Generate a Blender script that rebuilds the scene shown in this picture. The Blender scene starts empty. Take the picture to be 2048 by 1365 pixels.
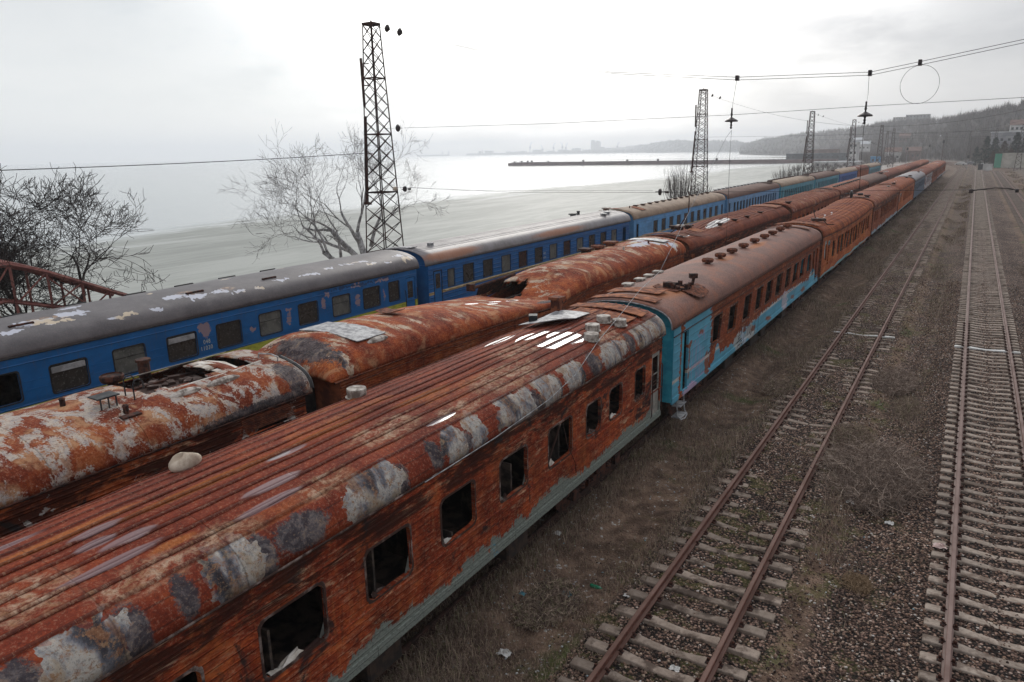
import bpy, math, random
import numpy as np
from mathutils import Matrix, Vector, noise as mnoise

random.seed(7)
RNG = np.random.default_rng(11)
SC = bpy.context.scene
COL = SC.collection
PI = math.pi

# ------------------------------------------------------------------ camera
CAMZ = 8.38
HAZE = 0.00037
cam_data = bpy.data.cameras.new('camera')
cam = bpy.data.objects.new('camera', cam_data)
COL.objects.link(cam)
# columns: camera right, camera up, camera backward in world axes (X right of track, Y along track, Z up)
rt = Vector((0.84821977, 0.52930144, -0.01905806))
dn = Vector((0.11805468, -0.22401835, -0.96740833))
fw = Vector((-0.51631998, 0.81832497, -0.25250331))
M3 = Matrix((rt, -dn, -fw)).transposed()
cam.matrix_world = Matrix.Translation((0, 0, CAMZ)) @ M3.to_4x4()
cam_data.sensor_width = 36.0
cam_data.lens = 1438.85 / 2048 * 36.0
cam_data.clip_start = 0.1
cam_data.clip_end = 60000
SC.camera = cam

# ------------------------------------------------------------------ light
SUN_AZ, SUN_EL = math.radians(-27), math.radians(24)     # azimuth measured from +Y towards +X
sund = Vector((math.sin(SUN_AZ) * math.cos(SUN_EL), math.cos(SUN_AZ) * math.cos(SUN_EL), math.sin(SUN_EL)))
sl = bpy.data.lights.new('sun', 'SUN')
sl.energy = 0.7
sl.angle = math.radians(22)
sl.color = (1.0, 0.95, 0.88)
sun = bpy.data.objects.new('sun', sl)
COL.objects.link(sun)
sun.rotation_euler = (-sund).to_track_quat('-Z', 'Y').to_euler()

SC.view_settings.view_transform = 'Standard'
SC.view_settings.look = 'None'
SC.view_settings.exposure = 0.0
SC.view_settings.gamma = 1.0
SC.cycles.max_bounces = 6
SC.cycles.volume_bounces = 1
SC.cycles.transparent_max_bounces = 8


# ------------------------------------------------------------------ node helper
class Nodes:
    def __init__(s, nt):
        s.nt = nt
        nt.nodes.clear()
        s._uv = s._ob = None

    def new(s, t, **kw):
        n = s.nt.nodes.new(t)
        for k, v in kw.items():
            setattr(n, k, v)
        return n

    def put(s, sock, v):
        if v is None:
            return
        if isinstance(v, bpy.types.NodeSocket):
            s.nt.links.new(v, sock)
        else:
            if sock.type == 'RGBA' and hasattr(v, '__len__') and len(v) == 3:
                v = tuple(v) + (1,)
            sock.default_value = v

    def uv(s):
        if s._uv is None:
            s._uv = s.new('ShaderNodeUVMap').outputs[0]
        return s._uv

    def ob(s):
        if s._ob is None:
            s._ob = s.new('ShaderNodeTexCoord').outputs['Object']
        return s._ob

    def geo(s, name='Position'):
        return s.new('ShaderNodeNewGeometry').outputs[name]

    def m(s, op, a, b=None, c=None, clamp=False):
        n = s.new('ShaderNodeMath', operation=op, use_clamp=clamp)
        s.put(n.inputs[0], a)
        s.put(n.inputs[1], b)
        s.put(n.inputs[2], c)
        return n.outputs[0]

    def vm(s, op, a, b=None, c=None):
        n = s.new('ShaderNodeVectorMath', operation=op)
        s.put(n.inputs[0], a)
        s.put(n.inputs[1], b)
        s.put(n.inputs[2], c)
        return n.outputs['Value'] if op in ('LENGTH', 'DOT_PRODUCT') else n.outputs[0]

    def sep(s, v):
        n = s.new('ShaderNodeSeparateXYZ')
        s.put(n.inputs[0], v)
        return n.outputs

    def comb(s, x, y, z=0.0):
        n = s.new('ShaderNodeCombineXYZ')
        s.put(n.inputs[0], x)
        s.put(n.inputs[1], y)
        s.put(n.inputs[2], z)
        return n.outputs[0]

    def noise(s, v, scale=1.0, detail=5, rough=0.6, dist=0.0, st=None, off=None):
        if st is not None or off is not None:
            v = s.vm('MULTIPLY_ADD', v, st or (1, 1, 1), off or (0, 0, 0))
        n = s.new('ShaderNodeTexNoise')
        s.put(n.inputs['Vector'], v)
        n.inputs['Scale'].default_value = scale
        n.inputs['Detail'].default_value = detail
        n.inputs['Roughness'].default_value = rough
        n.inputs['Distortion'].default_value = dist
        return n.outputs[0]

    def noisec(s, v, scale, detail=2):
        n = s.new('ShaderNodeTexNoise')
        s.put(n.inputs['Vector'], v)
        n.inputs['Scale'].default_value = scale
        n.inputs['Detail'].default_value = detail
        return n.outputs['Color']

    def vor(s, v, scale, feature='F1', out='Distance', rnd=1.0):
        n = s.new('ShaderNodeTexVoronoi', feature=feature)
        s.put(n.inputs['Vector'], v)
        n.inputs['Scale'].default_value = scale
        n.inputs['Randomness'].default_value = rnd
        return n.outputs[out]

    def ramp(s, f, stops, interp='LINEAR'):
        n = s.new('ShaderNodeValToRGB')
        cr = n.color_ramp
        cr.interpolation = interp
        while len(cr.elements) < len(stops):
            cr.elements.new(0.5)
        for e, (p, c) in zip(cr.elements, stops):
            e.position = p
            e.color = tuple(c) + (1,) if len(c) == 3 else c
        s.put(n.inputs[0], f)
        return n.outputs[0]

    def mix(s, f, a, b, mode='MIX'):
        n = s.new('ShaderNodeMix', data_type='RGBA', blend_type=mode)
        s.put(n.inputs[0], f)
        s.put(n.inputs[6], a)
        s.put(n.inputs[7], b)
        return n.outputs[2]

    def step(s, x, lo, hi, a=0.0, b=1.0):
        n = s.new('ShaderNodeMapRange', interpolation_type='SMOOTHSTEP')
        s.put(n.inputs[0], x)
        n.inputs[1].default_value = lo
        n.inputs[2].default_value = hi
        n.inputs[3].default_value = a
        n.inputs[4].default_value = b
        return n.outputs[0]

    def inv(s, x):
        return s.m('SUBTRACT', 1.0, x, clamp=True)

    def blobs(s, p, lst):
        """distance-like field, <1 inside any of the ellipses (u, v, ru, rv)"""
        out = None
        for u, v, ru, rv in lst:
            d = s.vm('LENGTH', s.vm('MULTIPLY_ADD', p, (1 / ru, 1 / rv, 0), (-u / ru, -v / rv, 0)))
            out = d if out is None else s.m('MINIMUM', out, d)
        return out

    def blobmask(s, p, lst, nz, k=1.2, soft=0.12):
        d = s.blobs(p, lst)
        d = s.m('MULTIPLY_ADD', s.m('SUBTRACT', nz, 0.5), k, d)
        return s.step(d, 1.0 - soft, 1.0 + soft, 1.0, 0.0)

    def flake(s, p, lst, scale=10.0, k=2.6, thr=0.8):
        """like blobmask but with angular chipped edges (field sampled once per cell)"""
        jit = s.vm('MULTIPLY_ADD', s.noisec(p, 3.0, 5), (.30, .30, 0), (-.15, -.15, 0))
        vq = s.new('ShaderNodeTexVoronoi', feature='F1')
        s.put(vq.inputs['Vector'], s.vm('ADD', p, jit))
        vq.inputs['Scale'].default_value = scale
        q = s.vm('MULTIPLY', vq.outputs['Position'], (1, 1, 0))
        d = s.blobs(q, lst)
        nq = s.noise(q, 2.2, 5, 0.7, 0.3)
        return s.step(s.m('MULTIPLY_ADD', s.m('SUBTRACT', nq, 0.5), k, d), thr - .03, thr + .03, 1.0, 0.0)

    def bump(s, h, dist=0.01, strength=1.0, normal=None):
        n = s.new('ShaderNodeBump')
        n.inputs['Strength'].default_value = strength
        n.inputs['Distance'].default_value = dist
        s.put(n.inputs['Height'], h)
        if normal is not None:
            s.put(n.inputs['Normal'], normal)
        return n.outputs[0]

    def finish(s, color, rough=0.85, normal=None, metal=0.0, spec=0.3, emis=None, alpha=None, disp=None):
        b = s.new('ShaderNodeBsdfPrincipled')
        s.put(b.inputs['Base Color'], color)
        s.put(b.inputs['Roughness'], rough)
        s.put(b.inputs['Metallic'], metal)
        s.put(b.inputs['Specular IOR Level'], spec)
        if normal is not None:
            s.put(b.inputs['Normal'], normal)
        if alpha is not None:
            s.put(b.inputs['Alpha'], alpha)
        o = s.new('ShaderNodeOutputMaterial')
        s.nt.links.new(b.outputs[0], o.inputs[0])


def mat(name):
    m = bpy.data.materials.new(name)
    m.use_nodes = True
    return m, Nodes(m.node_tree)


# ------------------------------------------------------------------ world: overcast sky, thin cloud over the sun
world = bpy.data.worlds.new('World')
SC.world = world
world.use_nodes = True
W = Nodes(world.node_tree)
gd = W.new('ShaderNodeTexCoord').outputs['Generated']
gd = W.vm('NORMALIZE', gd)
sx = W.sep(gd)
glow = W.vm('DOT_PRODUCT', gd, tuple(sund))
g1 = W.step(glow, 0.79, 1.0)
g2 = W.step(glow, 0.86, 1.0)
elev = W.m('MAXIMUM', sx[2], 0.0)
# cloud layer coordinates: project on a flat ceiling
cl = W.comb(W.m('DIVIDE', sx[0], W.m('ADD', elev, 0.22)), W.m('DIVIDE', sx[1], W.m('ADD', elev, 0.22)), 0.0)
c1 = W.noise(cl, 0.9, 7, 0.55, 0.3, off=(3.1, 7.7, 0))
c2 = W.noise(cl, 2.6, 6, 0.6, 0.2, off=(1.3, 2.2, 0))
cloud = W.step(W.m('MULTIPLY_ADD', c2, 0.35, W.m('MULTIPLY', c1, 0.75)), 0.36, 0.72)
left = W.step(W.vm('DOT_PRODUCT', gd, (-0.93, 0.36, 0.0)), 0.45, 1.0)
base = W.mix(cloud, (0.445, 0.462, 0.505), (0.64, 0.645, 0.665))
base = W.mix(left, base, W.mix(cloud, (0.70, 0.75, 0.78), (0.84, 0.86, 0.87)))
hz = W.step(sx[2], 0.0, 0.20, 1.0, 0.0)
base = W.mix(W.m('MULTIPLY', hz, 0.72), base, W.mix(left, (0.86, 0.85, 0.84), (1.12, 1.12, 1.10)))
sky = W.new('ShaderNodeTexSky', sky_type='NISHITA', sun_disc=False)
sky.sun_elevation = SUN_EL
sky.sun_rotation = SUN_AZ
nis = W.mix(1.0, sky.outputs[0], (0.06, 0.06, 0.06), 'MULTIPLY')
base = W.mix(0.12, base, nis)
glowc = W.mix(g2, (0.42, 0.415, 0.40), (3.0, 2.9, 2.75))
add = W.mix(1.0, glowc, g1, 'MULTIPLY')
cm = W.step(cloud, 0.0, 1.0, 0.36, 1.15)
add = W.mix(1.0, add, W.mix(cm, (0, 0, 0), (1, 1, 1)), 'MULTIPLY')
tot = W.mix(1.0, base, add, 'ADD')
# overcast sky is brighter towards the zenith
zen = W.step(sx[2], 0.40, 0.95, 1.0, 1.9)
tot = W.vm('SCALE', tot, None)
tot.node.inputs[3].default_value = 1.0
W.put(tot.node.inputs[3], zen)
bg = W.new('ShaderNodeBackground')
W.put(bg.inputs[0], tot)
bg.inputs[1].default_value = 1.0
wo = W.new('ShaderNodeOutputWorld')
world.node_tree.links.new(bg.outputs[0], wo.inputs[0])


# ------------------------------------------------------------------ object helpers
def props(o, label=None, cat=None, group=None, kind=None):
    if label: o['label'] = label
    if cat: o['category'] = cat
    if group: o['group'] = group
    if kind: o['kind'] = kind
    return o


def empty(name, loc=(0, 0, 0), rz=0.0, **kw):
    o = bpy.data.objects.new(name, None)
    COL.objects.link(o)
    o.location = loc
    o.rotation_euler = (0, 0, rz)
    o.empty_display_size = 0.2
    return props(o, **kw)


def npmesh(name, V, F, mats, parent=None, uv=None, smooth=False, fm=None, loc=None, **kw):
    """V (n,3); F (m,k) all same size or list of lists"""
    me = bpy.data.meshes.new(name)
    V = np.asarray(V, dtype=np.float32)
    if isinstance(F, np.ndarray):
        m_, k_ = F.shape
        me.vertices.add(len(V))
        me.vertices.foreach_set('co', V.ravel())
        me.loops.add(m_ * k_)
        me.loops.foreach_set('vertex_index', F.astype(np.int32).ravel())
        me.polygons.add(m_)
        me.polygons.foreach_set('loop_start', np.arange(0, m_ * k_, k_, dtype=np.int32))
        me.polygons.foreach_set('loop_total', np.full(m_, k_, dtype=np.int32))
        me.update(calc_edges=True)
    else:
        me.from_pydata([tuple(map(float, v)) for v in V], [], F)
    if uv is not None:
        uv = np.asarray(uv, dtype=np.float32)
        li = np.empty(len(me.loops), dtype=np.int32)
        me.loops.foreach_get('vertex_index', li)
        me.uv_layers.new(name='UVMap').data.foreach_set('uv', uv[li].ravel())
    if not isinstance(mats, (list, tuple)):
        mats = [mats]
    for m_ in mats:
        me.materials.append(m_)
    if fm is not None:
        me.polygons.foreach_set('material_index', np.asarray(fm, dtype=np.int32))
    if smooth:
        me.polygons.foreach_set('use_smooth', np.ones(len(me.polygons), dtype=bool))
    me.validate()
    o = bpy.data.objects.new(name, me)
    COL.objects.link(o)
    if parent: o.parent = parent
    if loc is not None: o.location = loc
    return props(o, **kw)


class MB:
    """mesh builder: collects shapes, .build() links them as ONE object"""
    def __init__(s):
        s.V = []
        s.F = []
        s.U = []

    def add(s, vs, fs, uvs=None):
        b = len(s.V)
        s.V += [tuple(v) for v in vs]
        s.F += [tuple(i + b for i in f) for f in fs]
        s.U += [tuple(u) for u in uvs] if uvs is not None else [(v[1], v[2]) for v in vs]
        return s

    def box(s, x0, x1, y0, y1, z0, z1, rz=0.0, c=None):
        v = [(x0, y0, z0), (x1, y0, z0), (x1, y1, z0), (x0, y1, z0), (x0, y0, z1), (x1, y0, z1), (x1, y1, z1), (x0, y1, z1)]
        if rz:
            cx, cy = c or ((x0 + x1) / 2, (y0 + y1) / 2)
            v = [(cx + (a - cx) * math.cos(rz) - (b - cy) * math.sin(rz), cy + (a - cx) * math.sin(rz) + (b - cy) * math.cos(rz), z) for a, b, z in v]
        return s.add(v, [(0, 3, 2, 1), (4, 5, 6, 7), (0, 1, 5, 4), (1, 2, 6, 5), (2, 3, 7, 6), (3, 0, 4, 7)])

    def bevbox(s, x0, x1, y0, y1, z0, z1, b=0.02):
        """box with bevelled vertical and top edges"""
        pts = lambda i: [(x0 + i + b, y0 + i), (x1 - i - b, y0 + i), (x1 - i, y0 + i + b), (x1 - i, y1 - i - b), (x1 - i - b, y1 - i), (x0 + i + b, y1 - i), (x0 + i, y1 - i - b), (x0 + i, y0 + i + b)]
        v = [(x, y, z0) for x, y in pts(0)] + [(x, y, z1 - b) for x, y in pts(0)] + [(x, y, z1) for x, y in pts(b)]
        f = [tuple(range(7, -1, -1)), tuple(range(16, 24))]
        for k in (0, 8):
            for i in range(8):
                j = (i + 1) % 8
                f.append((k + i, k + j, k + 8 + j, k + 8 + i))
        return s.add(v, f)

    def bar(s, p, q, r, n=6, r2=None, cap=True):
        p = Vector(p); q = Vector(q)
        d = q - p
        if d.length < 1e-6: return s
        d.normalize()
        a = d.orthogonal().normalized()
        b = d.cross(a)
        r2 = r if r2 is None else r2
        vs = []
        for c, rr in ((p, r), (q, r2)):
            for i in range(n):
                t = 2 * PI * i / n + PI / n
                vs.append(c + (a * math.cos(t) + b * math.sin(t)) * rr)
        fs = [(i, (i + 1) % n, n + (i + 1) % n, n + i) for i in range(n)]
        if cap: fs += [tuple(range(n - 1, -1, -1)), tuple(range(n, 2 * n))]
        return s.add(vs, fs)

    def tube(s, pts, r, n=6, rs=None):
        pts = [Vector(p) for p in pts]
        up = Vector((0, 0, 1))
        vs = []
        for i, p in enumerate(pts):
            d = (pts[min(i + 1, len(pts) - 1)] - pts[max(i - 1, 0)])
            if d.length < 1e-9: d = Vector((0, 1, 0))
            d.normalize()
            a = d.cross(up)
            if a.length < 0.05: a = d.cross(Vector((1, 0, 0)))
            a.normalize()
            b = d.cross(a)
            rr = rs[i] if rs else r
            for k in range(n):
                t = 2 * PI * k / n
                vs.append(p + (a * math.cos(t) + b * math.sin(t)) * rr)
        fs = []
        for i in range(len(pts) - 1):
            for k in range(n):
                j = (k + 1) % n
                fs.append((i * n + k, i * n + j, (i + 1) * n + j, (i + 1) * n + k))
        fs += [tuple(range(n - 1, -1, -1)), tuple((len(pts) - 1) * n + k for k in range(n))]
        return s.add(vs, fs)

    def lathe(s, prof, c=(0, 0, 0), n=16, axis='z'):
        vs = []
        for r, h in prof:
            for k in range(n):
                t = 2 * PI * k / n
                x, y = r * math.cos(t), r * math.sin(t)
                if axis == 'z': vs.append((c[0] + x, c[1] + y, c[2] + h))
                elif axis == 'x': vs.append((c[0] + h, c[1] + x, c[2] + y))
                else: vs.append((c[0] + x, c[1] + h, c[2] + y))
        fs = []
        for i in range(len(prof) - 1):
            for k in range(n):
                j = (k + 1) % n
                fs.append((i * n + k, i * n + j, (i + 1) * n + j, (i + 1) * n + k))
        fs += [tuple(range(n - 1, -1, -1)), tuple((len(prof) - 1) * n + k for k in range(n))]
        return s.add(vs, fs)

    def sheet(s, grid, th, nrm=(0, 0, -1)):
        """grid: rows of points; a plate of thickness th"""
        R, C = len(grid), len(grid[0])
        n = Vector(nrm) * th
        top = [Vector(p) for row in grid for p in row]
        vs = top + [p + n for p in top]
        N_ = R * C
        fs = []
        for i in range(R - 1):
            for j in range(C - 1):
                a = i * C + j
                fs.append((a, a + 1, a + C + 1, a + C))
                fs.append((N_ + a, N_ + a + C, N_ + a + C + 1, N_ + a + 1))
        ring = [j for j in range(C)] + [i * C + C - 1 for i in range(1, R)] + [(R - 1) * C + j for j in range(C - 2, -1, -1)] + [i * C for i in range(R - 2, 0, -1)]
        for a, b in zip(ring, ring[1:] + ring[:1]):
            fs.append((b, a, N_ + a, N_ + b))
        return s.add(vs, fs)

    def build(s, name, m, parent=None, smooth=False, **kw):
        return npmesh(name, s.V, s.F, m, parent, uv=s.U, smooth=smooth, **kw)


def copy_tree(o, parent=None):
    c = o.copy()
    COL.objects.link(c)
    c.parent = parent
    for ch in list(o.children):
        copy_tree(ch, c)
    return c
# ------------------------------------------------------------------ materials
RUST = [(0.0, (0.028, 0.008, 0.006)), (0.30, (0.095, 0.020, 0.010)), (0.48, (0.20, 0.042, 0.017)), (0.62, (0.31, 0.082, 0.025)), (0.78, (0.44, 0.16, 0.050)), (1.0, (0.56, 0.33, 0.17))]


def tint(stops, m):
    return [(p, tuple(min(1, a * b) for a, b in zip(c, m))) for p, c in stops]


def roof_mat(name, seed=0.0, stops=RUST, lo=0.30, hi=0.74, pale=(), palecol=((0.21, 0.21, 0.22), (0.40, 0.375, 0.335)),
             dark=(), tan=(), orange=(), puddle=(), damp_sheen=(), pv0=-1.0, pits=0.42, palenoise=None, snow=(), seam=1.5, bump=0.010, rough=0.86,
             streak=(1, 1, 1), ridge=None, paintbase=None, bsd=0.006, blotch=0.0):
    """uv = (metres along the coach, metres over the roof from the right-hand gutter)"""
    m, N = mat(name)
    uv = N.uv()
    off = (seed * 3.7, seed * 1.9, seed)
    p = N.vm('ADD', uv, off)
    n1 = N.noise(p, 0.9, 8, 0.62, 0.4, st=streak)
    n2 = N.noise(p, 5.2, 9, 0.74, 0.35)
    n3 = N.noise(p, 30.0, 4, 0.6)
    f = N.m('MULTIPLY_ADD', n1, 0.50, N.m('MULTIPLY_ADD', n2, 0.32, N.m('MULTIPLY', n3, 0.18)))
    f = N.step(f, lo, hi)
    f.node.interpolation_type = 'LINEAR'
    col = N.ramp(f, stops)
    su = N.sep(uv)
    if orange:
        mk = N.blobmask(uv, orange, n2, 0.9, 0.35)
        col = N.mix(N.m('MULTIPLY', mk, 0.6), col, (0.40, 0.13, 0.03))
    if ridge:   # strips between the ribs: slightly different tone in every strip
        rp = N.m('ABSOLUTE', N.m('SUBTRACT', N.m('FRACT', N.m('DIVIDE', N.m('SUBTRACT', su[1], 0.62 - ridge / 2), ridge)), 0.5))
        col = N.mix(N.m('MULTIPLY', N.step(rp, .015, .07, 1.0, 0.0), .6), col, (0.032, 0.012, 0.010))
        cell = N.m('FLOOR', N.m('DIVIDE', N.m('SUBTRACT', su[1], 0.55), ridge))
        wn = N.new('ShaderNodeTexWhiteNoise', noise_dimensions='2D')
        N.put(wn.inputs[0], N.comb(cell, N.m('FLOOR', N.m('DIVIDE', su[0], 2.4)), 0))
        col = N.mix(N.m('MULTIPLY', N.m('MULTIPLY', N.step(wn.outputs[0], 0.90, 0.92), N.step(n2, 0.38, 0.58)), .45), col, (0.36, 0.12, 0.035))
    if blotch:
        bl = N.step(N.noise(p, 1.7, 6, 0.6, 0.8, off=(9, 4, 0)), 0.5, 0.66)
        col = N.mix(N.m('MULTIPLY', bl, blotch), col, (0.50, 0.30, 0.16))
    if tan:
        mk = N.blobmask(uv, tan, n2, 1.6, 0.3)
        tn = N.noise(p, 7.0, 9, 0.78, 0.6, st=(0.7, 1.0, 1), off=(6, 6, 0))
        mk = N.m('MULTIPLY', mk, N.step(tn, 0.42, 0.62))
        col = N.mix(N.m('MULTIPLY', mk, 0.85), col, N.mix(N.step(n2, .4, .6), (0.30, 0.16, 0.085), (0.47, 0.35, 0.25)))
    if palenoise:
        thr, sc, stt = palenoise
        pn = N.noise(p, sc, 9, 0.66, 0.5, st=stt, off=(5, 9, 0))
        mk = N.m('MULTIPLY', N.step(N.m('MULTIPLY_ADD', N.m('SUBTRACT', n3, .5), .25, pn), thr - 0.01, thr + 0.035), N.step(N.m('MULTIPLY_ADD', n2, .5, su[1]), pv0, pv0 + .35))
        grain = N.noise(p, 6, 9, 0.78, 0.4)
        pc = N.mix(N.step(grain, 0.35, 0.65), palecol[0], palecol[1])
        rs_ = N.step(N.noise(p, 3.1, 9, 0.72, 0.8, off=(8, 3, 0)), 0.50, 0.60)
        pc = N.mix(N.m('MULTIPLY', rs_, 0.75), pc, (0.26, 0.115, 0.055))
        col = N.mix(N.m('MULTIPLY', mk, 0.92), col, pc)
    if dark:
        mk = N.blobmask(uv, dark, N.m('MULTIPLY_ADD', n3, .4, N.m('MULTIPLY', n2, .6)), 2.4, 0.16)
        if ridge: mk = N.m('MULTIPLY', mk, N.step(su[1], .585, .60, 1.0, .2))
        dn = N.noise(p, 3.5, 8, 0.72, 0.5, off=(3, 8, 0))
        dcol = N.ramp(dn, [(.30, (0.012, 0.013, 0.017)), (.48, (0.050, 0.048, 0.056)), (.56, (0.115, 0.105, 0.108)), (.68, (0.24, 0.17, 0.12))])
        col = N.mix(N.m('MULTIPLY', mk, 0.95), col, dcol)
    if pale:
        nb = N.m('MULTIPLY_ADD', n1, .55, N.m('MULTIPLY', n2, .45))
        mk = N.flake(uv, pale, 15.0, 2.2, .90)
        if ridge: mk = N.m('MULTIPLY', mk, N.step(su[1], .585, .60, 1.0, .25))
        core = N.step(N.noise(p, 9.0, 8, .8, off=(2, 2, 0)), .40, .46)
        pc = N.mix(N.step(N.noise(p, 4, 8, 0.75, 0.8), 0.36, 0.60), palecol[0], palecol[1])
        bl_ = N.noise(p, 1.5, 4, 0.5, 0.9, st=(1.5, 0.6, 1), off=(2, 3, 0))
        pc = N.mix(N.step(bl_, 0.48, 0.56), pc, N.ramp(bl_, [(.50, (0.20, 0.205, 0.235)), (.60, (0.055, 0.057, 0.068)), (.70, (0.025, 0.025, 0.03))]))
        pc = N.mix(N.m('MULTIPLY', N.step(N.noise(p, 5, 9, 0.78, 0.5, off=(1, 1, 0)), 0.53, 0.60), 0.8), pc, (0.22, 0.10, 0.05))
        pc = N.mix(N.m('MULTIPLY', N.step(N.noise(p, 1.8, 5, 0.7, 0.4, off=(7, 1, 0)), 0.5, 0.62), 0.7), pc, (0.30, 0.235, 0.165))
        run = N.noise(p, 1.0, 7, 0.7, 0.2, st=(3.2, 0.9, 1), off=(3, 0, 0))
        pc = N.mix(N.m('MULTIPLY', N.step(run, .52, .64), .55), pc, (0.20, 0.085, 0.040))
        col = N.mix(mk, col, N.mix(core, (0.24, 0.14, 0.08), pc))
    pit = N.noise(p, 19.0, 7, 0.82, 0.2)
    col = N.mix(N.m('MULTIPLY', N.step(pit, .535, .565), pits), col, (0.040, 0.020, 0.016))
    col = N.mix(N.m('MULTIPLY', N.step(pit, .425, .455, 1.0, 0.0), pits * .7), col, (0.40, 0.27, 0.18))
    rgh = rough
    h = N.m('MULTIPLY_ADD', n2, 0.6, N.m('MULTIPLY', n3, 0.4))
    if seam:
        sm = N.m('FRACT', N.m('DIVIDE', su[0], seam))
        sl_ = N.step(N.m('ABSOLUTE', N.m('SUBTRACT', sm, 0.5)), 0.0, 0.012, 1.0, 0.0)
        h = N.m('MULTIPLY_ADD', sl_, -0.8, h)
        col = N.mix(N.m('MULTIPLY', sl_, 0.35), col, (0.03, 0.015, 0.01))
    bp = N.bump(h, bump)
    if snow:
        # flakes: the field is sampled once per cell so that edges come out angular
        jit = N.vm('MULTIPLY_ADD', N.noisec(uv, 2.5, 4), (.35, .35, 0), (-.175, -.175, 0))
        vq = N.new('ShaderNodeTexVoronoi', feature='F1'); N.put(vq.inputs['Vector'], N.vm('ADD', uv, jit)); vq.inputs['Scale'].default_value = 11.0
        q = N.vm('MULTIPLY_ADD', vq.outputs['Position'], (1, 1, 0), (0, 0, 0))
        d = N.blobs(q, snow)
        nq = N.noise(q, 2.6, 5, 0.7, 0.3)
        mk = N.step(N.m('MULTIPLY_ADD', N.m('SUBTRACT', nq, 0.5), 3.6, d), 0.84, 0.90, 1.0, 0.0)
        sc_ = N.mix(N.step(N.noise(uv, .8, 3, .5), .52, .60), (0.47, 0.48, 0.54), (0.50, 0.41, 0.30))
        col = N.mix(mk, col, sc_)
    if damp_sheen:
        mkd = N.step(N.m('MULTIPLY_ADD', N.m('SUBTRACT', n1, 0.5), 0.9, N.blobs(uv, damp_sheen)), 0.8, 1.1, 1.0, 0.0)
        col = N.mix(N.m('MULTIPLY', mkd, .75), col, (0.24, 0.17, 0.175))  # damp patches, with the grey sky reflection on them put into the colour
    if puddle:
        uvp = uv
        if ridge:   # every strip between two ribs holds its own pool
            wq = N.new('ShaderNodeTexWhiteNoise', noise_dimensions='1D')
            N.put(wq.inputs['W'], N.m('FLOOR', N.m('DIVIDE', N.m('SUBTRACT', su[1], 0.62), ridge)))
            uvp = N.comb(N.m('MULTIPLY_ADD', N.m('SUBTRACT', wq.outputs[0], .5), .7, N.m('MULTIPLY_ADD', su[1], .35, su[0])), su[1], 0)
        d = N.blobs(uvp, puddle)
        d = N.m('MULTIPLY_ADD', N.m('SUBTRACT', n2, 0.5), 0.5, d)
        mk = N.step(d, 0.95, 1.02, 1.0, 0.0)
        if ridge: mk = N.m('MULTIPLY', mk, N.step(rp, .035, .06))
        col = N.mix(mk, col, (0.20, 0.15, 0.15))
        rgh = N.step(mk, 0.2, 1.0, rough, 0.06)
        if damp_sheen: rgh = N.m('MINIMUM', rgh, N.step(mkd, 0.0, 1.0, rough, 0.40))
        nn = N.new('ShaderNodeMix', data_type='VECTOR')
        N.put(nn.inputs[0], mk); N.put(nn.inputs[4], bp); N.put(nn.inputs[5], (0.0, 0.0, 1.0))
        bp = nn.outputs[1]
        N.finish(col, rgh, bp, spec=N.step(mk, 0, 1, 0.12, 1.0))
        return m
    N.finish(col, rgh, bp, spec=0.25 if rough < .7 else 0.12)
    return m


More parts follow.
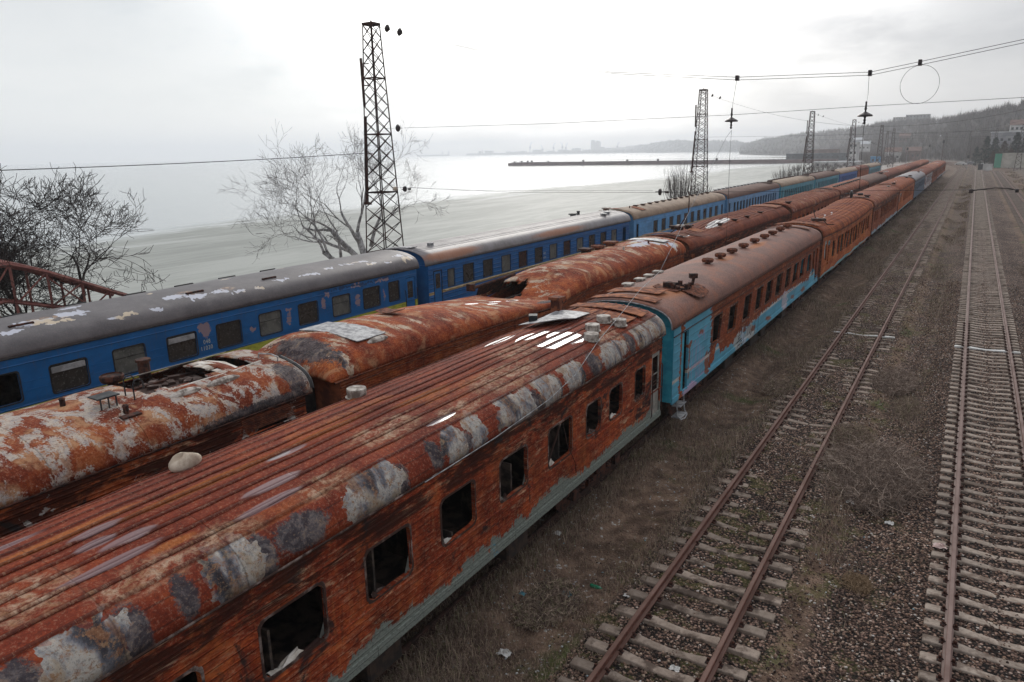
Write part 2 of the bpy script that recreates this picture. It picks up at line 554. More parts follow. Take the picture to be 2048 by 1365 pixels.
def side_mat(name, seed=0.0, stops=RUST, lo=0.30, hi=0.74, paint=None, cover=0.0, paintblobs=(), rustblobs=(), skirt=None,
             skirt_h=1.5, stripe=None, ribs=0.125, tanamt=0.5, char=0.0, extra=(), vertical=False, rough=0.8, ribd=0.007, dirt=0.3):
    """uv = (metres along the coach, height above rail).  paint over rust; skirt: colour below a ragged line"""
    m, N = mat(name)
    uv = N.uv()
    p = N.vm('ADD', uv, (seed * 3.1, seed * 5.3, seed))
    n1 = N.noise(p, 1.1, 8, 0.62, 0.5, st=(0.8, 1.2, 1))
    n2 = N.noise(p, 5.0, 8, 0.68, 0.3, st=(0.7, 1.6, 1))
    n3 = N.noise(p, 20.0, 6, 0.75, st=(0.7, 1.3, 1))
    f = N.m('MULTIPLY_ADD', n1, 0.42, N.m('MULTIPLY_ADD', n2, 0.30, N.m('MULTIPLY', n3, 0.28)))
    f = N.step(f, lo, hi)
    f.node.interpolation_type = 'LINEAR'
    col = N.ramp(f, stops)
    su = N.sep(uv)
    z = su[1]
    runs = N.noise(p, 1.0, 7, 0.72, 0.15, st=(5.0, 0.55, 1), off=(4, 7, 0))
    col = N.mix(N.m('MULTIPLY', N.step(runs, .54, .64), .55), col, N.mix(N.step(n3, .4, .6), (0.040, 0.014, 0.010), (0.10, 0.030, 0.015)))
    col = N.mix(N.m('MULTIPLY', N.step(runs, .36, .44, 1.0, 0.0), .4), col, (0.36, 0.13, 0.045))
    pit = N.noise(p, 16.0, 7, 0.82, 0.2, st=(.7, 1.3, 1))
    col = N.mix(N.m('MULTIPLY', N.step(pit, .54, .575), .45), col, (0.035, 0.014, 0.010))
    col = N.mix(N.m('MULTIPLY', N.step(pit, .415, .45, 1.0, 0.0), .4), col, (0.42, 0.26, 0.16))
    # dark and pale scuffs in horizontal streaks above the windows
    if tanamt:
        up = N.step(z, 2.92, 3.0)
        sc1 = N.noise(p, 3.0, 10, 0.80, 0.4, st=(0.6, 2.2, 1), off=(5, 2, 0))
        mk = N.m('MULTIPLY', N.step(sc1, 0.52, 0.60), N.step(N.noise(p, 0.9, 6, 0.7, 0.5, st=(0.7, 1.3, 1)), 0.42, 0.60))
        col = N.mix(N.m('MULTIPLY', mk, tanamt), col, (0.46, 0.29, 0.18))
        or_ = N.step(N.noise(p, 0.7, 5, 0.6, 0.5, st=(1.6, 0.5, 1), off=(1, 9, 0)), 0.48, 0.62)
        col = N.mix(N.m('MULTIPLY', or_, 0.5), col, N.mix(N.step(n2, .4, .6), (0.16, 0.034, 0.012), (0.32, 0.095, 0.028)))
        dk = N.step(N.noise(p, 1.6, 9, 0.75, 0.4, st=(0.6, 2.6, 1), off=(3, 1, 0)), 0.42, 0.52)
        col = N.mix(N.m('MULTIPLY', N.m('MULTIPLY', dk, up), 0.88 if tanamt > .5 else .3), col, (0.030, 0.011, 0.008))
        ln = N.m('MULTIPLY', N.step(N.noise(p, 2.0, 8, .75, .2, st=(.35, 9.0, 1), off=(2, 2, 0)), .56, .62), N.step(N.noise(p, 1.1, 3, .5), .45, .6))
        col = N.mix(N.m('MULTIPLY', N.m('MULTIPLY', ln, up), .8), col, (.42, .27, .18))
    if char:
        dk = N.step(N.noise(p, 1.3, 8, 0.65, 0.6, off=(7, 1, 0)), 0.62 - char * 0.2, 0.70 - char * 0.2)
        col = N.mix(N.m('MULTIPLY', dk, 0.9), col, (0.020, 0.018, 0.018))
    hgt = N.m('MULTIPLY_ADD', n2, 0.25, N.m('MULTIPLY', n3, 0.2))
    rgh = rough
    pm = None
    if paint:
        if cover > 0:
            pm = N.step(N.noise(p, 1.5, 9, 0.68, 0.4, off=(11, 3, 0)), 0.78 - cover * 0.56, 0.80 - cover * 0.56)
        if paintblobs:
            k = N.blobmask(uv, paintblobs, n2, 0.9, 0.04)
            pm = k if pm is None else N.m('MAXIMUM', pm, k)
        if rustblobs:
            k = N.inv(N.blobmask(uv, rustblobs, n2, 1.1, 0.04))
            pm = N.m('MULTIPLY', pm, k) if pm is not None else k
        if pm is None: pm = N.m('ADD', 1.0, 0.0)
        pc = N.mix(N.step(n1, 0.35, 0.65), paint, tuple(c * 0.72 for c in paint))
        pc = N.mix(N.m('MULTIPLY', N.step(N.noise(p, 3, 8, 0.7, st=(3, 0.5, 1)), 0.5, 0.75), dirt), pc, (0.10, 0.07, 0.05))
        col = N.mix(pm, col, pc)
        rgh = N.step(pm, 0, 1, rough, 0.45)
    if skirt:
        zr = N.m('MULTIPLY', N.m('FLOOR', N.m('DIVIDE', z, .0625)), 1.7)
        line = N.m('MULTIPLY_ADD', N.m('SUBTRACT', N.noise(N.comb(su[0], seed, 0), 0.7, 8, 0.75), 0.5), 1.5, skirt_h)
        line = N.m('MULTIPLY_ADD', N.m('SUBTRACT', N.noise(N.comb(su[0], zr, 0), 2.6, 6, 0.8), 0.5), 0.65, line)
        line = N.m('MULTIPLY_ADD', N.m('SUBTRACT', n3, 0.5), 0.25, line)
        mk = N.step(N.m('SUBTRACT', z, line), -0.02, 0.02, 1.0, 0.0)
        sc = N.mix(N.step(n3, 0.50, 0.58), skirt, tuple(c * 0.62 for c in skirt))
        sc = N.mix(N.m('MULTIPLY', N.step(n1, 0.60, 0.64), N.step(n3, 0.48, 0.55)), sc, (0.08, 0.22, 0.30))
        col = N.mix(mk, col, sc)
    for cc, bl in extra:
        k = N.flake(uv, bl, 14.0, 1.6, .9)
        col = N.mix(N.m('MULTIPLY', k, 0.95), col, cc)
    if stripe:
        z0, z1, cs = stripe
        k = N.m('MULTIPLY', N.step(z, z0 - 0.006, z0 + 0.006), N.step(z, z1 - 0.006, z1 + 0.006, 1.0, 0.0))
        k = N.m('MULTIPLY', k, N.step(n3, 0.30, 0.40))
        if pm is not None: k = N.m('MULTIPLY', k, pm)
        col = N.mix(k, col, N.mix(N.step(n2, 0.45, 0.65), cs, tuple(c * 0.6 for c in cs)))
    if ribs:
        r = N.m('ABSOLUTE', N.m('SUBTRACT', N.m('FRACT', N.m('DIVIDE', z, ribs)), 0.5))
        rl = N.step(r, 0.0, 0.16, 1.0, 0.0)
        hgt = N.m('MULTIPLY_ADD', rl, 1.4, hgt)
        col = N.mix(N.m('MULTIPLY', rl, 0.07), col, (0.03, 0.015, 0.012))
    N.finish(col, rgh, N.bump(hgt, ribd), spec=N.step(rgh, .5, .78, .3, .10) if pm is not None else .10)
    return m


def plain(name, col, col2=None, scale=6.0, rough=0.8, bump=0.004, spec=0.3, metal=0.0, lo=0.4, hi=0.62, use='ob'):
    m, N = mat(name)
    v = N.ob() if use == 'ob' else N.geo()
    n = N.noise(v, scale, 7, 0.65, 0.3)
    c = N.mix(N.step(n, lo, hi), col, col2) if col2 else col
    N.finish(c, rough, N.bump(n, bump) if bump else None, spec=spec, metal=metal)
    return m


M_char = plain('charred_interior', (0.020, 0.016, 0.014), (0.095, 0.068, 0.055), 3.0, 0.95, 0.02)
M_dark = plain('dark_underframe', (0.022, 0.018, 0.016), (0.050, 0.032, 0.024), 5.0, 0.9)
M_rubber = plain('black_rubber', (0.012, 0.012, 0.013), (0.03, 0.028, 0.027), 9.0, 0.6)
M_rustplain = plain('rust_steel', (0.060, 0.020, 0.013), (0.21, 0.070, 0.034), 7.0, 0.9, 0.008)
M_rustorange = plain('orange_rust_steel', (0.12, 0.036, 0.018), (0.34, 0.12, 0.05), 4.0, 0.9, 0.008)
M_rustdark = plain('dark_rust_steel', (0.018, 0.010, 0.009), (0.085, 0.030, 0.018), 8.0, 0.9, 0.008)
M_zinc = plain('weathered_zinc', (0.17, 0.17, 0.18), (0.42, 0.42, 0.42), 6.0, 0.55, 0.006)
M_puck = plain('pale_vent_paint', (0.16, 0.13, 0.11), (0.50, 0.46, 0.41), 5.0, 0.75, 0.008)
M_white = plain('peeling_white', (0.42, 0.36, 0.30), (0.66, 0.62, 0.57), 3.0, 0.8, 0.01)
M_frame = plain('charred_frame', (0.040, 0.020, 0.015), (0.22, 0.17, 0.15), 3.5, 0.85, 0.004, lo=0.48, hi=0.66)
M_wire = plain('black_wire', (0.016, 0.016, 0.018), None, 5, 0.6, 0)
M_insul = plain('dark_insulator', (0.014, 0.012, 0.014), (0.05, 0.035, 0.035), 9, 0.35, 0)
M_tower = plain('rusty_lattice', (0.016, 0.011, 0.011), (0.060, 0.022, 0.017), 1.2, 0.9, 0)
M_cloth = plain('pale_sack', (0.38, 0.30, 0.23), (0.52, 0.44, 0.35), 6.0, 0.9, 0.01)
M_blackp = plain('black_paint', (0.012, 0.013, 0.016), (0.05, 0.05, 0.05), 6, 0.6, 0.003)


def glass_mat(name, col, rough=0.15):
    m, N = mat(name)
    v = N.ob()
    n = N.noise(v, 1.6, 6, 0.6, 0.6)
    g = N.noise(v, 12, 5, 0.7)
    c = N.mix(N.step(n, 0.35, 0.7), col, tuple(x * 0.45 for x in col))
    c = N.mix(N.m('MULTIPLY', N.step(g, 0.55, 0.65), 0.4), c, (0.25, 0.26, 0.24))
    N.finish(c, N.step(n, 0.3, 0.7, rough, rough + 0.3), spec=0.5)
    return m


M_glassd = glass_mat('dusty_dark_glass', (0.040, 0.036, 0.030), 0.22)
M_glassp = glass_mat('pale_grimy_glass', (0.13, 0.135, 0.12), 0.35)
M_glassb = glass_mat('black_glass', (0.012, 0.014, 0.016), 0.15)
M_blind = plain('grey_blind', (0.20, 0.20, 0.20), (0.34, 0.34, 0.34), 3, 0.7, 0)
# ---- roofs of the individual coaches
PU = tint(RUST, (1, 1, 1))
SH = 5.05   # T1 first coach: local y = world y + 5.05
R_a1 = roof_mat('roof_red_ribbed', 1.0, tint(RUST, (0.92, 0.74, 0.82)), lo=0.16, hi=0.90, ridge=0.24, rough=.78, bump=0.006,
    pale=[(2.89 + SH, 0.25, .55, 0.43), (4.63 + SH, 0.26, .42, 0.43), (4.31 + SH, 0.42, .16, 0.18), (6.96 + SH, 0.23, .62, 0.43), (8.93 + SH, 0.28, .34, 0.38), (9.58 + SH, 0.28, .30, 0.38), (10.94 + SH, 0.28, .75, 0.43), (12.12 + SH, 0.25, .55, 0.53), (13.34 + SH, 0.28, .45, 0.53), (15.36 + SH, 0.33, .75, 0.50), (17.37 + SH, 0.30, .8, 0.45), (18.50 + SH, 0.61, .5, 1.00), (18.5 + SH, 2.46, .35, 1.25)],
    dark=[(3.35 + SH, 0.18, .16, .36), (2.30 + SH, 0.29, .2, .3), (5.03 + SH, 0.25, .15, .34), (5.63 + SH, 0.29, .42, .24), (3.96 + SH, 0.29, .14, .26), (7.46 + SH, 0.20, .24, .30), (8.42 + SH, 0.29, .16, .26), (9.21 + SH, 0.20, .22, .2), (11.61 + SH, 0.16, .2, .3), (12.57 + SH, 0.25, .12, .32), (14.33 + SH, 0.29, .3, .3), (16.43 + SH, 0.29, .2, .3)],
    tan=[(2.75 + SH, 1.26, .55, .36), (3.74 + SH, 0.74, .6, .22), (4.75 + SH, 0.72, .5, .22), (8.14 + SH, 1.16, .8, .3), (11.68 + SH, 1.05, 1.2, .4), (13.11 + SH, 1.72, .8, .4), (9.73 + SH, 0.83, .7, .2), (6.37 + SH, 0.72, .5, .2), (15.77 + SH, 0.72, .7, .25)],
    orange=[(3.60 + SH, 2.12, 1.0, .10), (5.33 + SH, 1.85, 1.3, .09), (7.58 + SH, 1.85, .9, .08), (4.26 + SH, 0.99, .3, .06), (9.61 + SH, 1.60, .8, .09)],
    damp_sheen=[(3.87 + SH, 1.89, .34, .10), (3.68 + SH, 1.60, .24, .09), (3.98 + SH, 1.41, .36, .08), (3.61 + SH, 1.14, .62, .07), (5.85 + SH, 1.16, .50, .085), (5.58 + SH, 0.87, .52, .075), (2.79 + SH, 2.52, .8, .06), (6.61 + SH, 1.74, .42, .085)],
    puddle=[(6.75 + SH, 1.75, .22, .05), (9.5 + SH, .80, .40, .06), (15.15 + SH, 1.36, .80, .44), (15.2 + SH, 2.02, .55, .2), (14.8 + SH, 2.6, .6, .14)])
R_a2 = roof_mat('roof_purple_brown', 2.0, [(0, (.045, .024, .022)), (.3, (.135, .075, .066)), (.55, (.20, .105, .085)), (.75, (.27, .112, .072)), (1, (.38, .20, .14))], lo=0.27, hi=0.70, bump=0.012, rough=0.72,
    orange=[(2.0, 1.4, 1.2, .6), (9.5, 1.6, .7, .25), (14.2, 1.5, 1.4, .2)], blotch=0.0, seam=1.9)
R_b1 = roof_mat('roof_pale_burnt', 3.0, tint(RUST, (0.80, 0.70, 0.75)), lo=0.18, hi=0.80, palenoise=(0.50, 1.7, (1.5, 0.9, 1)), palecol=((0.33, 0.32, 0.32), (0.50, 0.43, 0.35)),
    dark=[(23.4, .5, .25, .5), (22.4, .05, 1.3, .14)], blotch=0.6, seam=1.6)
R_b2 = roof_mat('roof_orange', 4.0, tint(RUST, (1.05, .92, .92)), lo=0.26, hi=0.72, blotch=0.5, pv0=.75, streak=(1.4, 0.7, 1), palenoise=(0.55, 1.5, (1.6, 0.7, 1)), palecol=((0.40, 0.30, 0.21), (0.56, 0.46, 0.36)),
    pale=[(0.35, .55, .16, .5)], dark=[(0.25, 1.6, .35, 1.1), (10, .5, .6, .2)],
    snow=[(20.8, 1.5, 1.3, .35), (22.3, 1.1, .8, .35), (21.6, 2.0, 1.2, .3), (22.6, .6, .4, .3)], puddle=[(7.2, 1.7, .35, .12), (8.4, 1.6, .35, .1), (9.3, 1.5, .4, .1), (7.8, 1.3, .3, .08)], seam=1.25)
R_c1 = roof_mat('roof_grey_peeling', 5.0, [(0, (.060, .055, .058)), (.4, (.105, .096, .100)), (.7, (.150, .138, .140)), (1, (.20, .17, .155))], lo=0.25, hi=0.75, bump=0.003, rough=0.5, seam=0, pits=.12,
    palecol=((0.44, 0.46, 0.52), (0.56, 0.58, 0.62)),
    snow=[(7.98, 1.16, .55, .22), (9.00, 1.28, .45, .28), (8.47, 0.91, .5, .12), (7.25, 0.84, .35, .14), (9.94, 0.53, .30, .10), (10.34, 0.59, .2, .1), (11.24, 0.53, .35, .10), (11.9, 1.8, .3, .12), (9.4, 1.9, .5, .14), (12.12, 1.10, .45, .16), (12.78, 0.80, .4, .18), (13.60, 0.84, .25, .12), (14.36, 0.59, .25, .10), (15.16, 0.59, .3, .09), (13.89, 0.80, .16, .1), (16.30, 0.80, .5, .08), (17.71, 0.77, .5, .09), (18.96, 0.97, .3, .1), (20.29, 1.03, .8, .07), (21.11, 0.68, .35, .12), (22.08, 0.53, .2, .08), (23.09, 0.91, .35, .14), (23.28, 0.53, .3, .16), (6.03, 0.65, .5, .2), (4.65, 1.28, .6, .2), (3.01, 0.53, .5, .2), (14.85, 2.05, .2, .08), (17.48, 2.26, .3, .06)],
    tan=[(8.29, 1.22, .5, .2), (12.73, 1.16, .4, .25), (14.11, 0.91, .3, .15)])
R_c2 = roof_mat('roof_silver_grey', 6.0, [(0, (.10, .088, .086)), (.4, (.19, .175, .175)), (.7, (.26, .245, .25)), (1, (.30, .25, .22))], lo=0.25, hi=0.75, bump=0.004, rough=0.42, pits=.1, orange=[(2.0, .35, 2.2, .25), (13.0, .3, 3.0, .2)], ridge=None, seam=1.9)
R_tan = roof_mat('roof_ochre_grey', 7.0, [(0, (.10, .062, .042)), (.4, (.24, .175, .125)), (.7, (.36, .27, .20)), (1, (.44, .34, .26))], lo=0.25, hi=0.75, rough=0.7, seam=1.9)
R_brown = roof_mat('roof_brown', 8.0, [(0, (.055, .032, .028)), (.4, (.115, .066, .054)), (.7, (.16, .090, .070)), (1, (.23, .16, .13))], lo=0.25, hi=0.75, rough=0.75, seam=1.9)
R_red = roof_mat('roof_red_rust', 9.0, tint(RUST, (.85, .88, 1.1)), lo=0.20, hi=0.80, seam=1.9, streak=(2.2, 0.5, 1), blotch=.35, palenoise=(0.61, 2.0, (1.8, 0.5, 1)), palecol=((0.36, 0.33, 0.33), (0.5, 0.44, 0.4)))
R_redorange = roof_mat('roof_bright_orange_rust', 10.0, tint(RUST, (1.0, 1.02, .95)), lo=0.26, hi=0.74, seam=1.9, streak=(1.8, 0.5, 1), ridge=0.3, puddle=[(5 + .9 * i, 1.5 + .12 * (i % 3), .25, .05) for i in range(9)])
R_darkbrown = roof_mat('roof_dark_brown_rust', 11.0, tint(RUST, (.74, .78, 1.0)), lo=0.20, hi=0.84, seam=1.9, puddle=[(8.5, 1.5, 2.2, .38), (1.3, 1.2, .8, .25)])
R_blueg = roof_mat('roof_blue_grey', 12.0, [(0, (.085, .08, .085)), (.4, (.15, .14, .15)), (.7, (.20, .19, .20)), (1, (.26, .24, .24))], lo=0.25, hi=0.75, rough=0.5, seam=1.9)
# ---- sides
S_a1 = side_mat('side_burnt_rust', 1.0, tint(RUST, (1.2, 0.92, 0.88)), lo=0.32, hi=0.72, skirt=(0.185, 0.205, 0.180), skirt_h=1.44, tanamt=0.85, char=0.25)
S_a2 = side_mat('side_turquoise_rust', 2.0, tint(RUST, (1.1, 1.05, 1.0)), lo=0.28, hi=0.80, paint=(0.10, 0.36, 0.50), paintblobs=[(0.0, 2.2, .62, 3), (2.2, 2.2, 1.42, 2.6), (14.5, .95, 9.8, .85), (5.6, .9, 2.4, .6), (4.6, 1.5, .35, .4), (21.8, 1.2, 1.0, .8)],
    stripe=(1.70, 1.80, (0.50, 0.46, 0.42)), ribs=0.25, extra=[((0.36, 0.37, 0.36), [(7.2, 1.35, .55, .4), (9.0, 1.35, .7, .42)]), ((0.38, 0.44, 0.50), [(8.0, 1.3, .3, .4)]), ((0.46, 0.42, 0.48), [(15.2, 1.5, .55, .5)]), ((0.40, 0.30, 0.42), [(1.6, 1.12, .8, .14)]), ((0.20, 0.06, 0.028), [(1.5, 2.6, .2, .1), (2.6, 2.75, .25, .1), (3.3, 1.5, .25, .5), (1.45, 2.0, .08, .5), (9.5, 1.4, .4, .12), (12, 1.3, .5, .1), (17, 1.35, .4, .12), (19.5, 1.3, .6, .14)])], dirt=0.15)
S_a3 = side_mat('side_orange_rust_teal', 3.0, tint(RUST, (1.35, 1.35, 1.2)), lo=0.24, hi=0.70, paint=(0.14, 0.30, 0.33), paintblobs=[(1.0, 2.6, .35, .55), (2.2, 2.9, .35, .2), (10, 1.14, 12, .10)], tanamt=0.5)
S_rust = side_mat('side_red_rust', 4.0, tint(RUST, (1.0, 0.95, 0.95)), lo=0.28, hi=0.78, tanamt=0.55, char=0.1)
S_rust2 = side_mat('side_rust_blue_sill', 5.0, tint(RUST, (1.05, 1.05, 1.0)), lo=0.28, hi=0.76, skirt=(0.26, 0.32, 0.36), skirt_h=1.3, tanamt=0.6)
S_b1 = side_mat('side_burnt_black', 6.0, tint(RUST, (1.1, .95, .95)), lo=0.20, hi=0.80, tanamt=0.95, char=0.25, paint=(.40, .38, .35), cover=.34)
S_b2 = side_mat('side_dull_orange_rust', 7.0, tint(RUST, (1.15, 1.05, 1.0)), lo=0.22, hi=0.72, tanamt=0.3, char=0.0)
S_c1 = side_mat('side_blue_yellow_band', 8.0, paint=(0.007, 0.115, 0.33), ribs=0.0, stripe=(1.62, 2.02, (0.42, 0.44, 0.06)), tanamt=0, dirt=0.38, ribd=0.004,
    rustblobs=[(50, 50, 1, 1)], extra=[((0.27, 0.20, 0.22), [(12.66, 2.92, .22, .26), (14.5, 2.56, .14, .12), (16.15, 2.92, .20, .13), (16.15, 2.60, .12, .24), (17.9, 2.88, .10, .28), (18.1, 3.15, .12, .10), (19.72, 3.28, .38, .12), (19.75, 2.80, .14, .16), (19.78, 2.55, .14, .2), (21.3, 3.25, .5, .10), (21.4, 2.65, .08, .28)]), ((0.012, 0.05, 0.13), [(20, 3.3, 2.5, .05)])])
S_c2 = side_mat('side_blue_ribbed', 9.0, paint=(0.007, 0.12, 0.36), ribs=0.22, stripe=(1.98, 2.12, (0.46, 0.35, 0.17)), tanamt=0, dirt=0.35, rustblobs=[(50, 50, 1, 1)], ribd=0.02)
S_c3 = side_mat('side_light_blue', 10.0, paint=(0.12, 0.36, 0.68), ribs=0.22, stripe=(1.98, 2.12, (0.52, 0.44, 0.30)), tanamt=0, dirt=0.2, rustblobs=[(50, 50, 1, 1)])
S_c4 = side_mat('side_pale_blue', 11.0, paint=(0.17, 0.38, 0.66), ribs=0.3, tanamt=0, dirt=0.35, rustblobs=[(50, 50, 1, 1)], skirt=(0.30, 0.34, 0.38), skirt_h=1.9)
S_c5 = side_mat('side_teal', 12.0, paint=(0.07, 0.34, 0.46), ribs=0.3, tanamt=0, dirt=0.3, rustblobs=[(50, 50, 1, 1)])
S_c6 = side_mat('side_deep_blue', 13.0, paint=(0.03, 0.15, 0.50), ribs=0.3, tanamt=0, dirt=0.3, rustblobs=[(50, 50, 1, 1)])
S_peel = side_mat('side_white_peeling', 14.0, paint=(0.42, 0.46, 0.50), cover=0.55, tanamt=0.3)
S_navy = side_mat('side_navy', 15.0, paint=(0.015, 0.06, 0.12), ribs=0.3, tanamt=0.2, dirt=0.3, rustblobs=[(50, 50, 1, 1)])
M_turq = plain('turquoise_paint', (0.025, 0.24, 0.35), (0.045, 0.33, 0.44), 3.0, 0.5, 0.006)
M_blue = plain('blue_paint', (0.006, 0.10, 0.29), (0.010, 0.13, 0.36), 2.0, 0.5, 0.004)
M_lblue = plain('light_blue_paint', (0.07, 0.23, 0.45), (0.10, 0.28, 0.5), 2.0, 0.5, 0.004)
M_endred = plain('end_wall_red', (0.055, 0.012, 0.010), (0.17, 0.030, 0.020), 1.5, 0.85, 0.012)
M_endorange = plain('end_wall_orange', (0.10, 0.028, 0.014), (0.34, 0.10, 0.04), 1.6, 0.85, 0.012)
M_palegreen = plain('pale_green_door', (0.19, 0.18, 0.16), (0.28, 0.26, 0.23), 4.0, 0.7, 0.006)
M_yellow = plain('white_paint_marks', (0.42, 0.44, 0.40), (0.5, 0.52, 0.45), 20, 0.7, 0)
M_pink = plain('pink_spray_paint', (0.42, 0.24, 0.44), (0.5, 0.30, 0.42), 6, 0.7, 0)
M_wtag = plain('white_spray_paint', (0.55, 0.53, 0.58), (0.62, 0.6, 0.62), 6, 0.7, 0)
# ------------------------------------------------------------------ railway coach
HALF = 1.56
PROF0 = [(1.56, 3.42), (1.555, 3.52), (1.535, 3.64), (1.49, 3.76), (1.41, 3.87), (1.29, 3.96), (1.12, 4.045), (0.90, 4.115), (0.62, 4.18), (0.32, 4.215), (0, 4.23)]
PROF0 = [(x, 3.42 + (z - 3.42) * 0.86) for x, z in PROF0]
CROWN = 4.12


def profile(n=40, rib=None):
    """list of (x, z, s) from the right gutter over the crown to the left gutter"""
    pts = PROF0 + [(-x, z) for x, z in PROF0[-2::-1]]
    pts = np.array(pts)
    ds = np.r_[0, np.cumsum(np.hypot(*np.diff(pts, axis=0).T))]
    L = ds[-1]
    ss = list(np.linspace(0, L, n))
    if rib:
        r0, pitch, h = rib
        k = r0
        while k < L - r0 + 0.01:
            ss += [k - 0.030, k - 0.016, k - 0.006, k + 0.006, k + 0.016, k + 0.030]
            k += pitch
        ss = sorted(set(np.round(ss, 4)))
    out = []
    for q in ss:
        x = np.interp(q, ds, pts[:, 0]); z = np.interp(q, ds, pts[:, 1])
        if rib:
            d = abs(((q - r0 + pitch / 2) % pitch) - pitch / 2)
            if r0 - .03 < q < L - r0 + .03 and d < 0.008:
                a = max(0.0, 1 - abs(x) / 1.9)
                z += h * (0.4 + 0.6 * a); x += h * 0.4 * (x / 1.56)
        out.append((float(x), float(z), float(q)))
    return out, L


def roofz(x):
    x = abs(x)
    xs = [p[0] for p in PROF0][::-1]; zs = [p[1] for p in PROF0][::-1]
    return float(np.interp(x, xs, zs))


def roof_mesh(L, m, parent, deform=None, near='lip', far='lip', rib=None, n=34, ny=60, wob=0.012, seed=0, hole=None, over=0.2, hipl=1.0):
    prof, LS = profile(n, rib)
    ys = list(np.linspace(-over, L + over, ny))
    if near == 'hip': ys += [-over + hipl * t for t in (0.01, .03, .07, .12, .2, .3, .42, .56, .7, .85, 1)]
    if far == 'hip': ys += [L + over - hipl * t for t in (0.01, .03, .07, .12, .2, .3, .42, .56, .7, .85, 1)]
    ys = sorted(ys)
    V, U, F = [], [], []
    for y in ys:
        k = 1.0
        if near == 'hip' and y < -over + hipl: t = 1 - (y + over) / hipl; k = math.sqrt(max(0.0, 1 - t ** 2.2)) * 0.93 + 0.07
        if far == 'hip' and y > L + over - hipl: t = 1 - (L + over - y) / hipl; k = min(k, math.sqrt(max(0.0, 1 - t ** 2.2)) * 0.93 + 0.07)
        for x, z, s in prof:
            zz = 3.42 + (z - 3.42) * k
            xx = x * (1 - 0.05 * (1 - k))
            w = mnoise.noise(Vector((x * 1.3, y * 0.9, seed * 7.1))) * wob + mnoise.noise(Vector((x * 4, y * 3, seed))) * wob * .4
            zz += w * min(1, (z - 3.42) * 3)
            yy = y
            if deform: xx, yy, zz = deform(xx, y, zz)
            V.append((xx, yy, zz)); U.append((y, s))
    P = len(prof)
    for i in range(len(ys) - 1):
        for j in range(P - 1):
            a = i * P + j
            if hole and hole(0.5 * (ys[i] + ys[i + 1]), 0.5 * (prof[j][0] + prof[j + 1][0])): continue
            F.append((a, a + 1, a + P + 1, a + P))
    # underside lip: thickness at both ends and along the gutter
    o = npmesh('roof', V, F, m, parent, uv=U, smooth=True)
    md = o.modifiers.new('thick', 'SOLIDIFY'); md.thickness = 0.03; md.offset = -1
    return o


def rrect(y0, y1, z0, z1, r, k=3, m_=2):
    """rounded rectangle as 4 sides, each a list from mid-corner to mid-corner"""
    C = [(y0 + r, z0 + r, PI), (y1 - r, z0 + r, 1.5 * PI), (y1 - r, z1 - r, 0), (y0 + r, z1 - r, .5 * PI)]
    sides = []
    for i in range(4):
        a = C[i]; b = C[(i + 1) % 4]
        pts = []
        for t in range(k + 1): th = a[2] + PI / 4 + (PI / 4) * t / k; pts.append((a[0] + r * math.cos(th), a[1] + r * math.sin(th)))
        p = pts[-1]; q = (b[0] + r * math.cos(b[2]), b[1] + r * math.sin(b[2]))
        for t in range(1, m_): pts.append((p[0] + (q[0] - p[0]) * t / m_, p[1] + (q[1] - p[1]) * t / m_))
        for t in range(k + 1): th = b[2] + (PI / 4) * t / k; pts.append((b[0] + r * math.cos(th), b[1] + r * math.sin(th)))
        sides.append(pts)
    return sides


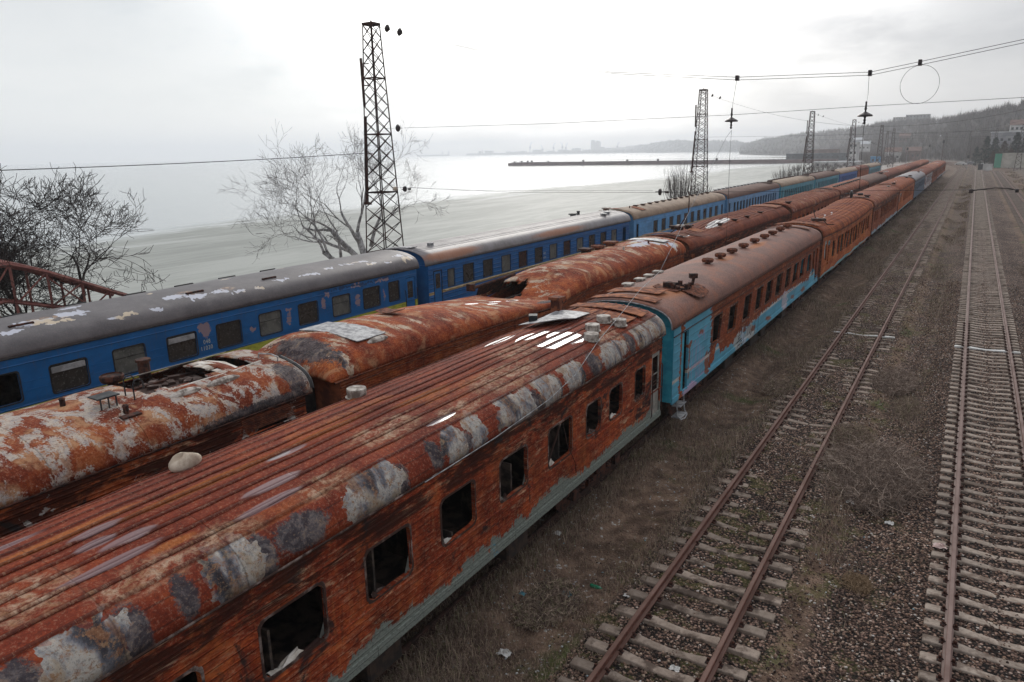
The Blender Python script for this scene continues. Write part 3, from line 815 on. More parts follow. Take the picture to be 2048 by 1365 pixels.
def side_wall(x, L, wins, m, parent, sgn=1, z0=1.12, z1=3.43, deform=None, jag=0.0, th=0.07, seed=0, div=3, name='side_wall', ragged=0.0):
    """wins: sorted list of (y0, y1, z0, z1, r, vertical?)"""
    rnd = random.Random(seed)
    V, U, F = [], [], []

    def pt(y, z, xo=0.0):
        X = x - sgn * xo
        V.append(deform(X, y, z) if deform else (X, y, z)); U.append((y, z)); return len(V) - 1
    bounds = [0.0]
    for a, b in zip(wins, wins[1:]): bounds.append((a[1] + b[0]) / 2)
    bounds.append(L)
    if not wins: bounds = [0.0, L]

    def quadgrid(ya, yb, za, zb, ny, nz, rag=0.0):
        idx = [[pt(ya + (yb - ya) * i / ny, (za + (rnd.random() * rag if j == 0 else 0)) + (zb - za) * j / nz) for i in range(ny + 1)] for j in range(nz + 1)]
        for j in range(nz):
            for i in range(ny):
                F.append((idx[j][i], idx[j][i + 1], idx[j + 1][i + 1], idx[j + 1][i]))
    zlo, zhi = 1.55, 3.22
    for c in range(len(bounds) - 1):
        ya, yb = bounds[c], bounds[c + 1]
        nn = max(2, int((yb - ya) / 0.35))
        if ragged: nn = max(6, int((yb - ya) / .12))
        if not wins:
            quadgrid(ya, yb, z0, z1, nn, 5); continue
        w = wins[c]
        a0 = min(zlo, w[2] - 0.12); 
        door = w[2] <= z0 + 0.06
        if door:
            quadgrid(ya, w[0], z0, w[3], max(1, int((w[0] - ya) / .35)), 4) if w[0] - ya > .01 else None
            quadgrid(w[1], yb, z0, w[3], max(1, int((yb - w[1]) / .35)), 4) if yb - w[1] > .01 else None
            quadgrid(ya, yb, w[3], z1, nn, 1)
            for (p, q) in (((w[0], z0), (w[0], w[3])), ((w[0], w[3]), (w[1], w[3])), ((w[1], w[3]), (w[1], z0))):
                F.append((pt(*p), pt(*q), pt(q[0], q[1], th), pt(p[0], p[1], th)))
            continue
        quadgrid(ya, yb, z0, a0, nn, 2, ragged)
        quadgrid(ya, yb, zhi, z1, nn, 1)
        S = rrect(*w[:5])
        O = [((ya, a0), (yb, a0)), ((yb, a0), (yb, zhi)), ((yb, zhi), (ya, zhi)), ((ya, zhi), (ya, a0))]
        inner, outer = [], []
        for s_, (p, q) in zip(S, O):
            n = len(s_) - 1
            for t in range(n):
                inner.append(s_[t]); outer.append((p[0] + (q[0] - p[0]) * t / n, p[1] + (q[1] - p[1]) * t / n))
        if jag: inner = [(a + rnd.uniform(-jag, jag) * .7, b + rnd.uniform(-jag, jag)) for a, b in inner]
        rings = []
        for d in range(div + 1):
            t = d / div
            rings.append([pt(o[0] + (i[0] - o[0]) * t, o[1] + (i[1] - o[1]) * t) for i, o in zip(inner, outer)])
        rings.append([pt(i[0], i[1], th) for i in inner])
        n = len(inner)
        for r0_, r1_ in zip(rings, rings[1:]):
            for i in range(n):
                j = (i + 1) % n
                F.append((r0_[i], r0_[j], r1_[j], r1_[i]))
    return npmesh(name, V, F, m, parent, uv=U)


def win_frame(w, x, parent, mt, sgn=1, wd=0.035, proud=0.012, deform=None, name='window', seed=0, jag=0.0):
    """thin rounded frame round one opening"""
    rnd = random.Random(seed)
    mb = MB()
    S = rrect(*w[:5]); inn = [p for s_ in S for p in s_[:-1]]
    cy, cz = (w[0] + w[1]) / 2, (w[2] + w[3]) / 2
    n = len(inn)
    vs, us = [], []
    for ring, (k, xo) in enumerate(((-0.2, proud), (1, proud), (1, 0), (-0.2, -0.03))):
        for p in inn:
            j = rnd.uniform(0, jag)
            dy = (1 if p[0] > cy else -1) * wd * k * min(1, abs(p[0] - cy) / ((w[1] - w[0]) * .35)); dz = (1 if p[1] > cz else -1) * wd * k * min(1, abs(p[1] - cz) / ((w[3] - w[2]) * .35))
            q = (x + sgn * xo, p[0] + dy * (1 + j), p[1] + dz * (1 + j))
            if deform: q = deform(*q)
            vs.append(q); us.append((p[0], p[1]))
    fs = []
    for r in range(3):
        for i in range(n):
            j = (i + 1) % n
            fs.append((r * n + i, r * n + j, (r + 1) * n + j, (r + 1) * n + i))
    mb.add(vs, fs, us)
    return mb.build(name, mt, parent)


def pane(w, x, parent, mt, sgn=1, name='pane', drop=0.0, deform=None):
    S = rrect(*w[:5]); inn = [p for s_ in S for p in s_[:-1]]
    zt = w[3] - drop
    f = deform or (lambda a, b, c: (a, b, c))
    mb = MB()
    vs = [f(x - sgn * .035, p[0], min(p[1], zt)) for p in inn]
    vb = [f(x - sgn * .043, p[0], min(p[1], zt)) for p in inn]
    n = len(inn)
    mb.add(vs + vb, [tuple(range(n)), tuple(range(2 * n - 1, n - 1, -1))] + [(i, n + i, n + (i + 1) % n, (i + 1) % n) for i in range(n)], [(p[0], p[1]) for p in inn] * 2)
    return mb.build(name, mt, parent)


def bogie(parent, y, detail=True):
    mb = MB()
    for s in (-1, 1):
        mb.bevbox(s * 1.02 - .08, s * 1.02 + .08, y - 1.6, y + 1.6, .48, .66, .03)
        mb.box(s * 1.05 - .1, s * 1.05 + .1, y - .45, y + .45, .36, .52)
        for yy in (-1.2, 1.2):
            mb.box(s * 1.08 - .12, s * 1.08 + .12, y + yy - .16, y + yy + .16, .36, .62)
        if detail:
            for yy in (-.75, -.28, .28, .75):
                for k in range(5): mb.lathe([(.10, 0), (.125, .03), (.10, .06)], (s * 1.08, y + yy, .42 + .085 * k), 8)
    mb.bevbox(-1.3, 1.3, y - .25, y + .25, .62, .84, .03)
    b = mb.build('bogie', M_rustdark, parent)
    for s in (-1, 1):
        for yy in (-1.2, 1.2):
            w = MB().lathe([(.10, -.08), (.20, -.07), (.20, -.02), (.40, -.02), (.475, -.06), (.475, .05), (.50, .06), (.50, .085), (.42, .07), (.2, .04), (.10, .04)], (s * .79, y + yy, .475), 20 if detail else 12, 'x')
            w.build('wheel', M_rustdark, b)
    return b


def end_wall(parent, y, out, m, L, style='lip', gang=M_rubber, top=3.43):
    """out: -1 looks towards the camera end, +1 the far end"""
    mb = MB()
    x1 = HALF - .012
    yi = y
    # wall below the gutter, split round the gangway
    mb.box(-x1, x1, min(yi, yi - out * .06), max(yi, yi - out * .06), 1.13, 3.40)
    if style == 'lip':   # recessed lunette closing the roof arch
        prof, _ = profile(22)
        pts = [(x * .985, yi + out * .02 - out * .06, 3.38 + (z - 3.42) * .97) for x, z, s in prof]
        n = len(pts)
        vs = pts + [(p[0], p[1] - out * .03, p[2]) for p in pts]
        mb.add(vs, [tuple(range(n)), tuple(range(2 * n - 1, n - 1, -1))] + [(i, n + i, n + (i + 1) % n, (i + 1) % n) for i in range(n)])
    e = mb.build('end_wall', m, parent)
    g = MB()
    ya, yb = sorted((yi + out * .003, yi + out * .42))
    for s in (-1, 1):
        g.bevbox(s * .62 - .13, s * .62 + .13, ya, yb, 1.2, 3.18, .04)
    g.bevbox(-.62, .62, ya, yb, 3.0, 3.24, .04)
    g.box(-.49, .49, yi + out * .004 - .002, yi + out * .004 + .002, 1.2, 3.0)
    g.build('gangway', gang, parent)
    b = MB()
    for s in (-1, 1):
        b.lathe([(.09, 0), (.09, out * .45), (.26, out * .46), (.26, out * .50)], (s * .88, yi, 1.04), 12, 'y')
    b.box(-.2, .2, *sorted((yi, yi + out * .5)), .9, 1.1)
    b.build('buffer', M_rustdark, parent)
    return e


STDW = [(1.15, 1.80, 2.15, 2.98)] + [(2.45 + 1.77 * i, 3.43 + 1.77 * i, 2.15, 2.98) for i in range(11)]


def coach(label, cx, y0, roofm, sidem, endm, L=23.55, rz=0.0, wins=None, glass=None, seed=0, deform=None, sdeform=None, near='lip', far='lip',
          rib=None, jag=0.02, wr=0.10, lod=0, group=None, frame=M_frame, hole=None, vents=None, gutterm=None, moulds=(3.16,), mouldm=None,
          interior=True, panes=None, wob=0.012, ragged=0.0, plates=(), platem=None, sill=True, hipl=1.0, rn=34, rny=None):
    root = empty('train_coach', (cx, y0, 0), rz, label=label, cat='train coach', group=group)
    wins = [tuple(w) + ((wr,) if len(w) == 4 else ()) for w in (wins or STDW)]
    gutterm = gutterm or M_rustdark
    sd = sdeform
    roof = roof_mesh(L, roofm, root, deform, near, far, rib, rn if lod < 2 else 16, rny or (70 if lod == 0 else 30 if lod == 1 else 14), wob, seed, hole, hipl=hipl)
    side_wall(HALF, L, wins, sidem, root, 1, deform=sd, jag=jag, seed=seed, div=3 if sd else 1, ragged=ragged)
    sl = side_wall(-HALF, L, wins if lod == 0 else [], sidem, root, -1, deform=sd, jag=jag, seed=seed + 1, div=3 if sd else 1)
    end_wall(root, 0.0, -1, endm, L, near)
    end_wall(root, L, 1, endm, L, far)
    # gutter, mouldings and sill along both sides
    gt = MB()
    NG = 48 if (deform or sd) else 2
    for s in (-1, 1):
        pts = [(s * (HALF + .012), -.18 + (L + .36) * i / NG, 3.415) for i in range(NG + 1)]
        if deform: pts = [deform(*p) for p in pts]
        gt.tube(pts, .028, 6)
    gt.build('gutter', gutterm, root)
    md = MB()
    for z in moulds:
        for s in (-1, 1):
            pts = [(s * (HALF + .004), L * i / NG, z) for i in range(NG + 1)]
            if sd: pts = [sd(*p) for p in pts]
            md.tube(pts, .018, 5)
    if moulds: md.build('moulding', mouldm or sidem, root)
    if sill:
        for s in (-1, 1):
            si = MB()
            for k in range(12):
                a, b = L * k / 12 + .004, L * (k + 1) / 12 - .004
                v = [(s * (HALF - .03), a, 1.08), (s * (HALF + .022), a, 1.08), (s * (HALF + .022), b, 1.08), (s * (HALF - .03), b, 1.08), (s * (HALF - .03), a, 1.26), (s * (HALF + .022), a, 1.25), (s * (HALF + .022), b, 1.25), (s * (HALF - .03), b, 1.26)]
                if sd: v = [sd(*q) for q in v]
                si.add(v, [(0, 3, 2, 1), (4, 5, 6, 7), (0, 1, 5, 4), (1, 2, 6, 5), (2, 3, 7, 6), (3, 0, 4, 7)])
            si.build('sill', sidem, root)
    # underframe and running gear
    uf = MB()
    uf.box(-1.35, 1.35, .1, L - .1, 0.90, 1.10)
    for k, (a, b) in enumerate(((7.2, 9.0), (10.2, 11.4), (13.0, 15.2))):
        uf.bevbox(.35 if k % 2 else -1.3, 1.3 if k % 2 else .2, a, b, .42, .92, .03)
    if lod == 0:
        for a, b in ((6.3, 7.4), (11.8, 12.6), (15.8, 16.6)): uf.bevbox(.75, 1.35, a, b, .48, .92, .03)
        for a in (5.9, 17.4): uf.lathe([(.02, -.6), (.2, -.55), (.2, .55), (.02, .6)], (.9, a, .68), 12, 'y')
    uf.build('underframe', M_dark, root)
    if lod < 2:
        bogie(root, 3.3, lod == 0); bogie(root, L - 3.3, lod == 0)
    if interior:
        it = MB()
        fx = (lambda a, b, c: (a, b, c)) if not sd else sd
        it.box(-1.48, 1.48, .12, L - .12, 1.22, 1.28)
        it.box(-.42, -.36, .5, L - .5, 1.28, 3.36)
        if lod == 0:
            for k in range(10):
                a = 2.3 + 1.93 * k
                it.box(-.36, 1.45, a, a + .04, 1.28, 2.1 + .5 * ((k * 7) % 3))
                it.box(-.3, 1.3, a + .1, a + .6, 1.28, 1.70)
        it.build('interior', M_char, root)
    # windows
    for k, w in enumerate(wins):
        if w[2] <= 1.2: continue
        if glass is None:
            if lod == 0: win_frame(w, HALF, root, frame, 1, .022, .008, sd, 'window_frame', seed + k, .8)
        else:
            g = panes[k % len(panes)] if panes else glass
            if g is None:
                if lod < 2: win_frame(w, HALF, root, M_rubber, 1, .03, .01, sd, 'window_frame')
                continue
            if lod < 2:
                wf = win_frame(w, HALF, root, M_rubber, 1, .028, .012, sd, 'window')
                if g == 'blind':
                    pane(w, HALF - .02, wf, M_glassd, 1)
                    b = MB(); b.bevbox(HALF - .03, HALF + .006, w[0] + .04, w[1] - .04, w[3] - .22, w[3] - .05, .012); b.build('blind', M_blind, wf)
                else:
                    pane(w, HALF, wf, g, 1)
                    if lod == 0:
                        b = MB().box(HALF - .032, HALF - .022, w[0] + .03, w[1] - .03, w[3] - .30, w[3] - .285); b.build('glazing_bar', M_rubber, wf)
            else:
                pane(w, HALF, root, g, 1, 'window_pane')
    for v in (vents or []):
        roof_vent(root, *v)
    for i, (ya, yb, xa, xb, lift) in enumerate(plates):
        roof_plate(root, ya, yb, xa, xb, lift, platem or M_rustorange, seed=seed + i)
    return root


def roof_vent(parent, x, y, kind='cap', mt=None, s=1.0, dz=0.0):
    z = roofz(x) - .02 + dz
    mb = MB()
    if kind == 'puck':
        mb.lathe([(.175 * s, 0), (.18 * s, .02), (.185 * s, .17), (.18 * s, .19), (.15 * s, .185), (.06, .19)], (x, y, z), 20)
        mb.lathe([(.215 * s, .0), (.215 * s, .012)], (x, y, z + .018), 20)
    elif kind == 'cap':
        mb.lathe([(.10 * s, 0), (.10 * s, .09), (.20 * s, .11), (.225 * s, .16), (.225 * s, .23), (.20 * s, .25), (.19 * s, .22), (.02, .22)], (x, y, z), 18)
    elif kind == 'box':
        mb.bevbox(x - .12 * s, x + .12 * s, y - .12 * s, y + .12 * s, z, z + .12 * s, .01)
        mb.bevbox(x - .19 * s, x + .19 * s, y - .19 * s, y + .19 * s, z + .12 * s, z + .18 * s, .01)
    elif kind == 'pipe':
        mb.lathe([(.15 * s, 0), (.15 * s, .42 * s), (.19 * s, .43 * s), (.19 * s, .5 * s), (.1, .5 * s)], (x, y, z), 14)
    elif kind == 'stub':
        mb.lathe([(.05, 0), (.05, .16), (.06, .17), (.03, .2)], (x, y, z), 8)
        mb.bevbox(x - .2, x + .2, y - .18, y + .18, z, z + .03, .01)
    return mb.build('roof_vent', mt or M_rustplain, parent, smooth=False)


def roof_plate(parent, ya, yb, xa, xb, lift, mt, th=.02, seed=0, name='roof_panel'):
    rnd = random.Random(seed)
    grid = []
    for i in range(4):
        y = ya + (yb - ya) * i / 3
        row = []
        for j in range(13):
            x = xa + (xb - xa) * j / 12
            row.append((x, y + rnd.uniform(-.015, .015), roofz(x) + lift + .02 + rnd.uniform(-.006, .006) + (.05 * ((j / 12 - .5) * 2) ** 4)))
        grid.append(row)
    mb = MB().sheet(grid, th)
    return mb.build(name, mt, parent)
# ------------------------------------------------------------------ train 1 (nearest)
X1, X2, X3 = -8.33, -13.26, -22.46
G1, G2, G3 = 'burnt coaches of the nearest train', 'rusted coaches of the middle train', 'blue coaches of the train by the sea'
# first coach
yo = -5.05
W_a1 = [(2.6, 3.6, 2.04, 2.84), (4.4, 5.4, 2.04, 2.84), (6.2, 7.2, 2.04, 2.84), (8.02, 9.02, 2.04, 2.84), (9.84, 10.90, 2.02, 2.86), (11.70, 12.70, 2.03, 2.86), (13.49, 14.45, 2.04, 2.88), (15.27, 16.25, 2.05, 2.88), (17.11, 18.15, 2.0, 2.86), (18.87, 19.62, 2.04, 2.83), (20.12, 20.86, 2.06, 2.84), (21.70, 22.38, 2.06, 2.88), (22.86, 23.48, 1.14, 3.05)]
t1a = coach('nearest burnt red coach whose ribbed roof fills the lower left', X1, yo, R_a1, S_a1, M_rustdark, 23.6, wins=W_a1, seed=1, jag=0.024, wr=0.13, group=G1,
            rib=(0.62, 0.24, 0.026), moulds=(3.30, 3.19, 3.07, 1.93), near='lip', far='lip', rn=30, wob=0.02, rny=90, gutterm=M_frame)
d = MB()
d.bevbox(HALF - .05, HALF - .02, 22.88, 23.46, 1.16, 1.95, .008)
d.box(HALF - .05, HALF - .02, 22.88, 22.95, 1.95, 3.02); d.box(HALF - .05, HALF - .02, 23.39, 23.46, 1.95, 3.02); d.box(HALF - .05, HALF - .02, 22.95, 23.39, 2.92, 3.02)
d.box(HALF - .045, HALF - .025, 22.95, 23.39, 2.40, 2.43)
dd = d.build('door', M_palegreen, t1a, label='pale grey door with broken window')
h = MB()
for y in (22.80, 23.53): h.tube([(HALF + .03, y, 1.25), (HALF + .06, y, 1.3), (HALF + .06, y, 2.6), (HALF + .03, y, 2.65)], .014, 6)
h.bar((HALF - .01, 22.95, 2.22), (HALF - .01, 23.39, 2.22), .012); h.bar((HALF - .01, 22.95, 2.12), (HALF - .01, 23.39, 2.12), .012)
h.build('handrail', M_rustdark, t1a)
# far end shutter louvres
lv = MB()
for k in range(7): lv.box(HALF + .004, HALF + .02, 22.75, 23.5, 3.10 + .04 * k, 3.118 + .04 * k)
lv.build('louvre', M_rustplain, t1a)
for (x, y, s) in ((.76, 15.75, 1), (.64, 16.65, 1), (1.02, 16.8, 1), (1.03, 15.13, 1.02), (-.96, 9.25, 1.0)):
    roof_vent(t1a, x, y - yo, 'puck', M_puck, s, 0.03)
# peeled-back sheet with a square chimney
sh = MB().sheet([[(-1.15, 20.4, 4.20), (-.55, 20.2, 4.36), (-.05, 20.7, 4.42)], [(-.9, 21.1, 4.26), (-.45, 21.0, 4.40), (.12, 21.15, 4.36)], [(-.8, 21.9, 4.34), (-.3, 22.0, 4.34), (.05, 22.1, 4.30)]], .015)
sh.build('torn_roof_sheet', M_zinc, t1a)
ch = MB(); ch.bevbox(-.98, -.72, 21.8, 22.05, 4.15, 4.62, .01); ch.bevbox(-1.03, -.67, 21.75, 22.10, 4.62, 4.70, .01)
ch.build('chimney', M_rustplain, t1a)
ch = MB(); ch.box(-.98, -.76, 20.55, 20.8, 4.28, 4.44, .5); ch.build('vent_stub', M_blackp, t1a)
roof_plate(t1a, 22.15, 22.75, -.55, 1.12, .03, M_rustorange, seed=3)
roof_plate(t1a, 22.9, 23.45, -1.0, 1.2, .07, M_rustorange, seed=4)
roof_plate(t1a, 21.6, 22.2, -.1, .95, .02, M_rustplain, seed=5)
# things lying on the roofs
lump = MB()
g = []
for i in range(9):
    row = []
    for j in range(12):
        a = 2 * PI * j / 12; r = math.sin(PI * i / 8) ** .6
        row.append((.15 * r * math.cos(a) * (1 + .12 * math.sin(3 * a + i)), .27 * r * math.sin(a) * (1 + .1 * math.cos(2 * a)), .12 * (1 - math.cos(PI * i / 8)) * (1 + .15 * math.sin(2 * a + 1))))
    g.append(row)
lump.add([p for r_ in g for p in r_], [(i * 12 + j, i * 12 + (j + 1) % 12, (i + 1) * 12 + (j + 1) % 12, (i + 1) * 12 + j) for i in range(8) for j in range(12)])
lump.build('sack', M_cloth, None, smooth=True, loc=(X1 - .88, 5.64, roofz(.88) - .01), label='pale crumpled sack lying on the ribbed roof of the nearest coach', cat='sack')

# second coach
yo = 19.5


def lean(amp, sag=0.0, L=23.6, a=3.2, b=21.0):
    def f(x, y, z):
        w = max(0.0, min(1.0, (y - a) / 1.5)) * max(0.0, min(1.0, (b - y) / 1.5))
        k = max(0.0, min(1.0, (z - 2.0) / 1.0))
        zz = z - sag * math.sin(PI * min(1, max(0, y / L))) * (0.4 if z < 1.6 else 1.0)
        return (x, y + amp * w * (k - .5), zz)
    return f


W_a2 = [(.74, 1.34, 1.14, 3.1)] + [(3.85, 4.75, 2.04, 2.94)] + [(5.72, 6.72, 2.04, 2.94), (7.75, 8.75, 2.04, 2.94), (9.6, 10.6, 2.04, 2.94), (11.25, 12.3, 2.04, 2.94), (13.1, 14.2, 2.04, 2.94), (15.0, 15.95, 2.04, 2.94), (16.7, 17.8, 2.04, 2.94), (18.4, 19.4, 2.04, 2.94), (20.2, 21.1, 2.04, 2.94), (21.7, 22.15, 1.7, 2.98), (22.6, 23.1, 1.14, 3.0)]
t1b = coach('second coach of the nearest train, turquoise lower panels, brown roof with round vents', X1, yo, R_a2, S_a2, M_turq, 23.6, wins=W_a2, seed=2, jag=0.03, wr=0.06, group=G1,
            sdeform=lean(0.28), moulds=(3.14,), rn=30, mouldm=M_rustdark)
npm = None
for (x, y) in ((.10, 27.2), (.12, 28.8), (.14, 30.4), (.12, 32.3), (.10, 34.3), (.10, 36.2), (.10, 37.9), (.08, 39.7), (.08, 41.4)):
    roof_vent(t1b, x, y - yo, 'cap', M_rustplain, 1.0)
roof_plate(t1b, .05, .55, -1.15, .95, .05, M_rustorange, seed=11)
roof_plate(t1b, 1.0, 1.75, -1.05, .7, .06, M_rustorange, seed=12)
roof_plate(t1b, 2.0, 2.5, .1, .9, .02, M_rustplain, seed=13)
roof_plate(t1b, 22.3, 22.8, -1.2, 1.15, .06, M_rustplain, seed=14)
sh = MB().sheet([[(.95, 2.35, 4.18), (1.30, 2.2, 4.12), (1.55, 2.35, 4.0)], [(.98, 2.9, 4.24), (1.28, 2.9, 4.18), (1.56, 2.95, 3.98)], [(1.05, 3.5, 4.24), (1.3, 3.45, 4.16), (1.50, 3.4, 4.02)]], .015)
sh.build('torn_roof_sheet', M_rustplain, t1b)
rg = MB()
for k in range(14):
    a = 2 * PI * k / 14
    rg.box(.72 + .34 * math.cos(a) - .05, .72 + .34 * math.cos(a) + .05, 2.7 + .34 * math.sin(a) - .07, 2.7 + .34 * math.sin(a) + .07, 4.10, 4.24 + .06 * ((k * 5) % 3), a)
rg.bar((1.0, 3.1, 4.1), (1.05, 3.2, 4.55), .05); rg.box(.3, .6, 2.3, 2.5, 4.18, 4.40, .4); rg.box(.9, 1.15, 3.1, 3.25, 4.45, 4.6, .7)
rg.build('broken_hatch', M_rustdark, t1b)
for k, (x, y) in enumerate(((-.95, 22.0), (-.98, 23.1), (-1.0, 24.0), (-1.02, 24.9))):
    v = roof_vent(t1b, x, y - yo, 'box', M_puck, .9)
st = MB()
st.tube([(HALF - .1, .72, 1.1), (HALF - .05, .72, .5), (HALF + .05, .74, .38), (HALF + .1, 1.0, .36), (HALF + .05, 1.34, .38), (HALF - .05, 1.36, .5), (HALF - .1, 1.36, 1.1)], .02, 6)
st.box(HALF - .25, HALF + .05, .74, 1.34, .40, .43); st.box(HALF - .25, HALF + .02, .74, 1.34, .76, .79)
st.build('step_ladder', M_zinc, t1b)
pl = MB(); pl.bevbox(HALF - .055, HALF - .015, .78, .98, 1.16, 3.06, .01); pl.build('door', M_turq, t1b)
rim, _ = profile(40)
MB().tube([(x * 1.0, -.205, z - .01) for x, z, s in rim], .022, 6).build('roof_rim', M_zinc, t1b)


def ribbon(pts, w, x, name, mt, parent, sd=None):
    """a painted stroke on the coach side: flat strip 2 mm proud"""
    mb = MB()
    vs, fs = [], []
    for i, p in enumerate(pts):
        q0 = pts[max(0, i - 1)]; q1 = pts[min(len(pts) - 1, i + 1)]
        d_ = Vector((q1[0] - q0[0], q1[1] - q0[1], 0)).normalized()
        n_ = (-d_.y * w / 2, d_.x * w / 2)
        vs += [(x, p[0] + n_[0], p[1] + n_[1]), (x, p[0] - n_[0], p[1] - n_[1])]
    for i in range(len(pts) - 1): fs.append((2 * i, 2 * i + 1, 2 * i + 3, 2 * i + 2))
    if sd: vs = [sd(*v) for v in vs]
    mb.add(vs, fs)
    return mb


gf = MB()
strokes = [[(1.75, 1.25), (1.72, 2.0), (1.8, 2.45), (2.0, 2.6), (2.1, 2.4), (2.05, 1.9), (1.9, 1.7)], [(2.2, 1.3), (2.15, 2.2), (2.3, 2.55), (2.45, 2.3), (2.4, 1.3)], [(2.1, 1.15), (2.25, 1.5), (2.4, 1.15)], [(2.55, 1.3), (2.6, 2.3)], [(2.2, 2.75), (2.4, 2.6), (2.55, 2.75), (2.7, 2.6), (2.8, 2.78)], [(2.9, 2.4), (2.9, 2.8), (3.1, 2.85)], [(1.7, 1.75), (3.1, 1.78)], [(2.8, 1.3), (2.85, 2.2)], [(1.6, 1.2), (1.9, 1.25), (2.2, 1.18), (2.6, 1.28), (3.1, 1.3)]]
for s_ in strokes:
    r_ = ribbon(s_, .028, HALF + .004, '', None, None); gf.add(r_.V, r_.F)
gf.build('graffiti', M_pink, t1b, label='pink spray painted scrawl')
GB = {}
for s_ in ([(6.9, 1.35), (7.6, 1.40)], [(7.1, 1.45), (7.35, 1.5), (7.3, 1.6), (7.1, 1.55), (7.1, 1.45)], [(7.0, 1.12), (7.15, 1.28)], [(7.1, 1.2), (7.35, 1.22)], [(7.35, 1.12), (7.4, 1.3)], [(7.7, 1.32), (7.5, 1.28), (7.55, 1.16), (7.75, 1.18)], [(8.3, 1.9), (8.5, 1.6), (8.45, 1.3)], [(8.6, 1.85), (8.8, 1.6), (8.75, 1.35)], [(8.75, 1.4), (8.95, 1.22), (9.15, 1.35), (9.1, 1.6)], [(9.5, 1.8), (9.55, 1.15)], [(10.1, 1.9), (10.1, 1.15)], [(7.95, 1.75), (7.9, 1.14)]):
    r_ = ribbon(s_, .045, HALF + .024, '', None, None); GB.setdefault(0 if s_[0][0] < 7.8 else 1 if s_[0][0] < 8.2 else 2 if s_[0][0] < 9.3 else 3 if s_[0][0] < 10 else 4, MB()).add(r_.V, r_.F)
for g_k in GB.values(): g_k.build('graffiti', M_blackp, t1b, label='black spray painted letters')
gf = MB()
for s_ in ([(14.8, 1.3), (15.0, 1.85), (15.2, 1.9), (15.25, 1.6)], [(15.4, 1.9), (15.3, 1.45)], [(15.6, 1.9), (15.75, 1.5), (15.0, 1.15)], [(14.9, 1.2), (15.7, 1.5)]):
    r_ = ribbon(s_, .06, HALF + .024, '', None, None); gf.add(r_.V, r_.F)
gf.build('graffiti', M_wtag, t1b, label='white spray painted tag')

# third coach: twisted, leaning pillars, sagging middle
yo3 = 44.05


def twist3(x, y, z):
    s = .22 * math.sin(PI * min(1, max(0, y / 23.5)))
    w = max(0.0, min(1.0, (y - 3) / 2)) * max(0.0, min(1.0, (22.5 - y) / 1.0))
    k = max(0.0, min(1.0, (z - 1.9) / 1.1))
    return (x + .03 * math.sin(y * 1.7) * (1 - k), y + (k - .5) * (.25 + 1.0 * (y / 23.5) * math.sin(y * .8)) * w * .75, z - s * (1 if z > 1.6 else .25) + (.06 * math.sin(y * .9) if z < 1.6 else 0))


W_a3 = [(.9, 1.4, 2.0, 2.9), (2.0, 2.5, 1.5, 3.0), (3.6, 4.6, 1.95, 2.95)] + [(5.6 + 1.38 * k, 6.68 + 1.38 * k, 1.88, 3.05) for k in range(12)]
t1c = coach('third coach of the nearest train, buckled orange side with leaning window pillars', X1, yo3, R_redorange, S_a3, M_rustplain, 23.5, wins=W_a3, seed=3, jag=0.04, wr=0.04, group=G1,
            sdeform=twist3, deform=twist3, moulds=(3.16, 1.8), lod=1, rib=(0.7, .3, .03), wob=.04)
roof_plate(t1c, .2, .8, -1.2, 1.2, .06, M_rustorange, seed=21)
ar = MB(); ar.tube([(.55, 3.2, 4.2), (.2, 3.8, 4.9), (.45, 4.0, 5.1)], .03, 6); ar.box(.3, 1.1, 2.9, 3.4, 4.15, 4.3, .3); ar.tube([(1.0, 3.1, 4.2), (1.3, 2.6, 4.0), (1.55, 3.4, 3.95)], .03, 6)
ar.build('bent_bracket', M_rustdark, t1c)
W4 = [(1.0, 1.7, 2.0, 2.95), (2.3, 2.8, 2.0, 2.95), (3.2, 3.7, 2.0, 2.95)] + [(6.0 + 1.3 * k, 6.98 + 1.3 * k, 1.9, 3.02) for k in range(12)]
lab = ['fourth coach of the nearest train, rusty pink-streaked roof', 'fifth coach of the nearest train, plain bright orange rust roof', 'navy coach with intact grey roof, sixth in the nearest train', 'seventh coach of the nearest train, white paint peeling off rust',
       'eighth coach of the nearest train, dull red roof', 'ninth coach of the nearest train, orange side', 'last far-off rusty coach of the nearest train']
specs = [(R_red, S_rust2, M_rustplain), (R_redorange, S_a3, M_rustplain), (R_blueg, S_navy, M_rustdark), (R_darkbrown, S_peel, M_rustdark), (R_red, S_rust, M_rustdark), (R_b2, S_rust2, M_rustdark), (R_red, S_rust2, M_rustdark)]
for i, (lb, (r_, s_, e_)) in enumerate(zip(lab, specs)):
    k = i + 3
    c_ = coach(lb, X1, 19.5 + 24.55 * (k - 1), r_, s_, e_, 23.55, wins=W4 if i != 2 else STDW, seed=30 + i, lod=1 if i < 2 else 2, group=G1, near='lip' if i % 2 == 0 else 'hip', far='hip' if i == 1 else 'lip',
               glass=M_glassb if i == 2 else None, wob=.05)
    if i < 3:
        roof_plate(c_, .3, .9, -1.2, 1.1, .08, M_rustdark, seed=40 + i); roof_vent(c_, .7, 2.2, 'box', M_rustdark, 1.3); roof_vent(c_, .7, 20.5, 'box', M_puck if i == 0 else M_rustdark, 1.0)
# ------------------------------------------------------------------ train 2 (middle)
yb = 10.1 - 23.55


def hole1(y, x):
    w = y + yb
    return 5.9 < w < 8.35 and -0.62 - .1 * math.sin(w * 3) < x < 0.98 - .06 * math.sin(w * 7) - max(0, (6.7 - w)) * .9 and not (7.0 < w < 7.2 and x > .3)


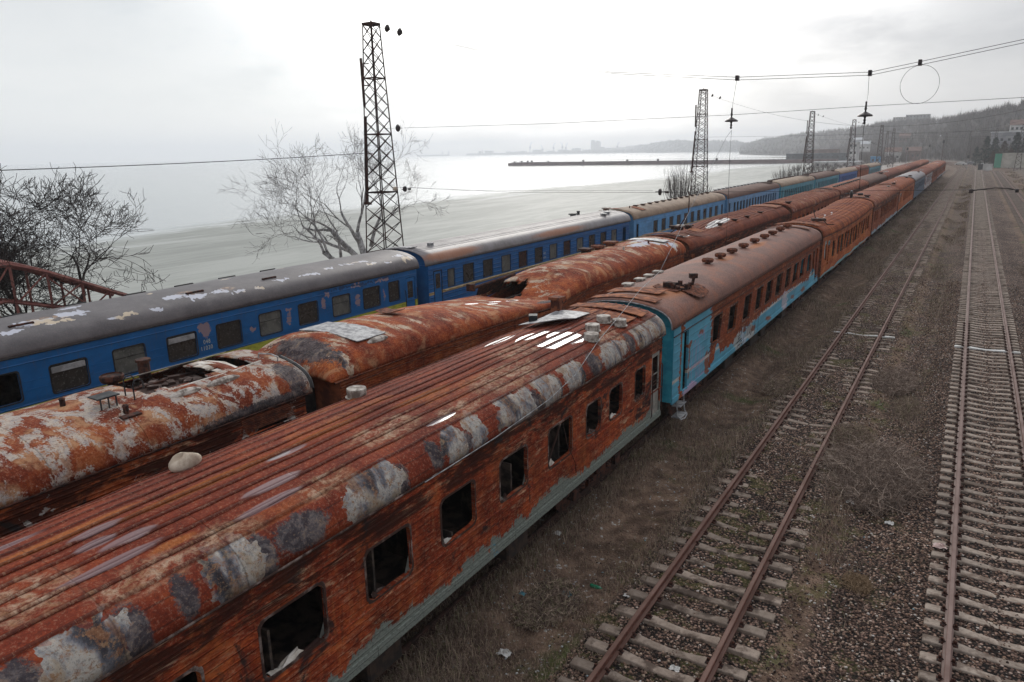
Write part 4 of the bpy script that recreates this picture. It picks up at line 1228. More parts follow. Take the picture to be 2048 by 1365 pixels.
t2a = coach('rust and pale patched coach with a torn hole in its roof', X2, yb, R_b1, S_b1, M_rustdark, 23.55, seed=5, jag=0.04, wr=0.16, group=G2, hole=None,
            moulds=(3.24, 3.0, 1.9), wob=.03, rny=110, rn=40, wins=[(1.0, 1.6, 2.1, 2.8)] + [(2.45 + 1.77 * i, 3.43 + 1.77 * i, 2.1, 2.85) for i in range(11)] + [(22.2, 23.1, 2.0, 3.1)])
ro = [c_ for c_ in t2a.children if c_.name.startswith('roof')][0]
me = ro.data
import bmesh
bm = bmesh.new(); bm.from_mesh(me)
dl = [f_ for f_ in bm.faces if 7.3 < f_.calc_center_median().y + yb < 10.0 - 0.0 and -1.15 < f_.calc_center_median().x < 0.55 + .25 * mnoise.noise(Vector((f_.calc_center_median().y * 2.5, 1, 2)))
      and not (8.9 + .2 * mnoise.noise(Vector((f_.calc_center_median().x * 3, 5, 2))) < f_.calc_center_median().y + yb < 9.10) and f_.calc_center_median().y + yb < 9.75]
bmesh.ops.delete(bm, geom=dl, context='FACES')
bm.to_mesh(me); bm.free()
Y_ = lambda w: w - yb
db = MB()
for k in range(9):
    y = 7.5 + .27 * k
    db.box(-1.1, .5, Y_(y), Y_(y) + .03, 3.80, 3.88)
for x in (-.6, .0): db.box(x, x + .05, Y_(7.4), Y_(9.8), 3.88, 3.94)
db.box(-.9, .45, Y_(7.6), Y_(9.8), 3.50, 3.56)
db.build('roof_frame', M_rustdark, t2a)
eg = MB()
eg.tube([(.62, Y_(7.3), 4.17), (.60, Y_(8.2), 4.185), (.62, Y_(9.1), 4.18), (.55, Y_(9.85), 4.2)], .022, 6)
eg.build('torn_roof_edge', M_white, t2a)
sw = MB()
sw.sheet([[(-.55, Y_(8.8), 4.20), (-.1, Y_(8.82), 4.24), (.45, Y_(8.85), 4.20)], [(-.6, Y_(9.05), 4.22), (0, Y_(9.1), 4.26), (.55, Y_(9.1), 4.20)], [(-.5, Y_(9.3), 4.21), (0, Y_(9.35), 4.24), (.5, Y_(9.3), 4.20)]], .015)
sw.sheet([[(-1.1, Y_(7.5), 4.12), (-.92, Y_(7.6), 4.20)], [(-1.1, Y_(8.3), 4.12), (-.82, Y_(8.3), 4.22)], [(-1.1, Y_(9.1), 4.12), (-.7, Y_(9.1), 4.24)], [(-1.1, Y_(9.9), 4.12), (-.7, Y_(9.9), 4.24)]], .015)
sw.build('torn_roof_sheet', M_white, t2a)
dbr = MB()
rr = random.Random(5)
dbr.box(-.85, .5, Y_(7.45), Y_(8.9), 3.86, 3.884)
for k in range(26):
    x, y = rr.uniform(-.8, .45), rr.uniform(7.5, 8.8)
    s_ = rr.uniform(.04, .12)
    dbr.box(x - s_, x + s_, Y_(y) - s_ * .6, Y_(y) + s_ * .6, 3.88, 3.90 + rr.uniform(.02, .08), rr.uniform(0, 3))
dbr.build('debris', M_frame, t2a)
for (x, y, kd, mt_, s_) in ((-1.12, 8.2, 'pipe', M_rustdark, .8), (-.92, 7.4, 'cap', M_rustdark, 1.0), (-.15, 6.06, 'stub', M_rustdark, 1.0), (.94, 6.58, 'stub', M_rustdark, .8)):
    roof_vent(t2a, x, Y_(y), kd, mt_, s_)
lp = MB()
for x in (.32, .61):
    lp.tube([(x, Y_(6.95), roofz(x)), (x, Y_(6.95), roofz(x) + .30)] + [(x, Y_(7.05) - .1 * math.cos(a), roofz(x) + .30 + .1 * math.sin(a)) for a in (.5, 1.1, 1.6, 2.1, 2.7)] + [(x, Y_(7.15), roofz(x) + .2)], .014, 7)
lp.build('hoop_handle', M_blackp, t2a)
br = MB()
for k in range(3): br.bar((.62, Y_(6.33) + .14 * k, roofz(.62)), (.62, Y_(6.33) + .14 * k, roofz(.62) + .22), .014)
br.box(.32, .65, Y_(6.27), Y_(6.67), roofz(.62) + .22, roofz(.62) + .245)
br.build('bracket', M_blackp, t2a)
cyl = MB()
for (y0_, y1_) in ((7.44, 8.1), (8.25, 9.0)):
    cyl.tube([(.91, Y_(y0_) + (y1_ - y0_) * t / 6, roofz(.91) + .02) for t in range(7)], .09, 10, [.03, .075, .09, .095, .09, .075, .03])
cyl.build('roof_cylinder', M_puck, t2a)
hn = MB().tube([(.35, Y_(9.95), 4.2), (.38, Y_(9.95), 4.32), (.6, Y_(10.1), 4.30), (.8, Y_(10.1), 4.26), (.8, Y_(10.1), 4.12)], .016, 6)
hn.build('grab_handle', M_zinc, t2a)
ez = MB().tube([(x, 23.76, z) for x, z, s in profile(40)[0][1:14]], .06, 8); ez.build('end_trim', M_blackp, t2a)
lv = MB()
for k in range(8): lv.box(HALF + .004, HALF + .02, 21.9, 23.2, 3.08 + .036 * k, 3.096 + .036 * k)
lv.build('louvre', M_rustplain, t2a)

yb2 = 11.15


def sagB(x, y, z):
    if z < 3.3: return (x, y, z)
    w = y + yb2
    s = 0.0
    if w < 21.6: s = .78 * max(0, (w - 13.2) / 8.4) ** 1.6
    else: s = .78 * max(0, 1 - (w - 21.6) / 2.6) ** 1.6
    a = max(0.0, min(1.0, (z - 3.42) / .8)) ** 1.5
    return (x, y, z - s * a - .24 * s * min(1, max(0, (z - 3.3) / .12)))


def sideB(x, y, z):
    w = y + yb2
    s = .95 * max(0, (w - 13.2) / 8.4) ** 1.5 if w < 21.6 else .95 * max(0, 1 - (w - 21.6) / 2.6) ** 1.6
    return (x, y, z - .28 * s * max(0, min(1, (z - 2.0) / 1.4)))


t2b = coach('orange rusted coach with caved-in roof in the middle train', X2, yb2, R_b2, S_b2, M_endorange, 23.55, seed=6, jag=0.03, wr=0.2, group=G2, near='hip', far='lip', hipl=1.3,
            deform=sagB, sdeform=sideB, moulds=(3.26, 3.0, 1.95), wob=.045, rny=130, rn=40, mouldm=M_rustplain, gutterm=M_rustplain,
            wins=[(.9, 1.7, 2.0, 2.7)] + [(2.5 + 1.77 * i, 3.3 + 1.77 * i, 2.2, 2.75) for i in range(11)] + [(22.3, 22.9, 2.0, 2.95)])
ro = [c_ for c_ in t2b.children if c_.name.startswith('roof')][0]
bm = bmesh.new(); bm.from_mesh(ro.data)
dl = []
for f_ in bm.faces:
    c_ = f_.calc_center_median(); w = c_.y + yb2
    if 20.9 < w < 22.6 + .3 * mnoise.noise(Vector((c_.x * 4, 3, 1))) and -1.45 < c_.x < -.15 + .3 * mnoise.noise(Vector((w * 3, 0, 1))): dl.append(f_)
bmesh.ops.delete(bm, geom=dl, context='FACES'); bm.to_mesh(ro.data); bm.free()
tb = MB().sheet([[(-1.52, 9.9, 3.5), (-1.42, 9.9, 3.8), (-1.3, 10.0, 3.9)], [(-1.5, 10.6, 3.5), (-1.3, 10.6, 3.9), (-1.05, 10.6, 3.98)], [(-1.5, 11.4, 3.4), (-1.2, 11.4, 3.95), (-.95, 11.4, 4.08)]], .015)
tb.tube([(-1.35, 9.4, 3.86), (-1.1, 10.4, 3.98), (-.85, 11.5, 4.1)], .06, 8)
tb.box(-1.45, -1.15, 9.2, 9.35, 3.8, 4.05, .4)
tb.build('torn_roof_sheet', M_rustdark, t2b)
roof_plate(t2b, 1.1, 2.1, -.9, 1.12, .03, M_zinc, seed=51)
cyl = MB().tube([(1.2, 1.35 + .12 * t, roofz(1.2) + .03) for t in range(7)], .09, 10, [.03, .08, .095, .1, .095, .08, .03]); cyl.build('roof_cylinder', M_puck, t2b)
roof_plate(t2b, 3.6, 4.1, -.6, .1, .02, M_rustplain, seed=52)
roof_plate(t2b, 22.2, 22.9, -.9, 1.0, .04, M_zinc, seed=53)
roof_vent(t2b, .6, 21.2, 'stub', M_rustplain, 1); roof_vent(t2b, .5, 18.5, 'stub', M_puck, 1); roof_vent(t2b, -.9, 17.6, 'box', M_rustdark, 1.4); roof_vent(t2b, -.9, 18.8, 'cap', M_rustplain, 1.4); roof_vent(t2b, -.9, 20.2, 'box', M_rustplain, 1.5)
bp = MB().box(.4, .42, -.075, -.06, 1.9, 2.5); bl = MB().lathe([(.0, 0), (.12, 0), (.12, .02), (0, .02)], (.95, -.08, 2.55), 14, 'y'); bl.build('round_hole', M_blackp, t2b)
lab2 = ['third coach of the middle train, ribbed dark red roof with a white puddle', 'fourth coach of the middle train, brown side with pale strip', 'fifth coach of the middle train, row of black vents on a smooth red roof', 'sixth coach of the middle train, plain brown roof',
        'seventh coach of the middle train, low round brown roof', 'eighth coach of the middle train, pink-brown roof', 'ninth coach of the middle train', 'tenth coach of the middle train, buckled roof', 'eleventh and last coach of the middle train']
sp2 = [(R_darkbrown, S_rust), (R_red, S_b2), (R_red, S_rust), (R_brown, S_rust), (R_darkbrown, S_rust), (R_red, S_rust), (R_darkbrown, S_rust), (R_red, S_rust), (R_redorange, S_rust)]
for i, (lb, (r_, s_)) in enumerate(zip(lab2, sp2)):
    df = None
    if i == 0: df = lambda x, y, z: (x, y, z - (.30 * math.exp(-((y - 4.8) / 3.0) ** 2) * max(0, min(1, (z - 3.4) / .7))))
    if i == 7: df = lambda x, y, z: (x, y, z - (.5 * math.exp(-((y - 11) / 4.0) ** 2) * max(0, min(1, (z - 3.4) / .7))))
    c_ = coach(lb, X2, yb2 + 24.55 * (i + 1), r_, s_, M_rustplain, 23.55, seed=60 + i, lod=1 if i < 3 else 2, group=G2, near='lip' if i in (0, 1, 2) else 'hip', far='hip' if i in (0, 3) else 'lip', wob=.05,
               rib=(.75, .27, .03) if i < 2 else None, deform=df, moulds=(3.2, 2.95) if i < 2 else (3.16,))
    if i == 0:
        roof_plate(c_, .3, .9, -1.2, 1.1, .08, M_rustplain, seed=61)
        sh = MB().sheet([[(.55, 2.3, 4.33), (1.2, 2.3, 4.20)], [(.55, 3.2, 4.36), (1.25, 3.2, 4.22)]], .02); sh.build('torn_roof_sheet', M_rustorange, c_)
        for (x, y) in ((.2, 2.2), (.0, 2.8), (.35, 3.1), (-.2, 2.4)): roof_vent(c_, x, y, 'box', M_puck if x == .0 else M_rustdark, 1.2, .1)
        for (x, y) in ((.9, 7.2), (.95, 10.2), (1.0, 13), (1.0, 16.5)): roof_vent(c_, x, y, 'box', M_rustdark, .9)
        roof_plate(c_, 20.8, 22.8, -1.0, 1.1, .06, M_rustorange, seed=62)
    if i == 1:
        roof_vent(c_, .9, 1.5, 'box', M_rustdark, 1.2); roof_plate(c_, 21.8, 23.0, -1.2, 1.0, .1, M_rustdark, seed=63)
    if i == 2:
        for k in range(13): roof_vent(c_, .55, 2 + 1.6 * k, 'box', M_blackp, 1.0)
    if i == 3:
        roof_vent(c_, .8, 21.5, 'box', M_rustdark, 1.8); roof_plate(c_, 22, 23, -1, 1, .12, M_rustdark, seed=64)
# ------------------------------------------------------------------ train 3 (blue, by the sea)
y3 = 1.5
W_c1 = [(.6, 1.2, 1.14, 3.05)] + [(2.0 + 1.76 * i, 2.98 + 1.76 * i, 2.18, 3.02) for i in range(11)]
W_c1 = [(.6, 1.2, 1.14, 3.05), (2.4, 3.4, 2.2, 3.02), (4.2, 5.2, 2.2, 3.02), (6.0, 7.0, 2.2, 3.02), (7.78, 8.78, 2.17, 2.96), (9.55, 10.53, 2.18, 2.97), (11.28, 12.30, 2.18, 2.96), (13.08, 14.04, 2.19, 2.99), (14.83, 15.80, 2.22, 3.0), (16.64, 17.58, 2.24, 3.02), (18.38, 19.33, 2.22, 3.0), (20.12, 21.12, 2.20, 3.03), (21.70, 22.38, 2.22, 3.05), (22.84, 23.46, 1.14, 3.08)]
pn = [None, M_glassd, M_glassd, None, 'blind', M_glassp, 'blind', M_glassd, M_glassp, M_glassd, M_glassp, M_glassd, M_glassd, None]
t3a = coach('deep blue coach with yellow band, grey roof flaking in white patches', X3, y3, R_c1, S_c1, M_blue, 23.6, wins=W_c1, seed=7, jag=0.0, wr=0.09, group=G3, glass=M_glassd, panes=pn,
            moulds=(3.20, 2.06), gutterm=M_rubber, wob=.012)
dd = MB(); dd.bevbox(HALF - .05, HALF - .02, 22.87, 23.43, 1.16, 2.15, .01); dd.box(HALF - .05, HALF - .02, 22.87, 22.96, 2.15, 3.05); dd.box(HALF - .05, HALF - .02, 23.34, 23.43, 2.15, 3.05); dd.box(HALF - .05, HALF - .02, 22.96, 23.34, 2.9, 3.05)
dr = dd.build('door', M_blue, t3a)
pane((22.96, 23.34, 2.15, 2.9, .06), HALF, dr, M_glassd)
hb = MB().bar((HALF - .01, 22.96, 2.38), (HALF - .01, 23.34, 2.38), .014).bar((HALF - .01, 22.96, 2.48), (HALF - .01, 23.34, 2.48), .014); hb.build('bar', M_rubber, dr)
hr = MB()
for y in (22.74, 23.55): hr.tube([(HALF + .02, y, 1.3), (HALF + .06, y, 1.35), (HALF + .06, y, 2.5), (HALF + .02, y, 2.55)], .016, 6)
hr.build('handrail', M_rubber, t3a)
# raised short ribs between the windows
for a, b in zip(W_c1[1:-1], W_c1[2:-1]):
    for z in (2.44, 2.68): MB().box(HALF + .001, HALF + .010, a[1] + .12, b[0] - .12, z, z + .018).build('rib', M_blue, t3a)
for (x, ya, yb_) in ((.79, 8.81, 9.44), (.81, 14.14, 14.78), (.81, 17.25, 17.85), (-.95, 9.4, 10.0), (-.95, 11.2, 11.8), (-.95, 13.1, 13.8), (-.95, 14.9, 15.6), (-.95, 16.7, 17.4), (-.95, 18.6, 19.3)):
    h_ = MB(); z = roofz(x)
    h_.box(x - .05, x + .05, ya - y3, ya - y3 + .06, z - .02, z + .07); h_.box(x - .05, x + .05, yb_ - y3 - .06, yb_ - y3, z - .02, z + .07)
    h_.tube([(x, ya - y3, z + .05), (x, yb_ - y3, z + .05)], .035, 8)
    h_.build('roof_step', M_rubber if x < 0 else M_rustdark, t3a)
cu = bpy.data.curves.new('lettering', 'FONT')


def lettering(txt, x, y, z, size, parent, mt, sx=1.0):
    cu = bpy.data.curves.new('lettering', 'FONT'); cu.body = txt; cu.size = size; cu.extrude = .001; cu.space_character = 1.15
    to = bpy.data.objects.new('lettering', cu); COL.objects.link(to)
    bpy.context.view_layer.update()
    me = bpy.data.meshes.new_from_object(to)
    bpy.data.objects.remove(to)
    o = bpy.data.objects.new('lettering', me); COL.objects.link(o)
    me.materials.clear(); me.materials.append(mt)
    o.parent = parent; o.location = (x, y, z); o.rotation_euler = (PI / 2, 0, PI / 2); o.scale = (sx, 1, 1)
    return o


bpy.data.curves.remove(cu)
lettering('048', HALF + .006, 14.03 - y3, 2.47, .20, t3a, M_yellow, .8)['label'] = 'white painted number 048'
lettering('11030', HALF + .006, 13.90 - y3, 2.26, .20, t3a, M_yellow, .82)['label'] = 'white painted number 11030'

y3b = 25.95
W_c2 = [(.42, 1.02, 1.5, 3.08), (1.5, 2.04, 2.2, 3.02), (2.78, 3.68, 2.2, 3.06)] + [(4.54 + 1.768 * i, 5.42 + 1.768 * i, 2.2, 3.04) for i in range(10)] + [(22.4, 23.0, 1.14, 3.05)]
pn2 = [None, M_glassp, M_glassd, M_glassd, M_glassp, M_rustdark, M_glassd, M_glassp, M_rustdark, M_glassp, M_glassd, M_glassd, M_glassp, None]
t3b = coach('blue ribbed coach with ochre stripe and silver-grey roof', X3, y3b, R_c2, S_c2, M_blue, 23.55, wins=W_c2, seed=8, jag=0.0, wr=0.04, group=G3, glass=M_glassd, panes=pn2,
            moulds=(3.24, 3.14), gutterm=M_rubber, lod=1, rib=(.95, .2, .02), wob=.006)
st_ = MB().tube([(HALF + .012, 1.2 + .5 * k, 2.06) for k in range(44)], .035, 8); st_.build('stripe_moulding', plain('ochre_stripe', (.30, .21, .10), (.46, .36, .2), 3, .7, .003), t3b)
dr = MB().bevbox(HALF - .05, HALF - .02, .44, 1.0, 1.5, 3.05, .01).build('door', M_blue, t3b)
pane((.55, .9, 2.25, 2.95, .05), HALF + .03, dr, M_glassd)
lettering('042', HALF + .006, 36.78 - y3b, 2.58, .17, t3b, M_yellow, .9); lettering('16033', HALF + .006, 36.70 - y3b, 2.34, .15, t3b, M_yellow, .9)
roof_vent(t3b, .5, 1.6, 'puck', M_zinc, .9); roof_vent(t3b, .9, 20.6, 'box', M_zinc, 1.1); roof_vent(t3b, .7, 21.6, 'box', M_zinc, 1.1); roof_vent(t3b, -.9, 19.4, 'box', M_blackp, 1.3); roof_vent(t3b, -.9, 20.2, 'pipe', M_blackp, .7)
roof_plate(t3b, .1, .6, -1.1, .5, .04, M_zinc, seed=70)
lab3 = ['light blue coach with ochre stripe and vents along an ochre roof', 'pale blue coach with brown roof and crowded broken windows', 'teal coach with ochre-grey roof behind the second tower', 'teal coach with greyish brown roof and small vents',
        'deep blue coach with pale ochre roof', 'short brown rusted wagon between blue coaches', 'far pale-roofed blue coach at the end of the row by the sea']
sp3 = [(R_tan, S_c3, M_lblue, 'win'), (R_brown, S_c4, M_lblue, None), (R_tan, S_c5, M_turq, None), (R_brown, S_c5, M_turq, None), (R_tan, S_c6, M_blue, None), (R_darkbrown, S_b2, M_rustdark, None), (R_tan, S_c5, M_turq, 'win')]
yy = 50.4
for i, (lb, (r_, s_, e_, g_)) in enumerate(zip(lab3, sp3)):
    Lc = 23.4 if i != 5 else 19.5
    if i == 0: ww = [(.5, 1.0, 1.14, 3.05)] + [(4.0 + 1.8 * k, 4.85 + 1.8 * k, 2.1, 3.0) for k in range(10)] + [(22.3, 22.8, 2.1, 3.0)]
    elif i == 5: ww = []
    else: ww = [(.6, 1.2, 1.3, 3.0)] + [(2.4 + 1.25 * k, 3.2 + 1.25 * k, 1.95, 2.95) for k in range(16)]
    c_ = coach(lb, X3, yy, r_, s_, e_, Lc, wins=ww or [(2, 2.5, 2, 2.5)], seed=80 + i, lod=1 if i < 2 else 2, group=G3, glass=M_glassd if g_ else None, wr=.03, near='lip' if i != 5 else 'hip', far='lip' if i != 5 else 'hip', jag=0.0 if g_ else .02,
               moulds=(3.2,) + ((2.05,) if i == 0 else ()), gutterm=e_, wob=.01, mouldm=None)
    if i < 4:
        for k in range(13 if i < 2 else 11):
            roof_vent(c_, (.25 if i == 0 else -.75), 3.4 + 1.52 * k, 'box', M_rustdark if i != 1 else M_zinc, .95 if i == 0 else 1.1)
    if i == 0:
        roof_plate(c_, -.1, .6, -1.3, .4, .10, M_rustorange, seed=90); roof_plate(c_, 2.2, 3.0, .35, 1.3, .05, M_rustorange, seed=91)
        roof_vent(c_, -.9, .4, 'box', M_puck, 1.4); roof_vent(c_, .3, 2.1, 'stub', M_rustdark, 1.5)
    if i in (1, 2, 3): roof_plate(c_, 20.5, 22.5, -1, 1, .1, M_rustdark, seed=92 + i); roof_vent(c_, .6, 22.2, 'box', M_rustdark, 1.6)
    yy += Lc + 1.0

# fittings drawn for the taller crown are lowered onto it
for o_ in list(bpy.data.objects):
    if o_.parent and o_.name.split('.')[0] in ('torn_roof_sheet', 'chimney', 'vent_stub', 'broken_hatch', 'bent_bracket', 'torn_roof_edge', 'grab_handle') and o_.location.z == 0:
        o_.location.z = -.10
# broken glass, a leaning pole and rags in the burnt-out windows of the nearest coach
rw = random.Random(9)
for k, w in enumerate(W_a1[3:12]):
    for q in range(2):
        mb = MB(); y = w[0] + .03 if q else w[1] - .03; sg = 1 if q else -1; h = rw.uniform(.08, .3); b = rw.uniform(.05, .16)
        if rw.random() < .3: continue
        mb.add([(HALF - .04, y, w[2]), (HALF - .04, y + sg * b, w[2]), (HALF - .04, y, w[2] + h), (HALF - .046, y, w[2]), (HALF - .046, y + sg * b, w[2]), (HALF - .046, y, w[2] + h)], [(0, 1, 2), (5, 4, 3), (0, 3, 4, 1), (1, 4, 5, 2), (2, 5, 3, 0)])
        mb.build('glass_shard', M_glassp, t1a)
    g = []
    for i in range(4): g.append([(HALF - .02 - .03 * i, w[0] + .1 + .09 * j + rw.uniform(-.02, .02), w[2] + rw.uniform(.0, .05)) for j in range(rw.choice((3, 5, 7)))]) if i == 0 else g.append([(p[0] - .035 + rw.uniform(-.01, .01), p[1] + rw.uniform(-.03, .03), p[2] + rw.uniform(-.03, .03)) for p in g[-1]])
    MB().sheet(g, .01).build('rag', M_white if k % 2 else M_frame, t1a)
w = W_a1[8]
MB().bar((HALF - .12, w[0] + .15, w[2]), (HALF - .02, w[0] + .55, w[3] - .03), .025, 5).build('leaning_pole', M_frame, t1a)
MB().tube([(HALF + .01, w[0] + .6, w[3]), (HALF + .04, w[0] + .75, 2.3), (HALF + .05, w[0] + 1.1, 1.75), (HALF + .03, w[0] + 1.2, 1.45)], .008, 5).build('hanging_cable', M_rustdark, t1a)
# ------------------------------------------------------------------ ground, tracks
XA, XB, XD = -3.57, 1.40, 6.20
CURVE_Y, CURVE_R = 300.0, 620.0


def cpt(x, y):
    """a point of a track line: straight until CURVE_Y, then bending left"""
    if y <= CURVE_Y: return x, y
    a = (y - CURVE_Y) / CURVE_R
    r = CURVE_R + x
    return -CURVE_R + r * math.cos(a), CURVE_Y + r * math.sin(a)


def sstep(x, a, b):
    t = np.clip((x - a) / (b - a), 0, 1)
    return t * t * (3 - 2 * t)


def ground_z(X, Y):
    X = np.asarray(X, float); Y = np.asarray(Y, float)
    z = np.full(np.broadcast(X, Y).shape, -0.42)
    z = z + .04 * np.sin(X * 1.3 + Y * .21) + .04 * np.sin(X * .7 - Y * .33) + .02 * np.sin(3.1 * X + 1.7 * Y)
    for c in (X1, X2, X3, XA, XB, XD):
        w = 1.55 if c in (XA, XB) else 1.3
        k = 1 - sstep(np.abs(X - c), w, w + .7)
        bz = -0.285 + (.085 * sstep(Y, 12.0, 17.0) * (.75 + .25 * np.sin(Y * .9 + X)) if c == XA else (.045 if c == XB else (.085 if c < -8 else 0)))
        z = z * (1 - k) + bz * k
    z = z - .0
    k = sstep(-X, 27.0, 56.0); z = z * (1 - k) + (-2.0) * k
    k = sstep(-X, 56.0, 62.0); z = z - .8 * k
    return z


def coast_x(Y):
    """x of the waterline at distance Y"""
    return np.interp(Y, [-300, 300, 440, 540, 700, 1200, 2700, 3000, 3400, 6000, 9000], [-58, -58, -66, -84, -120, -210, -360, -900, -1700, -4200, -7200])


def grid_mesh(name, xs, ys, zf, m, warp=None, **kw):
    Xg, Yg = np.meshgrid(xs, ys)
    if warp is not None: Xg = warp(Xg, Yg)
    Z = zf(Xg, Yg)
    V = np.stack([Xg.ravel(), Yg.ravel(), Z.ravel()], 1)
    nx, ny = len(xs), len(ys)
    i = np.arange(ny - 1)[:, None] * nx + np.arange(nx - 1)[None, :]
    F = np.stack([i, i + 1, i + nx + 1, i + nx], -1).reshape(-1, 4)
    return npmesh(name, V, F, m, uv=V[:, :2], smooth=True, **kw)


# ground material: ballast near the tracks, weeds and soil between, beach by the water
m_g, N = mat('railway_ground')
P_ = N.geo('Position')
sp = N.sep(P_)
big = N.noise(P_, 0.35, 6, 0.6, 0.3)
mid = N.noise(P_, 2.4, 6, 0.65, 0.2)
fine = N.noise(P_, 26, 3, 0.7)
stv = N.new('ShaderNodeTexVoronoi', feature='F1'); N.put(stv.inputs['Vector'], P_); stv.inputs['Scale'].default_value = 17.0
rc = N.sep(stv.outputs['Color'])[0]
stone = N.ramp(rc, [(0, (.036, .024, .020)), (.45, (.115, .074, .058)), (.75, (.19, .122, .093)), (.93, (.29, .20, .155)), (1, (.40, .36, .32))])
stone = N.mix(N.step(stv.outputs['Distance'], 0.35, 0.62), stone, (.012, .010, .009))
soil = N.mix(N.step(mid, .3, .7), (.058, .037, .027), (.165, .112, .080))
soil = N.mix(N.step(big, .56, .66), soil, (.050, .058, .022))
soil = N.mix(N.m('MULTIPLY', N.step(rc, .93, .95), N.step(mid, .5, .6)), soil, (.30, .29, .27))


def near(c, w0, w1):
    return N.step(N.m('ABSOLUTE', N.m('SUBTRACT', sp[0], c)), w0, w1, 1.0, 0.0)


bal = N.m('MAXIMUM', near(XB, 2.3, 3.6), N.m('MULTIPLY', near(XA, 1.1, 1.9), .95))
bal = N.step(N.m('MULTIPLY_ADD', N.m('SUBTRACT', mid, .5), .9, bal), .30, .62)
col = N.mix(bal, soil, stone)
bl1 = N.step(N.noise(P_, .55, 7, .7, .5, st=(1, .7, 1), off=(2, 9, 0)), .38, .62)
col = N.mix(1.0, col, N.mix(bl1, (.90, .90, .93), (1.55, 1.54, 1.54)), 'MULTIPLY')
moss = N.m('MULTIPLY', N.step(N.m('MULTIPLY_ADD', fine, .12, N.noise(P_, 1.1, 7, .75, .3, off=(4, 4, 0))), .58, .64), near(-3.0, 1.6, 3.4))
col = N.mix(N.m('MULTIPLY', moss, .5), col, (.095, .090, .030))
far_k = N.step(sp[0], -30, -26, 1.0, 0.0)
beach = N.mix(N.step(mid, .4, .7), (.20, .150, .115), (.30, .24, .19))
beach = N.mix(N.step(N.noise(P_, .25, 7, .7, off=(1, 8, 0)), .50, .55), beach, (.74, .75, .77))
edge = N.step(N.m('ADD', sp[0], N.m('MULTIPLY', big, 3.0)), -55.5, -52.5, 1.0, 0.0)
beach = N.mix(edge, beach, (.82, .83, .85))
col = N.mix(far_k, col, beach)
rr_ = N.step(sp[0], 9.5, 12.5)
grit = N.mix(N.step(mid, .4, .6), (.075, .066, .058), (.16, .142, .125))
col = N.mix(N.m('MULTIPLY', rr_, .8), col, grit)
farland = N.step(sp[1], 330, 520)
col = N.mix(N.m('MULTIPLY', N.m('MULTIPLY', N.step(sp[1], 30, 120), .6), N.step(N.noise(P_, .5, 7, .7, .4, st=(1, .25, 1), off=(6, 2, 0)), .35, .65)), col, (.16, .118, .092))
col = N.mix(N.m('MULTIPLY', farland, .7), col, N.mix(N.step(N.noise(P_, .06, 6, .7), .4, .6), (.075, .062, .052), (.17, .145, .12)))
h = N.m('MULTIPLY_ADD', N.m('SUBTRACT', 1.0, stv.outputs['Distance']), .8, N.m('MULTIPLY', fine, .5))
N.finish(col, .95, N.bump(h, .035), spec=.12)

xs = np.unique(np.round(np.r_[np.linspace(-64, -30, 14), np.linspace(-30, -10, 26), np.linspace(-10, 8, 60), np.linspace(8, 30, 16), np.geomspace(30, 2500, 16)], 3))
ys = np.unique(np.round(np.r_[np.linspace(-60, 0, 12), np.linspace(0, 60, 120), np.linspace(60, 420, 80), np.geomspace(420, 6300, 30)], 3))


def wland(X, Y):
    cx_ = coast_x(Y)
    t = (X + 58) / (28.0)
    # left edge follows the coast, right of x=-30 unchanged
    return np.where(X < -30, -30 + (X + 30) * (cx_ + 30 - 4) / (-64 + 30), X)


def zland(X, Y):
    z = ground_z(X, Y)
    cx_ = coast_x(Y)
    far_ = Y > 300
    k = sstep(X, cx_ - 1, cx_ + 12)
    z = np.where(far_, -2.6 + (2.2) * k, z)
    # embankment up to the right of the line
    z = z + 1.3 * sstep(X, 9.5, 16) * (1 - sstep(Y, 260, 320))
    return z


grid_mesh('ground', xs, ys, zland, m_g, wland, kind='structure')

# water
m_w, N = mat('sea_water')
P_ = N.geo('Position'); sp = N.sep(P_)
wig = N.noise(P_, .018, 5, .55, .3, st=(1, .45, 1))
slx = N.m('MULTIPLY_ADD', N.m('SUBTRACT', wig, .5), 46.0, sp[0])
slx = N.m('ADD', slx, N.step(sp[1], 40, 90, -14.0, 0.0))
slush = N.step(slx, -112, -99)
str_ = N.noise(P_, .09, 6, .6, 1.2, st=(1.6, .25, 1))
w1 = N.noise(P_, .5, 5, .6, .4, st=(1.8, .7, 1)); w2 = N.noise(P_, 2.2, 3, .6, .2, st=(1.8, .7, 1))
hgt = N.m('MULTIPLY_ADD', w1, 1.0, N.m('MULTIPLY', w2, .25))
str_ = N.m('MULTIPLY_ADD', N.noise(P_, .45, 7, .7, .6, st=(2.2, .3, 1)), .45, N.m('MULTIPLY', str_, .55))
sc = N.mix(N.step(str_, .40, .60), (.27, .28, .255), (.38, .39, .36))
sc = N.mix(N.m('MULTIPLY', N.step(slx, -108, -88, 1.0, 0.0), N.step(str_, .5, .6)), sc, (.62, .64, .64))
b1 = N.new('ShaderNodeBsdfPrincipled'); N.put(b1.inputs['Base Color'], (.34, .37, .37)); N.put(b1.inputs['Roughness'], .16); b1.inputs['IOR'].default_value = 1.33
N.put(b1.inputs['Normal'], N.bump(hgt, .10, .8))
b2 = N.new('ShaderNodeBsdfPrincipled'); N.put(b2.inputs['Base Color'], sc); N.put(b2.inputs['Roughness'], .50); N.put(b2.inputs['Specular IOR Level'], .04)
N.put(b2.inputs['Normal'], N.bump(N.m('ADD', w2, str_), .05, .5))
mx = N.new('ShaderNodeMixShader'); N.put(mx.inputs[0], slush); N.nt.links.new(b1.outputs[0], mx.inputs[1]); N.nt.links.new(b2.outputs[0], mx.inputs[2])
